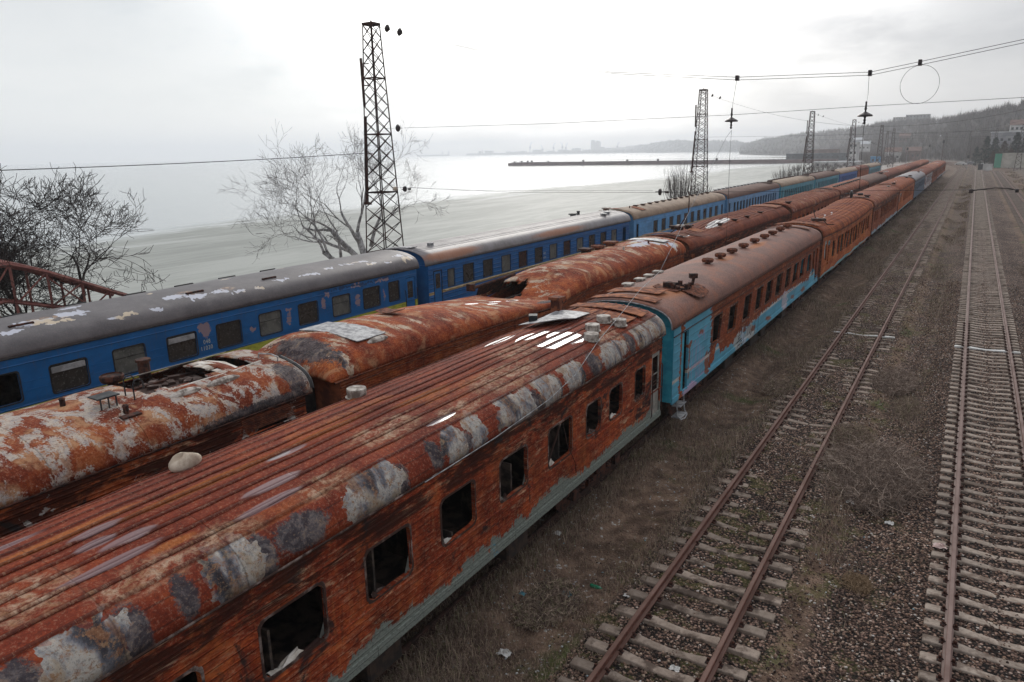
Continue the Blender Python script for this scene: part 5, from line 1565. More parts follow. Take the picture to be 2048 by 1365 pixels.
N.nt.links.new(mx.outputs[0], N.new('ShaderNodeOutputMaterial').inputs[0])
npmesh('sea', [(-6400, -1500, -2.0), (1500, -1500, -2.0), (1500, 6400, -2.0), (-6400, 6400, -2.0)], [(0, 1, 2, 3)], m_w, kind='structure')

# ---- rails
m_r, N = mat('rusty_rail')
ob = N.ob(); n_ = N.noise(ob, 9, 6, .7); n4 = N.noise(ob, 1.0, 4, .6)
up = N.sep(N.geo('Normal'))[2]
side = N.mix(N.step(n_, .35, .65), (.080, .034, .026), (.17, .075, .056))
top = N.mix(N.step(n4, .35, .65), (.115, .060, .045), (.17, .098, .078))
N.finish(N.mix(N.step(up, .6, .9), side, top), N.step(up, .6, .9, .9, .6), N.bump(n_, .004), spec=.15)
RP = [(-.078, -.18), (.078, -.18), (.075, -.166), (.020, -.146), (.016, -.055), (.041, -.038), (.042, -.008), (.032, 0), (-.032, 0), (-.042, -.008), (-.041, -.038), (-.016, -.055), (-.020, -.146), (-.075, -.166)]


def rail(xc, y0, y1, label, mt=None, group='rails'):
    ys_ = [y0]
    y = y0
    while y < y1:
        y += 12.5 if y < CURVE_Y - 12 else 8
        ys_.append(min(y, y1))
    V, F = [], []
    n = len(RP)
    for y in ys_:
        ox = 0.0
        for (px, pz) in RP:
            a, b = cpt(xc + px, y)
            V.append((a, b, pz + .004 * math.sin(y * .9)))
    for i in range(len(ys_) - 1):
        for k in range(n):
            j = (k + 1) % n
            F.append((i * n + k, i * n + j, (i + 1) * n + j, (i + 1) * n + k))
    F += [tuple(range(n - 1, -1, -1)), tuple((len(ys_) - 1) * n + k for k in range(n))]
    return npmesh('rail', V, F, mt or m_r, label=label, cat='rail', group=group)


GH = .795
rail(XA - GH, 2, 760, 'left rusty rail of the sunken track beside the train')
rail(XA + GH, 2, 760, 'right rusty rail of the sunken track beside the train')
m_rB = m_r.copy(); m_rB.name = 'worn_rail'
for n_b in m_rB.node_tree.nodes:
    if n_b.type == 'MIX' and not n_b.inputs[6].is_linked and n_b.inputs[6].default_value[0] > .10:
        n_b.inputs[6].default_value = (.15, .095, .080, 1); n_b.inputs[7].default_value = (.22, .155, .135, 1)
rail(XB - GH, 2, 760, 'left rail of the concrete-sleeper track at the right', m_rB)
rail(XB + GH, 2, 760, 'right rail of the concrete-sleeper track at the right', m_rB)
rail(XD - GH, 20, 292, 'left rail of the siding at the far right edge')
rail(XD + GH, 20, 292, 'right rail of the siding at the far right edge')
m_r2 = plain('dark_rail', (.022, .012, .010), (.06, .028, .020), 6, .9, .004)
for c_, nm in ((X1, 'nearest burnt train'), (X2, 'middle train'), (X3, 'blue train')):
    rail(c_ - GH, -20, 300, 'rail under the left wheels of the ' + nm, m_r2)
    rail(c_ + GH, -20, 300, 'rail under the right wheels of the ' + nm, m_r2)

# ---- sleepers
def sleeper_mat(name, a, b, d):
    m, N = mat(name)
    ob = N.ob(); n1_ = N.noise(ob, 5, 7, .7, .3); oi = N.new('ShaderNodeObjectInfo')
    n2_ = N.noise(N.vm('ADD', ob, N.comb(N.m('MULTIPLY', oi.outputs['Random'], 50.0), 0, 0)), 2.2, 6, .65)
    c = N.mix(N.step(n1_, .35, .65), a, b)
    c = N.mix(N.step(n2_, .50, .64), c, d)
    c = N.mix(1.0, c, N.mix(N.step(oi.outputs['Random'], 0, 1, .72, 1.1), (0, 0, 0), (1, 1, 1)), 'MULTIPLY')
    N.finish(c, .9, N.bump(n1_, .012), spec=.15)
    return m


M_sA = sleeper_mat('weathered_sleeper', (.22, .17, .135), (.34, .275, .225), (.10, .073, .058))
M_sB = sleeper_mat('concrete_sleeper', (.24, .19, .155), (.40, .335, .28), (.16, .12, .095))
M_sW = sleeper_mat('white_painted_sleeper', (.62, .62, .60), (.74, .74, .72), (.42, .40, .37))


def sleeper_mesh(half=1.35, w=.112, sag=.055, name='sleeper', mt=None):
    prof = [(-half, -.205), (-half + .03, -.19), (-1.0, -.186), (-.6, -.186), (-.42, -.20), (-.2, -.18 - sag * .7), (0, -.18 - sag), (.2, -.18 - sag * .7), (.42, -.20), (.6, -.186), (1.0, -.186), (half - .03, -.19), (half, -.205)]
    V, F = [], []
    for x, z in prof:
        ww = w * (1.0 if abs(x) > .45 else .80)
        for yy, dz in ((-ww - .02, -.16), (-ww, -.012), (-ww + .015, 0), (ww - .015, 0), (ww, -.012), (ww + .02, -.16)): V.append((x, yy, z + dz))
    n = 6
    for i in range(len(prof) - 1):
        for k in range(n - 1): F.append((i * n + k, (i + 1) * n + k, (i + 1) * n + k + 1, i * n + k + 1))
    F += [tuple(range(n)), tuple((len(prof) - 1) * n + k for k in range(n - 1, -1, -1))]
    return npmesh(name, V, F, mt)


def clip_mb():
    mb = MB().box(-.15, .15, -.07, .07, -.194, -.182)
    for s in (-1, 1):
        mb.bevbox(s * .085 - .035, s * .085 + .035, -.075, .075, -.1825, -.155, .008)
        mb.lathe([(.026, -.16), (.026, -.115), (.018, -.105)], (s * .105, 0, 0), 7)
        mb.bar((s * .045, -.03, -.15), (s * .10, .0, -.14), .012, 5)
    return mb


def make_sleeper(mt, label, group, half=1.35, clips=True, sag=.055):
    s = sleeper_mesh(half, mt=mt, sag=sag)
    props(s, label, 'sleeper', group)
    if clips:
        for g_ in (-GH, GH):
            c = clip_mb().build('rail_fastening', M_rustdark, s); c.location = (g_, 0, 0)
    return s


gA, gB = 'weathered sleepers of the sunken track', 'concrete sleepers of the right track'
pA = make_sleeper(M_sA, 'weathered sleeper half sunk in ballast under the rusty track beside the train', gA)
pB = make_sleeper(M_sB, 'grey-brown concrete sleeper in the evenly spaced row of the right track', gB, half=1.20)
pA0 = make_sleeper(M_sA, 'weathered sleeper half sunk in ballast under the rusty track beside the train', gA, clips=False)
pB0 = make_sleeper(M_sB, 'grey-brown concrete sleeper in the evenly spaced row of the right track', gB, clips=False, half=1.20)


def place_row(xc, y0, pitch, n, proto, proto0, wy, dz, jit, label_w, nclip):
    rnd = random.Random(int(xc * 10))
    for i in range(n):
        y = y0 + i * pitch
        src = proto if i < nclip else proto0
        o = copy_tree(src)
        a, b = cpt(xc + rnd.uniform(-jit, jit), y + rnd.uniform(-jit, jit))
        o.location = (a, b, dz - rnd.uniform(0, jit))
        o.rotation_euler = (0, rnd.uniform(-1, 1) * jit * .3, (rnd.uniform(-1, 1) * jit * .6) + (0 if y < CURVE_Y else (y - CURVE_Y) / CURVE_R))
        if abs(y - wy) < pitch / 2:
            o.data = o.data.copy(); o.data.materials.clear(); o.data.materials.append(M_sW)
            o['label'] = label_w
            del o['group']
            o.location.z += .02


NS = 150
place_row(XA, 7.2, .60, NS, pA, pA0, 36.5, -.008, .035, 'white painted sleeper of the rusty track beside the train', 60)
place_row(XB, 9.0, .5435, NS, pB, pB0, 36.4, 0.0, .008, 'white painted sleeper of the right concrete track', 60)
for p in (pA, pB, pA0, pB0):
    for c in list(p.children): bpy.data.objects.remove(c)
    bpy.data.objects.remove(p)


def far_sleepers(xc, y0, y1, pitch, mt, name, label, dz=0, hw=1.35):
    mb = MB()
    y = y0
    while y < y1:
        a, b = cpt(xc, y)
        mb.box(a - hw, a + hw, b - .12, b + .12, -.40, -.19 + dz, 0 if y < CURVE_Y else (y - CURVE_Y) / CURVE_R)
        y += pitch
    mb.build(name, mt, None, kind='stuff', label=label, cat='sleepers')


far_sleepers(XA, 7.2 + .6 * NS, 600, .6, M_sA, 'distant_sleepers', 'distant weathered sleepers of the rusty track', -.01)
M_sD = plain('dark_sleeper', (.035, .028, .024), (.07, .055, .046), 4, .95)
M_sF = plain('distant_sleeper_tone', (.13, .100, .082), (.21, .165, .138), 1.5, .95, 0)
far_sleepers(XB, 9.0 + .5435 * NS, 640, .5435, M_sB, 'distant_sleepers', 'distant concrete sleepers of the right track', .003, 1.2)
far_sleepers(XD, 20, 290, .6, M_sF, 'distant_sleepers', 'sleepers of the siding at the far right', -.01)
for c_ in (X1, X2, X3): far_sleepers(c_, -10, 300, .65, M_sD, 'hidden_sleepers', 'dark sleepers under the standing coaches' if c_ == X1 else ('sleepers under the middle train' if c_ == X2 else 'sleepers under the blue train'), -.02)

# ---- loose stones
m_st, N = mat('ballast_stone')
rnd_ = N.new('ShaderNodeNewGeometry').outputs['Random Per Island']
c = N.ramp(rnd_, [(0, (.026, .018, .016)), (.35, (.075, .050, .042)), (.6, (.150, .096, .074)), (.82, (.26, .165, .118)), (.95, (.38, .29, .22)), (1, (.52, .49, .46))])
N.finish(c, .92, None, spec=.15)


def stones(name, n, sampler, smin, smax, mt, seed, **kw):
    r = np.random.default_rng(seed)
    x, y = sampler(r, n)
    n = len(x)
    s = smin + (smax - smin) * r.random(n) ** 2
    base = np.array([(1, 0, 0), (0, 1, 0), (-1, 0, 0), (0, -1, 0), (0, 0, 1), (0, 0, -1)], float)
    V = base[None] * s[:, None, None] * (0.6 + .7 * r.random((n, 6, 1)))
    a = r.random(n) * 6.28
    ca, sa = np.cos(a)[:, None], np.sin(a)[:, None]
    X = V[..., 0] * ca - V[..., 1] * sa; Yv = V[..., 0] * sa + V[..., 1] * ca; Z = V[..., 2] * .7
    t = (r.random(n) - .5)[:, None]
    Z = Z + X * t
    z0 = ground_z(x, y)
    V = np.stack([X + x[:, None], Yv + y[:, None], Z + (z0 + s * .25)[:, None]], -1).reshape(-1, 3)
    f = np.array([(0, 1, 4), (1, 2, 4), (2, 3, 4), (3, 0, 4), (1, 0, 5), (2, 1, 5), (3, 2, 5), (0, 3, 5)])
    F = (f[None] + (np.arange(n) * 6)[:, None, None]).reshape(-1, 3)
    return npmesh(name, V, F, mt, kind='stuff', **kw)


def samp_ballast(r, n):
    y = 7.5 + 47 * r.random(n) ** 1.5
    c = r.choice([0, 1, 2], n, p=[.30, .46, .24])
    x = np.where(c == 0, XA + (r.random(n) - .5) * 3.1, np.where(c == 1, XB + (r.random(n) - .5) * 5.4, -2.0 + 2.2 * r.random(n)))
    d = np.sin(x * 2.1 + y * .8) + np.sin(x * .9 - y * 1.3)
    keep = (c != 0) | (d > -1.1 + 1.2 * r.random(n))
    return x[keep], y[keep]


stones('ballast_stones', 78000, samp_ballast, .014, .042, m_st, 3, label='brown and grey ballast stones between the sleepers', cat='gravel')
stones('trackside_stones', 9000, lambda r, n: (-8.5 + 7 * r.random(n), 8 + 40 * r.random(n) ** 1.4), .010, .030, m_st, 4, label='scattered stones in the weeds beside the train', cat='gravel')

# ---- litter: pale scraps
m_li, N = mat('litter_scrap')
rnd_ = N.new('ShaderNodeNewGeometry').outputs['Random Per Island']
N.finish(N.ramp(rnd_, [(0, (.40, .40, .38)), (.5, (.55, .55, .54)), (.8, (.30, .36, .38)), (.9, (.12, .28, .32)), (1, (.6, .6, .6))]), .6, None, spec=.3)


def samp_litter(r, n):
    cl = np.array([(-6.0, 9.4), (-6.2, 12.6), (-7.0, 14.5), (-6.9, 22.5), (-5.9, 17), (-1.2, 15.6), (-7.3, 10.9), (-6.6, 11.2), (-7.0, 27), (-5.4, 9.6)])
    k = r.integers(0, len(cl), n)
    x = cl[k, 0] + r.normal(0, .45, n); y = cl[k, 1] + r.normal(0, .8, n)
    u = r.random(n) < .35
    x = np.where(u, -7.4 + 8 * r.random(n), x); y = np.where(u, 8 + 40 * r.random(n), y)
    return x, y


stones('litter', 520, samp_litter, .008, .034, m_li, 8, label='small pale scraps of litter among the weeds', cat='litter')

# ---- dry grass
m_gr, N = mat('dry_grass')
rnd_ = N.new('ShaderNodeNewGeometry').outputs['Random Per Island']
N.finish(N.ramp(rnd_, [(0, (.075, .052, .046)), (.3, (.165, .118, .098)), (.6, (.27, .20, .155)), (.85, (.42, .33, .24)), (.93, (.10, .125, .045)), (1, (.38, .31, .22))]), .9, None, spec=.1)
m_br, N = mat('dry_bramble')
rnd_ = N.new('ShaderNodeNewGeometry').outputs['Random Per Island']
N.finish(N.ramp(rnd_, [(0, (.07, .050, .044)), (.5, (.21, .155, .125)), (1, (.46, .37, .30))]), .9, None, spec=.1)


def blades(name, n, sampler, h0, h1, w, mt, seed, lean_=.6, segs=2, **kw):
    r = np.random.default_rng(seed)
    x, y, hs = sampler(r, n)
    n = len(x)
    h = (h0 + (h1 - h0) * r.random(n) ** 1.7) * hs
    a = r.random(n) * 6.28
    le = lean_ * (.3 + r.random(n)) * h
    z0 = ground_z(x, y)
    dx, dy = np.cos(a) * le, np.sin(a) * le
    px, py = -np.sin(a + r.random(n)) * w / 2, np.cos(a) * w / 2
    wz = w * (0.6 + .8 * r.random(n)) * np.maximum(1, y / 28)
    px, py = -np.sin(a) * wz / 2, np.cos(a) * wz / 2
    V = np.empty((n, 5, 3))
    V[:, 0] = np.stack([x - px, y - py, z0 - .01], 1); V[:, 1] = np.stack([x + px, y + py, z0 - .01], 1)
    mx_, my_ = x + dx * .35, y + dy * .35
    V[:, 2] = np.stack([mx_ + px * .8, my_ + py * .8, z0 + h * .65], 1); V[:, 3] = np.stack([mx_ - px * .8, my_ - py * .8, z0 + h * .65], 1)
    V[:, 4] = np.stack([x + dx, y + dy, z0 + h * (1 - .25 * r.random(n))], 1)
    f3 = np.array([(0, 1, 2), (0, 2, 3), (3, 2, 4)])
    F = (f3[None] + (np.arange(n) * 5)[:, None, None]).reshape(-1, 3)
    return npmesh(name, V.reshape(-1, 3), F, mt, kind='stuff', **kw)


def patchy(x, y, s=1.0, o=0.0):
    return np.array([mnoise.noise(Vector((a * .9 * s + o, b * .22 * s, 3.3))) for a, b in zip(x, y)])


def samp_g1(r, n):
    y = 7 + 190 * r.random(n) ** 2.3
    x = -8.3 + 3.6 * r.random(n) ** .9
    p = patchy(x, y)
    keep = p + .7 * (r.random(n) - .5) > -.30
    x, y, p = x[keep], y[keep], p[keep]
    return x, y, np.clip(.6 + p * 1.3, .35, 1.7)


blades('dry_weeds', 230000, samp_g1, .05, .27, .007, m_gr, 21, .9, label='tangled dry weeds and grass between the train and the rusty track', cat='grass')


def samp_g2(r, n):
    y = 9 + 180 * r.random(n) ** 2.0
    x = -2.2 + 2.2 * r.random(n)
    p = patchy(x, y, .7, 9)
    keep = (p + .4 * (r.random(n) - .5) > .05) & ~((y < 15) & (r.random(n) < .9))
    x, y, p = x[keep], y[keep], p[keep]
    return x, y, np.clip(.5 + p * 1.4, .3, 1.4)


blades('dry_weeds', 70000, samp_g2, .06, .26, .008, m_gr, 22, .9, label='patches of dry grass between the two tracks', cat='grass')


def samp_g3(r, n):
    y = 9 + 60 * r.random(n) ** 1.4
    x = XA + (r.random(n) - .5) * 3.2
    p = patchy(x, y, .8, 33)
    keep = p + .3 * (r.random(n) - .5) > .18
    x, y, p = x[keep], y[keep], p[keep]
    return x, y, np.clip(.5 + p, .3, 1.0)


blades('track_weeds', 45000, samp_g3, .03, .10, .006, m_gr, 23, .9, label='short weeds growing between the rails of the rusty track', cat='grass')


def samp_g4(r, n):
    y = 40 + 240 * r.random(n)
    x = 8.2 + 8 * r.random(n)
    p = patchy(x * .4, y * .4, .8, 53)
    keep = p > 0
    return x[keep], y[keep], np.ones(keep.sum()) * 2


blades('dry_weeds', 20000, samp_g4, .05, .22, .012, m_gr, 24, .8, label='dry grass on the bank right of the siding', cat='grass')


def bush(name, cx, cy, rx, ry, h, n, label, seed, mt=m_br, group=None, z=None, cat='bush'):
    r = random.Random(seed)
    mb = MB()
    for k in range(n):
        a = r.uniform(0, 2 * PI); q = math.sqrt(r.random())
        bx, by = rx * q * math.cos(a) * .75, ry * q * math.sin(a) * .75
        a2 = r.uniform(0, 2 * PI); L_ = h * r.uniform(.5, 1.15) * (1.2 - .5 * q)
        dx, dy = math.cos(a2) * L_ * .7, math.sin(a2) * L_ * .7
        ht = L_ * r.uniform(.3, .8)
        p0 = Vector((bx, by, -.02)); p1 = Vector((bx + dx * .4, by + dy * .4, ht * .75)); p2 = Vector((bx + dx, by + dy, ht * r.uniform(.5, 1.0)))
        w = r.uniform(.004, .011)
        mb.bar(p0, p1, w, 3, w * .8, False); mb.bar(p1, p2, w * .8, 3, w * .3, False)
        for t in range(4):
            u = r.random(); q0 = p1.lerp(p2, u) if t % 2 else p0.lerp(p1, .4 + .6 * u)
            q1 = q0 + Vector((r.uniform(-1, 1), r.uniform(-1, 1), r.uniform(-.1, .8))) * L_ * .28
            mb.bar(q0, q1, w * .6, 3, w * .25, False)
    zz = z if z is not None else float(ground_z(cx, cy))
    return mb.build(name, mt, None, loc=(cx, cy, zz), label=label, cat=cat, group=group)


bush('bush', -1.35, 20.3, 1.5, 2.9, 1.15, 1900, 'large bare bramble thicket between the two tracks', 1)
bush('bush', -2.2, 22.6, .8, 1.3, .5, 1000, 'low straw-coloured tussock left of the bramble thicket', 2, m_gr)
bush('bush', -1.0, 14.7, .34, .42, .30, 300, 'small golden grass tussock on the ballast', 3, plain('golden_grass', (.16, .105, .060), (.30, .21, .13), 20, .9, 0), cat='tussock')
bush('bush', -1.6, 29.5, .9, 2.2, .6, 1000, 'dry bush between the tracks near the white sleepers', 4)
bush('bush', -1.0, 27.0, .5, 1.4, .45, 600, 'tawny tussock right of the dry bush', 5, m_gr)
bush('bush', -6.3, 11.0, .9, 1.1, .42, 1100, 'pale dry tussock near the green bottle', 6, m_gr)
bush('bush', -5.2, 26.5, .6, 1.2, .4, 600, 'dry tussock against the left rail of the rusty track', 7, m_gr)
bush('bush', 3.9, 62, .5, 4, .6, 300, 'dry bush line right of the concrete track', 8)

# ---- single pieces of rubbish
M_green = plain('green_plastic', (.01, .12, .06), (.02, .20, .10), 5, .25, 0, .6)
M_bag = plain('blue_plastic_bag', (.04, .17, .22), (.08, .26, .30), 5, .45, .01, .5)
M_scrap = plain('pale_scrap', (.45, .44, .42), (.60, .59, .57), 5, .6, .01)
b_ = MB().lathe([(.03, -.14), (.04, -.12), (.04, .06), (.03, .09), (.014, .12), (.014, .14)], (0, 0, 0), 12, 'x')
b_.build('plastic_bottle', M_green, None, smooth=False, loc=(-5.62, 12.0, -.36), label='green plastic bottle lying in the weeds', cat='bottle')


def scrap(x, y, s, label, mt, seed, cat='bag', name='plastic_bag'):
    r = random.Random(seed)
    n = 7
    vs = [(s * (i / (n - 1) - .5) * 1.3 + r.uniform(-.1, .1) * s, s * (j / (n - 1) - .5) + r.uniform(-.1, .1) * s, r.uniform(0, .45) * s * (1 - abs(i - 3) / 4)) for j in range(n) for i in range(n)]
    mb = MB(); mb.add(vs, [(j * n + i, j * n + i + 1, (j + 1) * n + i + 1, (j + 1) * n + i) for j in range(n - 1) for i in range(n - 1)])
    o = mb.build(name, mt, None, loc=(x, y, float(ground_z(x, y)) + .03), label=label, cat=cat)
    md = o.modifiers.new('t', 'SOLIDIFY'); md.thickness = .006
    return o


scrap(-6.05, 11.5, .17, 'crumpled blue plastic bag left of the green bottle', M_bag, 1)
scrap(-6.75, 10.9, .10, 'small teal plastic scrap nearest the train', M_bag, 2)
scrap(-6.2, 9.35, .18, 'white plastic bag near the bottom edge', M_scrap, 3)
scrap(-7.2, 13.2, .14, 'white paper scrap close under the nearest coach', M_scrap, 4)
scrap(-.72, 17.9, .15, 'pale plastic bag below the bramble thicket', M_scrap, 5)
scrap(-1.65, 18.4, .16, 'white scrap on the left of the bramble thicket', M_scrap, 6)
scrap(.35, 17.0, .20, 'pinkish white scrap beside the left rail of the concrete track', plain('pink_scrap', (.45, .30, .27), (.62, .5, .46), 8, .7, .01), 7)
scrap(-3.35, 10.35, .13, 'white scrap between the rails of the rusty track', M_scrap, 8)
scrap(-4.9, 11.9, .10, 'white scrap beside the end of a weathered sleeper', M_scrap, 9)
# ------------------------------------------------------------------ lattice towers and wires
def lattice(h, wt, wb, bays, r=.045, rb=.025, dx=1.0):
    mb = MB()
    def c(z, i):
        w = (wb + (wt - wb) * z / h) / 2
        sx, sy = ((-1, -1), (1, -1), (1, 1), (-1, 1))[i % 4]
        return Vector((sx * w * dx, sy * w, z))
    for i in range(4): mb.bar(c(0, i), c(h, i), r, 4)
    zs = [0]
    for k in range(bays): zs.append(zs[-1] + (1.18 - .36 * k / bays))
    zs = [z * h / zs[-1] for z in zs]
    for k, (a, b) in enumerate(zip(zs, zs[1:])):
        for i in range(4):
            mb.bar(c(a, i), c(b, i + 1), rb, 4, None, False); mb.bar(c(a, i + 1), c(b, i), rb, 4, None, False)
            if k % 4 == 0 or k == bays - 1: mb.bar(c(a if k < bays - 1 else b, i), c(a if k < bays - 1 else b, i + 1), r * .8, 4, None, False)
    return mb


def tower(x, y, z0, h, label, bays=20, detail=True, rz=0.0, group='lattice catenary towers', w=(.62, 1.75)):
    root = empty('catenary_tower', (x, y, z0), rz, label=label, cat='tower', group=group)
    lattice(h, w[0], w[1], bays).build('lattice', M_tower, root)
    t = MB().bevbox(-w[0] / 2 - .05, w[0] / 2 + .05, -w[0] / 2 - .05, w[0] / 2 + .05, h, h + .10, .02); t.lathe([(.06, 0), (.02, .15)], (0, 0, h + .1), 6)
    t.build('top_plate', M_tower, root)
    if detail:
        b = MB()
        # long dark counter bars hanging on the seaward side
        b.bar((-.80, -.1, h - 1.6), (-.76, -.1, h - 4.1), .08, 6); b.bar((-.76, -.1, h - 1.9), (-.35, 0, h - 1.9), .03, 5); b.bar((-.76, -.1, h - 3.0), (-.35, 0, h - 3.0), .03, 5)
        b.build('hanging_bar', M_rustdark, root)
        b = MB(); b.bar((-.74, -.1, h - 4.6), (-1.02, -.1, h - 9.3), .08, 6); b.bar((-.95, -.1, h - 6.6), (-.5, 0, h - 6.6), .03, 5); b.box(-1.25, -.8, -.15, .0, h - 9.4, h - 9.25)
        b.build('hanging_bar', M_rustdark, root)
    f = MB().bevbox(-1.2, 1.2, -1.2, 1.2, -.6, .05, .06); f.build('foundation', plain('concrete_base', (.2, .19, .18), (.3, .29, .27), 3, .9), root)
    return root


TX = -28.0
tl = ['nearest tall rusty lattice tower in front of the white-barked tree', 'second lattice tower beside a fan-shaped bare tree', 'third lattice tower in front of the pier root', 'fourth lattice tower above the end of the blue train', 'fifth lattice tower, slim against the wooded hill', 'sixth lattice tower against the hillside', 'last small lattice tower of the left row']
ty = [31.0, 87.6, 156.0, 214.5, 282.0, 348.0, 412.0]
for i, (lb, y) in enumerate(zip(tl, ty)):
    x_, y_ = cpt(TX, y)
    tower(x_, y_, -.5, 15.6, lb, 20 if i < 3 else 13, i < 4, 0, w=(.62, 1.75) if i == 0 else (.75, 1.9))
tr = ['right-hand lattice tower rising by the pale wall', 'right-hand lattice tower before the dark pines', 'right-hand lattice tower left of the pines', 'right-hand lattice tower near the curve', 'thin lattice tower above the track curve']
for lb, (x, y) in zip(tr, ((13.2, 205.0), (12.0, 292.0), (6.0, 350), (-3, 405), (-14, 450))):
    tower(x, y, -.5, 14.5, lb, 12, False, group='far right lattice towers')


def insul(p, q, n=3, r=.13, parent=None):
    """string of disc insulators between p and q"""
    mb = MB(); p = Vector(p); q = Vector(q); d = (q - p)
    mb.bar(p, q, .025, 5)
    for k in range(n):
        c = p.lerp(q, (k + .5) / n); u = d.normalized() * .05
        mb.bar(c - u, c + u, r, 10, r * .55)
    return mb.build('insulator', M_insul, parent)


def wire(name, pts, r, label, group=None, cat='wire', mt=None):
    return MB().tube(pts, r, 5).build(name, mt or M_wire, None, label=label, cat=cat, group=group)


def sag(p, q, s, n=16):
    p = Vector(p); q = Vector(q)
    return [p.lerp(q, t / n) - Vector((0, 0, s * 4 * (t / n) * (1 - t / n))) for t in range(n + 1)]


YS = 31.0
g_ = 'cross-span wires from the nearest tower'
up1 = [(-27.6, YS, 15.0), (-26.9, YS, 14.82), (-26.05, YS, 14.55), (-19.07, YS, 12.75), (-14, YS, 11.75), (-8.56, YS, 11.18), (-3.68, YS, 11.03), (-2.08, YS, 11.27), (.92, YS, 11.74), (6, YS, 12.9), (12, YS, 14.9)]
w1_ = wire('span_wire', up1, .010, 'upper of the two sagging span wires over the tracks', g_)
w2_ = wire('span_wire', [(a, b + .12, c - .10 if a > -9 else c - .05) for a, b, c in up1], .010, 'lower of the two sagging span wires over the tracks', g_)
insul((-26.95, YS, 14.84), (-26.75, YS, 14.78), 1, .2, w1_); insul((-26.12, YS, 14.58), (-25.92, YS, 14.52), 1, .2, w1_)
for x, z in ((-8.56, 11.18), (-3.68, 11.03), (-2.08, 11.27)):
    MB().bevbox(x - .06, x + .06, YS - .06, YS + .18, z - .13, z + .07, .01).build('clamp', M_insul, w1_)
w3_ = wire('span_wire', [(-27.4, YS, 9.82), (-26.4, YS, 9.80), (-17.2, YS, 9.70), (-8.7, YS, 9.73), (-3.73, YS, 9.83), (1.16, YS, 9.88), (12, YS, 10.2)], .008, 'straight middle span wire over the tracks', g_)
insul((-26.6, YS, 9.81), (-26.4, YS, 9.80), 1, .2, w3_)
w4_ = wire('span_wire', [(-27.3, YS, 6.70), (-25.93, YS, 6.67), (-19.2, YS, 6.50), (-11.6, YS, 6.58), (-3.6, YS, 6.73), (.04, YS, 6.80), (1.37, YS, 6.81), (12, YS, 7.0)], .007, 'lowest span wire crossing in front of the coaches', g_)
w5_ = wire('span_wire', [(-26.0, YS, 6.69), (-22.2, YS, 6.56), (-16, YS, 6.62), (-12, YS, 6.66)], .005, 'thin slack wire beside the lowest span wire', g_)
for x in (-26.3, -11.66, -3.9):
    b = MB(); b.bar((x - .22, YS, 6.6 + (x + 11.66) * .003), (x + .22, YS, 6.61), .018, 5); b.lathe([(.03, -.06), (.15, -.03), (.15, .03), (.03, .06)], (x, YS, 6.6), 12, 'x'); b.lathe([(.05, -.09), (.05, .09)], (x + .32, YS, 6.6), 8, 'x')
    b.build('insulator', M_insul, w4_)
b = MB(); b.tube([(.02, YS, 6.76), (.2, YS, 6.80), (.7, YS, 6.87), (1.1, YS, 6.86), (1.36, YS, 6.80)], .022, 6); b.bevbox(-.06, .07, YS - .05, YS + .05, 6.68, 6.82, .01); b.bevbox(1.31, 1.42, YS - .05, YS + .05, 6.72, 6.84, .01)
b.build('registration_arm', M_insul, w4_)
gl = MB(); gl.lathe([(.0, -.12), (.12, -.08), (.14, .0), (.08, .1), (0, .13)], (-27.0, YS, 6.6), 10); gl.build('insulator', M_cloth, w4_, label='dirty pale insulator wrapped in cloth')
wire('wire_loop', [(-2.02 + .62 * math.sin(a), YS + .06, 10.50 + .66 * math.cos(a)) for a in [2 * PI * k / 40 for k in range(41)]], .007, 'large round wire loop hanging between two span wires', None, 'wire loop')
for lb, x, zt, zb in (('hanging insulator over the nearest train with two slack wires', -8.69, 11.1, 9.1), ('hanging insulator chain over the rusty track', -3.70, 10.95, 8.9)):
    root = empty('hanging_insulator', (x, YS, 9.5), 0, label=lb, cat='insulator', group='insulators hanging from the span wires')
    MB().tube([(0.13 if x < -5 else 0, 0, zt - 9.5), (.03, 0, .75), (0, 0, .35)], .007, 5).build('hanger_wire', M_wire, root)
    MB().lathe([(.03, .5), (.035, .3), (.05, .22), (.03, .2), (.03, .14), (.10, .10), (.23, .03), (.27, -.01), (.25, -.04), (.05, -.05), (.03, -.12)], (0, 0, 0), 18).build('disc', M_insul, root)
    MB().lathe([(.03, -.12), (.05, -.17), (.03, -.22), (.05, -.27), (.03, -.32)], (0, 0, 0), 10).build('clamp', M_insul, root)
wire('fallen_wire', [(-8.66, 31.0, 9.12), (-8.72, 30.5, 8.84), (-8.53, 26.0, 6.44), (-8.19, 22.0, 4.61), (-7.9, 19.6, 4.42), (-7.38, 17.0, 4.24), (-6.95, 14.8, 4.12), (-6.74, 13.2, 3.75), (-6.72, 12.0, 3.56), (-6.70, 10.0, 3.46), (-6.71, 8.0, 3.42)], .008, 'long slack wire fallen across the nearest coach roofs', None, 'wire', M_zinc)
wire('fallen_wire', [(-8.66, 31.0, 9.12), (-8.65, 30.9, 8.0), (-8.68, 31.2, 6.0), (-8.66, 31.1, 4.33)], .008, 'thin wire dropping straight from the left hanging insulator')
wire('hanging_chain', [(-3.70, 31, 9.2), (-3.70, 31, 8.8), (-3.68, 31, 8.0), (-3.64, 31, 6.78)], .009, 'thin chain dropping from the right hanging insulator to the lowest span wire', None, 'chain')
wire('fallen_wire', [(-12.1, 36.2, 6.35), (-12.05, 36.2, 5.9), (-12.0, 36.0, 5.3), (-12.25, 35.6, 4.7), (-12.6, 35.2, 4.35)], .03, 'thick black cable end dangling over the middle train', None, 'cable', M_rustdark)
wire('hanging_cable', sag((-28.2, -24, 9.0), (-28.2, 30.3, 8.55), .62, 30), .016, 'twisted cable running level with the sea horizon to the nearest tower', None, 'cable')
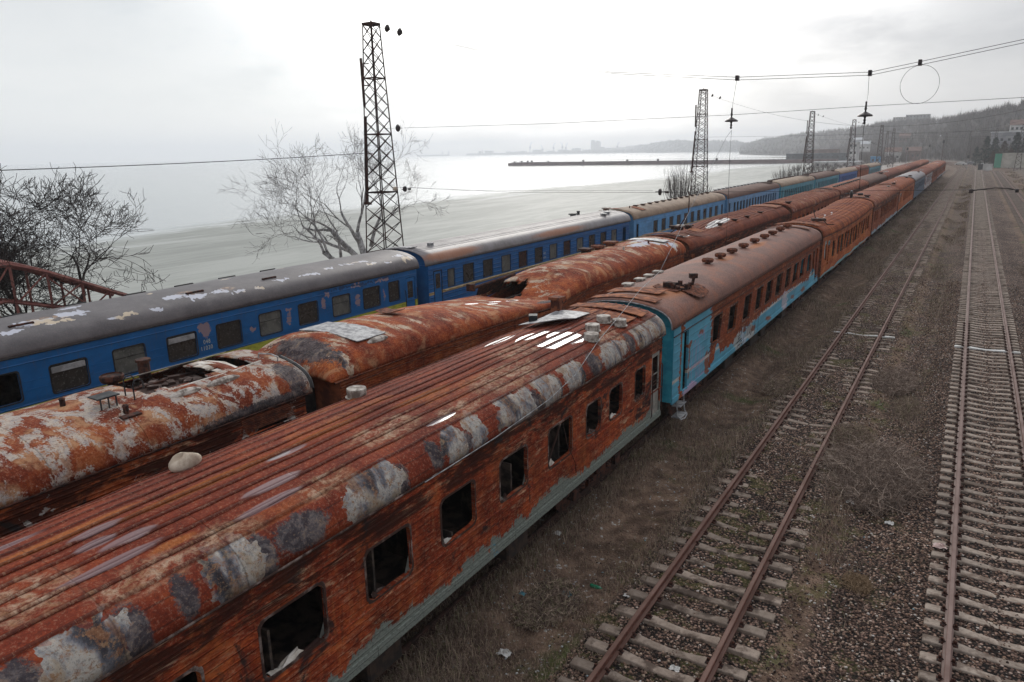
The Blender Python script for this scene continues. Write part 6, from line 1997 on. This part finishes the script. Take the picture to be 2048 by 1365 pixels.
gw = 'wires along the line of towers'
for i in range(4):
    a = (TX, ty[i], 14.6); b_ = (TX, ty[i + 1], 14.6)
for i, x in enumerate((XA, XB)):
    pts = []
    for y in range(31, 301, 8):
        k = ((y - 31) % 56) / 56
        a, b_ = cpt(x, y); pts.append((a, b_, 8.6 - 1.5 * 4 * k * (1 - k) * .5))
    wire('contact_wire', pts, .006, 'overhead wire above the ' + ('rusty track' if i == 0 else 'concrete track'), 'overhead wires above the tracks')
for j, (y, lab_) in enumerate(((87.6, 'second'), (156.0, 'third'), (214.5, 'fourth'))):
    w_ = wire('span_wire', sag((TX, y, 14.9), (14, y, 15.0), 4.6, 24), .010, 'sagging span wire hung from the ' + lab_ + ' tower', 'span wires of the farther towers')
    wire('span_wire', sag((TX, y, 9.8), (14, y, 9.8), .2, 4), .009, 'level span wire hung from the ' + lab_ + ' tower', 'span wires of the farther towers')
    insul((TX + 1.0, y, 14.5), (TX + 1.2, y, 14.42), 1, .2, w_); insul((TX + 1.9, y, 14.2), (TX + 2.1, y, 14.1), 1, .2, w_)
# ------------------------------------------------------------------ bare trees
def grow(mb_t, mb_c, p, d, L, r, depth, rnd, spread=.55, up=.12, kids=(2, 4), droop=0.0, wig=.18, rmin=.008, lim=None):
    n = 4 if depth > 1 else 3
    pts = [p]
    dd_ = d.copy()
    for i in range(n):
        if lim and i and not (lim[0] < pts[-1].y < lim[1]) and depth < 6: return
        dd_ = (dd_ + Vector((rnd.uniform(-1, 1), rnd.uniform(-1, 1), rnd.uniform(-1, 1))) * wig + Vector((0, 0, up - droop))).normalized()
        pts.append(pts[-1] + dd_ * L / n)
    rs = [max(rmin, r * (1 - .45 * i / n)) for i in range(n + 1)]
    (mb_t if depth > 4 else mb_c).tube(pts, r, 6 if depth > 4 else (4 if depth > 2 else 3), rs)
    if depth <= 0: return
    k = rnd.randint(*kids)
    for j in range(k):
        t = rnd.uniform(.35, 1.0) if j else 1.0
        i = min(n - 1, int(t * n)); q = pts[i].lerp(pts[i + 1], t * n - i)
        a = dd_.orthogonal().normalized(); a.rotate(Matrix.Rotation(rnd.uniform(0, 2 * PI), 3, dd_))
        nd = (dd_ + a * spread * rnd.uniform(.6, 1.5)).normalized()
        grow(mb_t, mb_c, q, nd, L * rnd.uniform(.62, .86), rs[min(i + 1, n)] * rnd.uniform(.55, .78), depth - 1, rnd, spread, up, kids, droop, wig, rmin, lim)


def bark(name, a, b, sc=5):
    return plain(name, a, b, sc, .9, .01)


M_bark_d = bark('dark_bark', (.018, .014, .013), (.050, .040, .036))
M_bark_w = bark('white_bark', (.16, .155, .15), (.44, .43, .42), 3)
M_twig_w = bark('pale_twigs', (.10, .09, .085), (.19, .175, .165), 3)
M_twig_g = bark('grey_twigs', (.065, .055, .048), (.12, .10, .09), 3)


def tree(name, loc, stems, label, mt, mc, seed, depth=6, group=None, **kw):
    root = empty(name, loc, 0, label=label, cat='tree', group=group)
    rnd = random.Random(seed)
    a, b = MB(), MB()
    for (p, d, L, r) in stems: grow(a, b, Vector(p), Vector(d).normalized(), L, r, depth, rnd, **kw)
    a.build('trunk', mt, root, smooth=True); b.build('crown', mc, root)
    return root


tree('bare_tree', (-33.0, 14.8, -.9), [((0, 0, 0), (-.05, .10, 1), 4.2, .42), ((0, .12, 2.0), (-.1, .45, .9), 3.5, .22), ((-.1, -.3, .4), (.1, -.45, .9), 2.9, .22), ((0, .1, 2.2), (-.1, -.5, .9), 2.6, .16), ((0, -.1, 1.2), (.2, -.7, .6), 2.6, .15)], 'dark leafless tree behind the red steel frame at the left', M_bark_d, M_bark_d, 4, 7, spread=.78, up=.03, kids=(2, 4), wig=.24, rmin=.0115, lim=(-4.5, 3.6)).scale = (.80, .80, .76)
seeds = MB(); rnd = random.Random(2)
tree('bare_tree', (-36.5, 39.0, -1.0), [((0, 0, 0), (-.10, -.12, 1), 4.2, .36), ((-.2, -.3, 1.5), (-.45, -.70, .66), 4.0, .27), ((-.5, -.5, .8), (-.25, -1.0, .42), 4.0, .26), ((0, -.1, 3.0), (.0, .25, 1), 2.6, .16)], 'white-barked leafless tree spreading behind the nearest tower', M_bark_w, M_twig_w, 12, 7, spread=.66, up=.04, kids=(2, 3), wig=.2, rmin=.0065, lim=(-9.5, 3.6))


def fan_tree(x, y, z, h, w, n, label, seed, group):
    rnd = random.Random(seed)
    root = empty('fan_shaped_tree', (x, y, z), 0, label=label, cat='tree', group=group)
    t = MB().tube([(0, 0, 0), (.05, 0, h * .16)], .14, 6, [.2, .13]); t.build('trunk', M_twig_g, root)
    mb = MB()
    for k in range(n):
        a = rnd.uniform(0, 2 * PI); q = rnd.random() ** .6
        tip = Vector((math.cos(a) * w * q * .5, math.sin(a) * w * q * .5, h * rnd.uniform(.6, 1.0) * (1 - .25 * q)))
        b0 = Vector((0, 0, h * rnd.uniform(.04, .25)))
        m1 = Vector((tip.x * .7, tip.y * .7, b0.z + (tip.z - b0.z) * .42))
        mb.tube([b0, m1, tip], .03, 3, [.035, .022, .008])
        for j in range(5):
            u = rnd.uniform(.2, .9); p = m1.lerp(tip, u); mb.bar(p, p + Vector((rnd.uniform(-.3, .3), rnd.uniform(-.3, .3), rnd.uniform(.4, 1.0))) * h * .12, .010, 3, .004, False)
    mb.build('crown', M_twig_g, root)


gf_ = 'fan-shaped bare trees along the shore'
for i, (x, y, h, w, lb) in enumerate(((-31, 89.5, 9.0, 4.6, 'fan-shaped bare tree left of the second tower'), (-31, 98, 5.5, 4, 'low bare shrub tree right of the second tower'), (-31, 151, 7.0, 6.0, 'fan-shaped bare tree left of the third tower'), (-31.5, 166, 6.5, 6, 'fan-shaped bare tree just right of the third tower'), (-31, 184, 7.0, 7, 'broad fan-shaped bare tree between third and fourth towers'))):
    fan_tree(x, y, -.8, h, w, 120, lb, 50 + i, gf_)
# ------------------------------------------------------------------ red steel frame by the left tree
M_redsteel = plain('faded_red_steel', (.15, .050, .042), (.26, .105, .085), 2.5, .8, .006)
root = empty('steel_frame', (-29, 12.5, 0), 0, label='faded red steel truss frame sloping down behind the blue coach', cat='steel frame')
a = MB()
T = [(-29, 8.0, 4.85), (-29, 12.2, 4.85), (-29, 13.4, 4.40), (-29, 16.6, 2.85)]
for off in (0, -1.6):
    for p, q in zip(T, T[1:]): a.bar((p[0] + off, p[1], p[2]), (q[0] + off, q[1], q[2]), .085, 4)
a.build('top_chord', M_redsteel, root); root.location = (0, 0, 0)
a = MB()
for off in (0, -1.6):
    L_ = [(-29 + off, 8.0, 3.45), (-29 + off, 11.9, 3.55), (-29 + off, 14.0, 2.9), (-29 + off, 16.8, 1.9)]
    for p, q in zip(L_, L_[1:]): a.bar(p, q, .06, 4)
a.build('lower_chord', M_redsteel, root)
a = MB()
for y, zt in ((8.5, 4.85), (9.8, 4.85), (11.2, 4.85), (12.2, 4.85), (13.4, 4.4), (14.6, 3.82), (15.6, 3.33)):
    for off in (0, -1.6): a.bar((-29 + off, y, zt), (-29 + off, y, -.6 if y < 13 else 1.5), .05, 4)
    a.bar((-29, y, zt), (-30.6, y, zt), .04, 4)
for (y0_, z0_, y1_, z1_) in ((8.5, 3.5, 9.8, 4.85), (11.2, 4.85, 9.8, 3.5), (11.2, 3.5, 12.2, 4.85), (13.4, 4.4, 12.2, 3.4), (14.6, 3.8, 13.4, 3.1), (13.4, 4.2, 15.0, 2.6), (15.6, 3.3, 14.6, 2.6)): a.bar((-29, y0_, z0_), (-29, y1_, z1_), .035, 4)
a.build('post', M_redsteel, root)
a = MB().sheet([[(-29.0, 8.0, 4.95), (-30.6, 8.0, 5.05)], [(-29, 12.2, 4.95), (-30.6, 12.2, 5.05)], [(-29, 13.4, 4.5), (-30.6, 13.4, 4.6)], [(-29, 16.6, 2.95), (-30.6, 16.6, 3.05)]], .05); a.build('roof_plank', M_redsteel, root)
# ------------------------------------------------------------------ pier, port and far shore
M_pier = plain('pier_red_brown', (.090, .050, .048), (.15, .090, .085), .15, .9, 0)
M_pierd = plain('pier_dark_top', (.060, .045, .046), (.11, .085, .085), .2, .9, 0)
root = empty('pier', (0, 0, 0), 0, label='long low red-brown pier reaching out into the bay', cat='pier')
x0_, x1_ = -337, -78
MB().bevbox(x0_, x1_, 533, 541, -3, .3, .3).build('wall', M_pier, root)
MB().bevbox(x0_ + 3, x1_, 534, 545, .31, .75, .1).build('deck', M_pierd, root)
a = MB()
for k in range(86): a.bar((x0_ + 8 + 3 * k, 534.2, .7), (x0_ + 8 + 3 * k, 534.2, 2.1), .06, 4)
a.box(x0_ + 6, x1_, 534.15, 534.25, 1.95, 2.05)
a.build('railing', M_pierd, root)
a = MB()
for x in (-333, -326, -320, -316, -300, -268, -230, -205, -160): a.bevbox(x, x + 1.2, 536, 537.5, .7, 1.6 + (x % 3) * .3, .1)
a.bar((-283, 537, .7), (-283, 537, 6.5), .08, 5)
a.build('hut', M_pierd, root)


def building(name, x0, x1, y0, y1, z0, z1, wall, roofm, label, cat='building', floors=1, win=True, roof='flat', rz=0, group=None, nw=None):
    root = empty(name, ((x0 + x1) / 2, (y0 + y1) / 2, z0), rz, label=label, cat=cat, group=group)
    hx, hy, h = (x1 - x0) / 2, (y1 - y0) / 2, z1 - z0
    MB().box(-hx, hx, -hy, hy, 0, h).build('wall', wall, root)
    if roof == 'flat': MB().bevbox(-hx - .3, hx + .3, -hy - .3, hy + .3, h + .003, h + .35, .08).build('roof', roofm, root)
    else:
        mb = MB(); rh = hy * .7
        mb.add([(-hx - .3, -hy - .3, h), (hx + .3, -hy - .3, h), (hx + .3, hy + .3, h), (-hx - .3, hy + .3, h), (-hx - .3, 0, h + rh), (hx + .3, 0, h + rh)], [(0, 1, 5, 4), (2, 3, 4, 5), (0, 4, 3), (1, 2, 5), (0, 3, 2, 1)])
        mb.build('roof', roofm, root)
    if win:
        n = nw or max(2, int(hx * 2 / 3.0))
        for f_ in range(floors):
            for k in range(n):
                x = -hx + (k + .5) * 2 * hx / n; zc = h * (f_ + .55) / floors
                MB().box(x - .55, x + .55, -hy - .02, -hy + .05, zc - .6, zc + .6).build('window', M_glassb, root)
    return root


M_bw = plain('white_render', (.38, .37, .36), (.52, .51, .50), .3, .85, 0)
M_bg = plain('grey_render', (.20, .20, .21), (.28, .28, .29), .3, .85, 0)
M_bdark = plain('dark_cladding', (.045, .055, .065), (.085, .095, .105), .3, .8, 0)
M_bbrick = plain('brick_wall', (.12, .080, .070), (.18, .125, .11), .4, .9, 0)
M_bblue = plain('light_blue_cladding', (.06, .22, .42), (.10, .28, .48), .4, .7, 0)
M_roofw = plain('pale_sheet_roof', (.42, .43, .44), (.55, .56, .57), .3, .7, 0)
M_roofr = plain('rusty_sheet_roof', (.13, .075, .06), (.19, .12, .10), .5, .8, 0)
M_wallc = plain('cream_wall', (.34, .32, .28), (.46, .44, .39), .5, .9, 0)
M_grn = plain('green_gate_paint', (.07, .26, .18), (.10, .32, .22), .5, .7, 0)
building('warehouse', -112, -74, 540, 552, -.5, 4.0, M_bdark, M_bdark, 'long dark building standing at the root of the pier', nw=12)
building('low_building', -106, -84, 575, 583, -.5, 6.5, M_bbrick, M_roofr, 'low brick building behind the dark pier building', nw=7)
building('house', -57.5, -53.5, 430, 440, -.5, 10.5, M_bw, M_roofw, 'narrow white three-storey house near the fourth tower', floors=3, nw=2)
building('hut', -45.5, -41.2, 420, 425, -.5, 2.9, M_bblue, M_bblue, 'small light blue hut left of the fifth tower', nw=2)
building('low_building', -66, -46, 380, 388, -1.2, 1.3, M_bw, M_roofw, 'low white shed on the shore behind the fourth tower', nw=5)
building('low_building', 5.5, 21, 448, 460, 6, 13.8, M_bg, M_roofw, 'long building with a pale roof above the pines', nw=5)
building('house', 13.6, 19.5, 470, 478, 10, 17.6, M_bw, M_roofr, 'white house with reddish roof at the right edge', floors=2, roof='gable', nw=3)
building('apartment_block', -85, -72, 960, 972, 30, 39.4, M_bw, M_bg, 'white block on the hilltop skyline, left one', floors=3, nw=5)
building('apartment_block', -70, -47, 930, 944, 30, 40.5, M_bg, M_bg, 'grey block on the hilltop skyline, right one', floors=3, nw=7)
fr = random.Random(12)
for k, (x, y, z, wl, rf, lb) in enumerate(((-40, 470, 1, M_bw, M_roofr, 'small white house left of the far signal mast'), (-52, 700, 12, M_bbrick, M_roofr, 'reddish house halfway up the wooded slope'), (-20, 640, 9, M_bw, M_roofw, 'white house on the wooded slope above the curve'), (-75, 640, 6, M_bw, M_roofw, 'pale house at the foot of the wooded slope'), (-33, 520, 1, M_bbrick, M_roofr, 'brick house behind the fifth tower'), (-95, 760, 10, M_bg, M_roofw, 'grey house among trees above the pier building'))):
    building('house', x - 4, x + 4, y, y + 7, z - 2, z + 4, wl, rf, lb, roof='gable', nw=3, floors=1)
# pale wall with green gate at right
root = empty('boundary_wall', (0, 0, 0), 0, label='pale concrete boundary wall at the right edge', cat='wall')
MB().bevbox(7.6, 30, 299.5, 300, .5, 5.3, .05).build('wall', M_wallc, root)
MB().bevbox(5.6, 7.55, 299.4, 299.9, .5, 5.1, .05).build('gate', M_grn, root)
root = empty('concrete_barrier', (0, 0, 0), 0, label='short black and white concrete barrier at the end of the siding', cat='barrier')
MB().bevbox(2.55, 5.3, 299, 299.7, -.4, 1.8, .05).build('white_panel', M_bw, root)
MB().bevbox(1.1, 2.5, 299, 299.7, -.4, 1.75, .05).build('black_panel', M_blackp, root)
# white boat-shaped tarpaulin near the end of the blue train
root = empty('upturned_boat', (-27.2, 222, -.5), .1, label='white upturned boat behind the end of the blue train', cat='boat')
g = [[(2.4 * math.sin(PI * min(.98, max(.02, i / 12)) ** .8) * math.cos(PI * j / 10), -5 + 10 * i / 12, 3.4 * math.sin(PI * min(.98, max(.02, i / 12))) ** .6 * math.sin(PI * j / 10)) for j in range(11)] for i in range(13)]
MB().sheet(g, .06).build('hull', plain('white_hull', (.6, .6, .6), (.7, .7, .7), .5, .5, 0), root, smooth=True)
MB().bar((0, -5.1, 0.2), (0, -4.9, 2.2), .12, 6).build('keel', M_bg, root)


def car(x, y, z, rz, mt, label):
    root = empty('parked_car', (x, y, z), rz, label=label, cat='car', group='cars parked beyond the track curve')
    mb = MB()
    pr = [(-2.1, .3), (-2.15, .75), (-1.5, .9), (-1.0, 1.4), (.7, 1.45), (1.5, .95), (2.1, .85), (2.15, .3)]
    n = len(pr)
    vs = [(-.85 if zz < 1.2 else -.68, a, zz) for a, zz in pr] + [(.85 if zz < 1.2 else .68, a, zz) for a, zz in pr]
    mb.add(vs, [tuple(range(n)), tuple(range(2 * n - 1, n - 1, -1))] + [(i, n + i, n + (i + 1) % n, (i + 1) % n) for i in range(n)])
    mb.build('body', mt, root)
    for sx_ in (-1, 1):
        for yy_ in (-1.3, 1.3): MB().lathe([(.3, -.1), (.32, 0), (.3, .1)], (sx_ * .8, yy_, .32), 12, 'x').build('wheel', M_rubber, root)
    MB().box(-.70, .70, -1.2, 1.0, 1.0, 1.32).build('window_band', M_glassb, root)


for k, (x, y, c_, lb) in enumerate(((-5, 372, M_bw, 'white car parked beyond the curve'), (-1.5, 378, M_bg, 'grey car parked beyond the curve'), (-22, 385, M_bblue, 'blue car parked beyond the curve'), (-40, 395, M_bw, 'white van-like car near the blue hut'), (4.5, 362, M_bw, 'second white car near the pines'))): car(x, y, -.3, 1.2 + .2 * k, c_, lb)
# port cranes
M_haze = plain('far_port_steel', (.015, .016, .02), (.03, .03, .035), .01, .9, 0)
gc_ = 'cranes of the distant port'
for k, (x, h, lb) in enumerate(((-2658, 88, 'tallest distant crane left of the smoke'), (-2557, 62, 'small distant crane near the port middle'), (-2471, 76, 'distant crane left of a twin pair'), (-2401, 82, 'left crane of the twin pair'), (-2375, 74, 'right crane of the twin pair'), (-3428, 40, 'lone crane far left on the breakwater'), (-3371, 40, 'second lone crane on the breakwater'), (-3060, 42, 'crane beside the moored ship'), (-1995, 70, 'slim mast crane right of the silo'))):
    root = empty('port_crane', (x, 4500, -2), 0, label=lb, cat='crane', group=gc_)
    MB().bar((-6, 0, 0), (-2, 0, h * .45), 1.6, 4).bar((6, 0, 0), (2, 0, h * .45), 1.6, 4).bar((-6, 0, h * .2), (6, 0, h * .2), 1.2, 4).build('portal', M_haze, root)
    MB().bevbox(-5, 6, -4, 4, h * .45, h * .62, .6).build('cabin', M_haze, root)
    MB().bar((0, 0, h * .6), ((-1) ** k * h * .22, 0, h), 1.3, 4).bar((0, 0, h * .62), (0, 0, h * .85), .9, 4).bar((0, 0, h * .85), ((-1) ** k * h * .2, 0, h * .97), .6, 4).build('jib', M_haze, root)
root = empty('silo', (-2150, 4500, -2), 0, label='tall grey block of the distant port', cat='silo')
MB().bevbox(-30, 30, -15, 15, 0, 72, 1).bevbox(-30, -10, -12, 12, 72, 84, 1).bevbox(8, 24, -12, 12, 72, 80, 1).build('tower', M_haze, root)
MB().bevbox(30.5, 60, -15, 15, 0, 40, 1).build('annex', M_haze, root)
root = empty('moored_ship', (-3010, 4450, -2), 0, label='small ship moored in the distant port', cat='ship')
MB().add([(-60, 0, 0), (60, 0, 0), (70, 0, 12), (-64, 0, 10), (-60, 14, 0), (60, 14, 0), (70, 14, 12), (-64, 14, 10)], [(0, 1, 2, 3), (7, 6, 5, 4), (0, 4, 5, 1), (1, 5, 6, 2), (2, 6, 7, 3), (3, 7, 4, 0)]).build('hull', M_haze, root)
MB().bevbox(-56, -30, 2, 12, 10.5, 28, .5).bar((0, 7, 10), (0, 7, 34), .8, 4).bar((30, 7, 10), (30, 7, 30), .8, 4).build('superstructure', M_haze, root)
root = empty('breakwater', (0, 0, 0), 0, label='long low breakwater on the sea horizon', cat='breakwater')
MB().bevbox(-3620, -3330, 4440, 4460, -3, 8, 1).bevbox(-3250, -1900, 4560, 4600, -3, 12, 1).build('wall', M_haze, root)
r = random.Random(4)
a = MB()
for k in range(38):
    x = r.uniform(-3200, -1500); a.bevbox(x, x + r.uniform(20, 70), 4620, 4650, -2, r.uniform(14, 34), .5)
a.build('sheds', M_haze, root)
# ------------------------------------------------------------------ hills and woods
m_h, N = mat('wooded_hill')
P_ = N.geo('Position'); n1 = N.noise(P_, .03, 7, .7); n2 = N.noise(P_, .2, 5, .7)
N.finish(N.mix(N.step(n2, .35, .65), N.mix(N.step(n1, .4, .6), (.075, .066, .064), (.12, .102, .09)), (.055, .050, .050)), .95, None, spec=.05)


def hill(name, ridge, foot_k, nx=90, seed=1, back=1.35, drop=0.0, amp=3.0):
    ridge = np.array(ridge, float)
    t = np.linspace(0, 1, len(ridge)); tt = np.linspace(0, 1, nx)
    R_ = np.stack([np.interp(tt, t, ridge[:, i]) for i in range(3)], 1)
    V, F = [], []
    M_ = 22
    for i in range(nx):
        x, y, z = R_[i]
        for j in range(M_):
            u = j / (M_ - 6)
            k = foot_k + (1 - foot_k) * u
            if u <= 1: zz = -1.0 + (z + 1) * (u * u * (3 - 2 * u)) ** .8
            else: zz = z - (u - 1) * 30 * 0
            w = mnoise.noise(Vector((x * k * .012 + seed, y * k * .012, 0))) * amp * 2 + mnoise.noise(Vector((x * k * .05 + seed, y * k * .05, 0))) * amp
            V.append((x * k, y * k, zz + w * min(1, u * 1.5) - drop)); 
    for i in range(nx - 1):
        for j in range(M_ - 1): a = i * M_ + j; F.append((a, a + M_, a + M_ + 1, a + 1))
    o = npmesh(name, V, F, m_h, smooth=True, kind='structure', uv=[(v[0], v[1]) for v in V])
    return np.array(V).reshape(nx, M_, 3)


H1 = hill('hill', [(-614, 2300, 15), (-447, 1900, 28), (-308, 1600, 31), (-169, 1250, 31), (-113, 1050, 33), (-77, 950, 31), (-24, 800, 29), (-2, 720, 29), (24, 640, 28.5), (58, 560, 28), (108, 500, 30), (200, 460, 32)], .62, 110, 1)
H2 = hill('hill', [(-2600, 5200, 18), (-1800, 4300, 30), (-1416, 3600, 36), (-1177, 3300, 46), (-1000, 3100, 40), (-872, 2900, 36), (-700, 2600, 24), (-560, 2300, 14)], .86, 80, 5, amp=5)
m_wd, N = mat('bare_wood')
rnd_ = N.new('ShaderNodeNewGeometry').outputs['Random Per Island']
N.finish(N.ramp(rnd_, [(0, (.060, .053, .054)), (.5, (.115, .098, .092)), (.85, (.17, .145, .128)), (1, (.09, .094, .070))]), .95, None, spec=.05)


def wood(name, pts, hmin, hmax, nt, seed, label, wf=.45, tw=.10, mt=None):
    """mass of bare trees, each a fan of thin upright triangles"""
    r = np.random.default_rng(seed)
    n = len(pts)
    hgt = hmin + (hmax - hmin) * r.random(n) ** 1.3
    w = hgt * wf * (.6 + .8 * r.random(n))
    base = pts[:, None, :].repeat(nt, 1)
    a = r.random((n, nt)) * 6.283; q = r.random((n, nt)) ** .6
    tipx = np.cos(a) * q * w[:, None] * .5; tipy = np.sin(a) * q * w[:, None] * .5
    tipz = hgt[:, None] * (.45 + .55 * r.random((n, nt))) * (1 - .3 * q)
    bz = hgt[:, None] * .45 * r.random((n, nt)) * .8
    bx, by = tipx * .25, tipy * .25
    th = np.maximum(tw * hgt[:, None] / 10, .04) * (.5 + r.random((n, nt)))
    ang = r.random((n, nt)) * 3.14
    ox, oy = np.cos(ang) * th, np.sin(ang) * th
    V = np.empty((n, nt, 3, 3))
    V[:, :, 0] = base + np.stack([bx - ox, by - oy, bz], -1)
    V[:, :, 1] = base + np.stack([bx + ox, by + oy, bz], -1)
    V[:, :, 2] = base + np.stack([tipx, tipy, tipz], -1)
    F = np.arange(n * nt * 3).reshape(-1, 3)
    return npmesh(name, V.reshape(-1, 3), F, mt or m_wd, kind='stuff', label=label, cat='wood')


def on_hill(Hg, n, r, u0=0.0, u1=1.0, jcap=17):
    nx, M_, _ = Hg.shape
    i = r.random(n) * (nx - 1.01); j = (u0 + (u1 - u0) * r.random(n)) * jcap * .999
    a = i.astype(int); b = j.astype(int); fi, fj = (i - a)[:, None], (j - b)[:, None]
    return Hg[a, b] * (1 - fi) * (1 - fj) + Hg[a + 1, b] * fi * (1 - fj) + Hg[a, b + 1] * (1 - fi) * fj + Hg[a + 1, b + 1] * fi * fj


r = np.random.default_rng(77)
wood('hillside_wood', on_hill(H1, 6500, r), 4, 9, 16, 5, 'dense bare wood covering the hillside', .8, .22)
wood('ridge_wood', on_hill(H1, 520, r, .84, .97), 7, 12, 22, 6, 'taller bare trees along the ridge of the hill', .35, .12)
wood('far_shore_wood', on_hill(H2, 3000, r), 8, 16, 10, 7, 'hazy wood on the far shore behind the port', .9, .6)
n = 2600
yy_ = 430 + 480 * r.random(n) ** 1.2
xx_ = coast_x(yy_) + 16 + r.random(n) ** 1.3 * 170
keep = (xx_ < -28 - (yy_ - 430) * .12) | (yy_ > 520)
P3 = np.stack([xx_[keep], yy_[keep], np.full(keep.sum(), -.5) + np.clip((yy_[keep] - 520) * .012, 0, 5)], 1)
wood('lowland_wood', P3, 3.5, 8.5, 20, 8, 'bare trees and thickets on the flat land below the hill', .7, .12)
n = 900
x2 = -3 + 60 * r.random(n); y2 = 385 + 160 * r.random(n)
P4 = np.stack([x2, y2, -.4 + np.clip((y2 - 390) * .07, 0, 12)], 1)
wood('slope_wood', P4, 4, 9.5, 24, 9, 'bare trees on the slope behind the pines', .55, .10)
x2 = -62 + 34 * r.random(260); y2 = 300 + 130 * r.random(260)
P5 = np.stack([x2, y2, np.full(260, -.9)], 1)
wood('shore_thicket', P5[(x2 < -34)], 1.5, 4.5, 26, 10, 'low shore thicket beyond the blue train', .9, .06)
x3 = -3400 + 3000 * r.random(2200)
P6 = np.stack([x3, 4700 - (x3 + 3400) * .55 + 60 * r.random(2200), np.full(2200, 0.0)], 1)
wood('coast_wood', P6[x3 > -2150], 10, 30, 10, 11, 'dark strip of trees along the far shore', .8, .9)
# slope terrain under the right-hand wood
grid_mesh('hill_foot', np.linspace(-8, 120, 24), np.linspace(375, 620, 24), lambda X, Y: -1.0 + np.clip((Y - 388) * .07, 0, 14) * sstep(X, -8, 6) + .0 * X, m_h, kind='structure')

# ------------------------------------------------------------------ pines
m_pn, N = mat('pine_needles')
rnd_ = N.new('ShaderNodeNewGeometry').outputs['Random Per Island']
N.finish(N.ramp(rnd_, [(0, (.012, .020, .018)), (.6, (.028, .042, .034)), (1, (.055, .062, .045))]), .9, None, spec=.1)
m_pb, N = mat('brown_needles')
rnd_ = N.new('ShaderNodeNewGeometry').outputs['Random Per Island']
N.finish(N.ramp(rnd_, [(0, (.030, .022, .018)), (.6, (.065, .045, .034)), (1, (.10, .07, .05))]), .9, None, spec=.1)


def pine(x, y, z, h, w, label, seed, mt=None, name='pine_tree'):
    r = np.random.default_rng(seed)
    root = empty(name, (x, y, z), 0, label=label, cat='tree', group='dark conifers by the pale wall')
    MB().tube([(0, 0, 0), (.1, 0, h * .5), (0, .1, h * .96)], .25, 7, [h * .022, h * .014, .03]).build('trunk', M_bark_d, root)
    n = 1500
    lv = r.random(n) ** .8
    zz = h * (.12 + .86 * lv)
    ph = np.floor(lv * 11); lobe = 1 + .35 * np.sin(ph * 2.1 + 1)
    rad = w * .5 * (1 - lv) ** .75 * lobe * (.35 + .65 * r.random(n) ** .5)
    a = r.random(n) * 6.283 + ph
    c = np.stack([np.cos(a) * rad, np.sin(a) * rad, zz - rad * .25], 1)
    s = h * .045
    V = c[:, None, :] + (r.random((n, 3, 3)) - .5) * np.array([2.0, 2.0, .9]) * s
    npmesh('crown', V.reshape(-1, 3), np.arange(n * 3).reshape(-1, 3), mt or m_pn, root)


for k, (x, y, h, w, mt_, lb) in enumerate(((3.3, 352, 12.0, 6.0, None, 'dark pine at the left of the conifer group'), (6.0, 345, 11.5, 6.5, None, 'broad dark pine, second in the conifer group'), (8.8, 338, 10.0, 6.5, m_pb, 'brown-tinged pine in the middle of the conifers'), (12.2, 330, 13.0, 7.0, None, 'tall dark pine near the right edge'), (15.6, 325, 13.5, 7, None, 'tall dark pine at the right edge'), (10.6, 322, 7.5, 6, m_pb, 'low rust-brown conifer behind the pale wall'), (0.2, 366, 8, 5, None, 'small dark pine left of the group'), (5.2, 318, 6.5, 4.0, m_pb, 'small round grey-brown tree by the green gate'))):
    pine(x, y, -.5, h, w, lb, 200 + k, mt_)
# ------------------------------------------------------------------ signal mast and posts beyond the curve
for k, (x, y, h, lb) in enumerate(((-11.0, 330, 9.5, 'railway signal mast beyond the last coaches'), (-2.2, 312, 4.0, 'short post right of the curving tracks'), (-17.5, 372, 8.0, 'thin lamp mast behind the last coaches'), (-23, 330, 7, 'leaning pale lamp post among bare trees'))):
    root = empty('signal_post', (x, y, -.5), 0, label=lb, cat='signal post')
    MB().tube([(0, 0, 0), (0, 0, h)], .09, 6).build('post', M_bg if k else M_rustdark, root)
    MB().bevbox(-.35, .35, -.2, .2, h, h + 1.1, .08).build('signal_head', M_blackp, root)
bk = MB()
# haze
hz_m = bpy.data.materials.new('haze'); hz_m.use_nodes = True
hn_ = Nodes(hz_m.node_tree)
pv = hn_.new('ShaderNodeVolumePrincipled'); pv.inputs['Color'].default_value = (.93, .96, 1.0, 1); pv.inputs['Density'].default_value = HAZE; pv.inputs['Anisotropy'].default_value = .35
hz_m.node_tree.links.new(pv.outputs[0], hn_.new('ShaderNodeOutputMaterial').inputs['Volume'])
MB().box(-6500, 2600, -1600, 6500, -4.2, 130).build('haze', hz_m, None, kind='stuff', label='pale haze over sea and far shore', cat='haze')
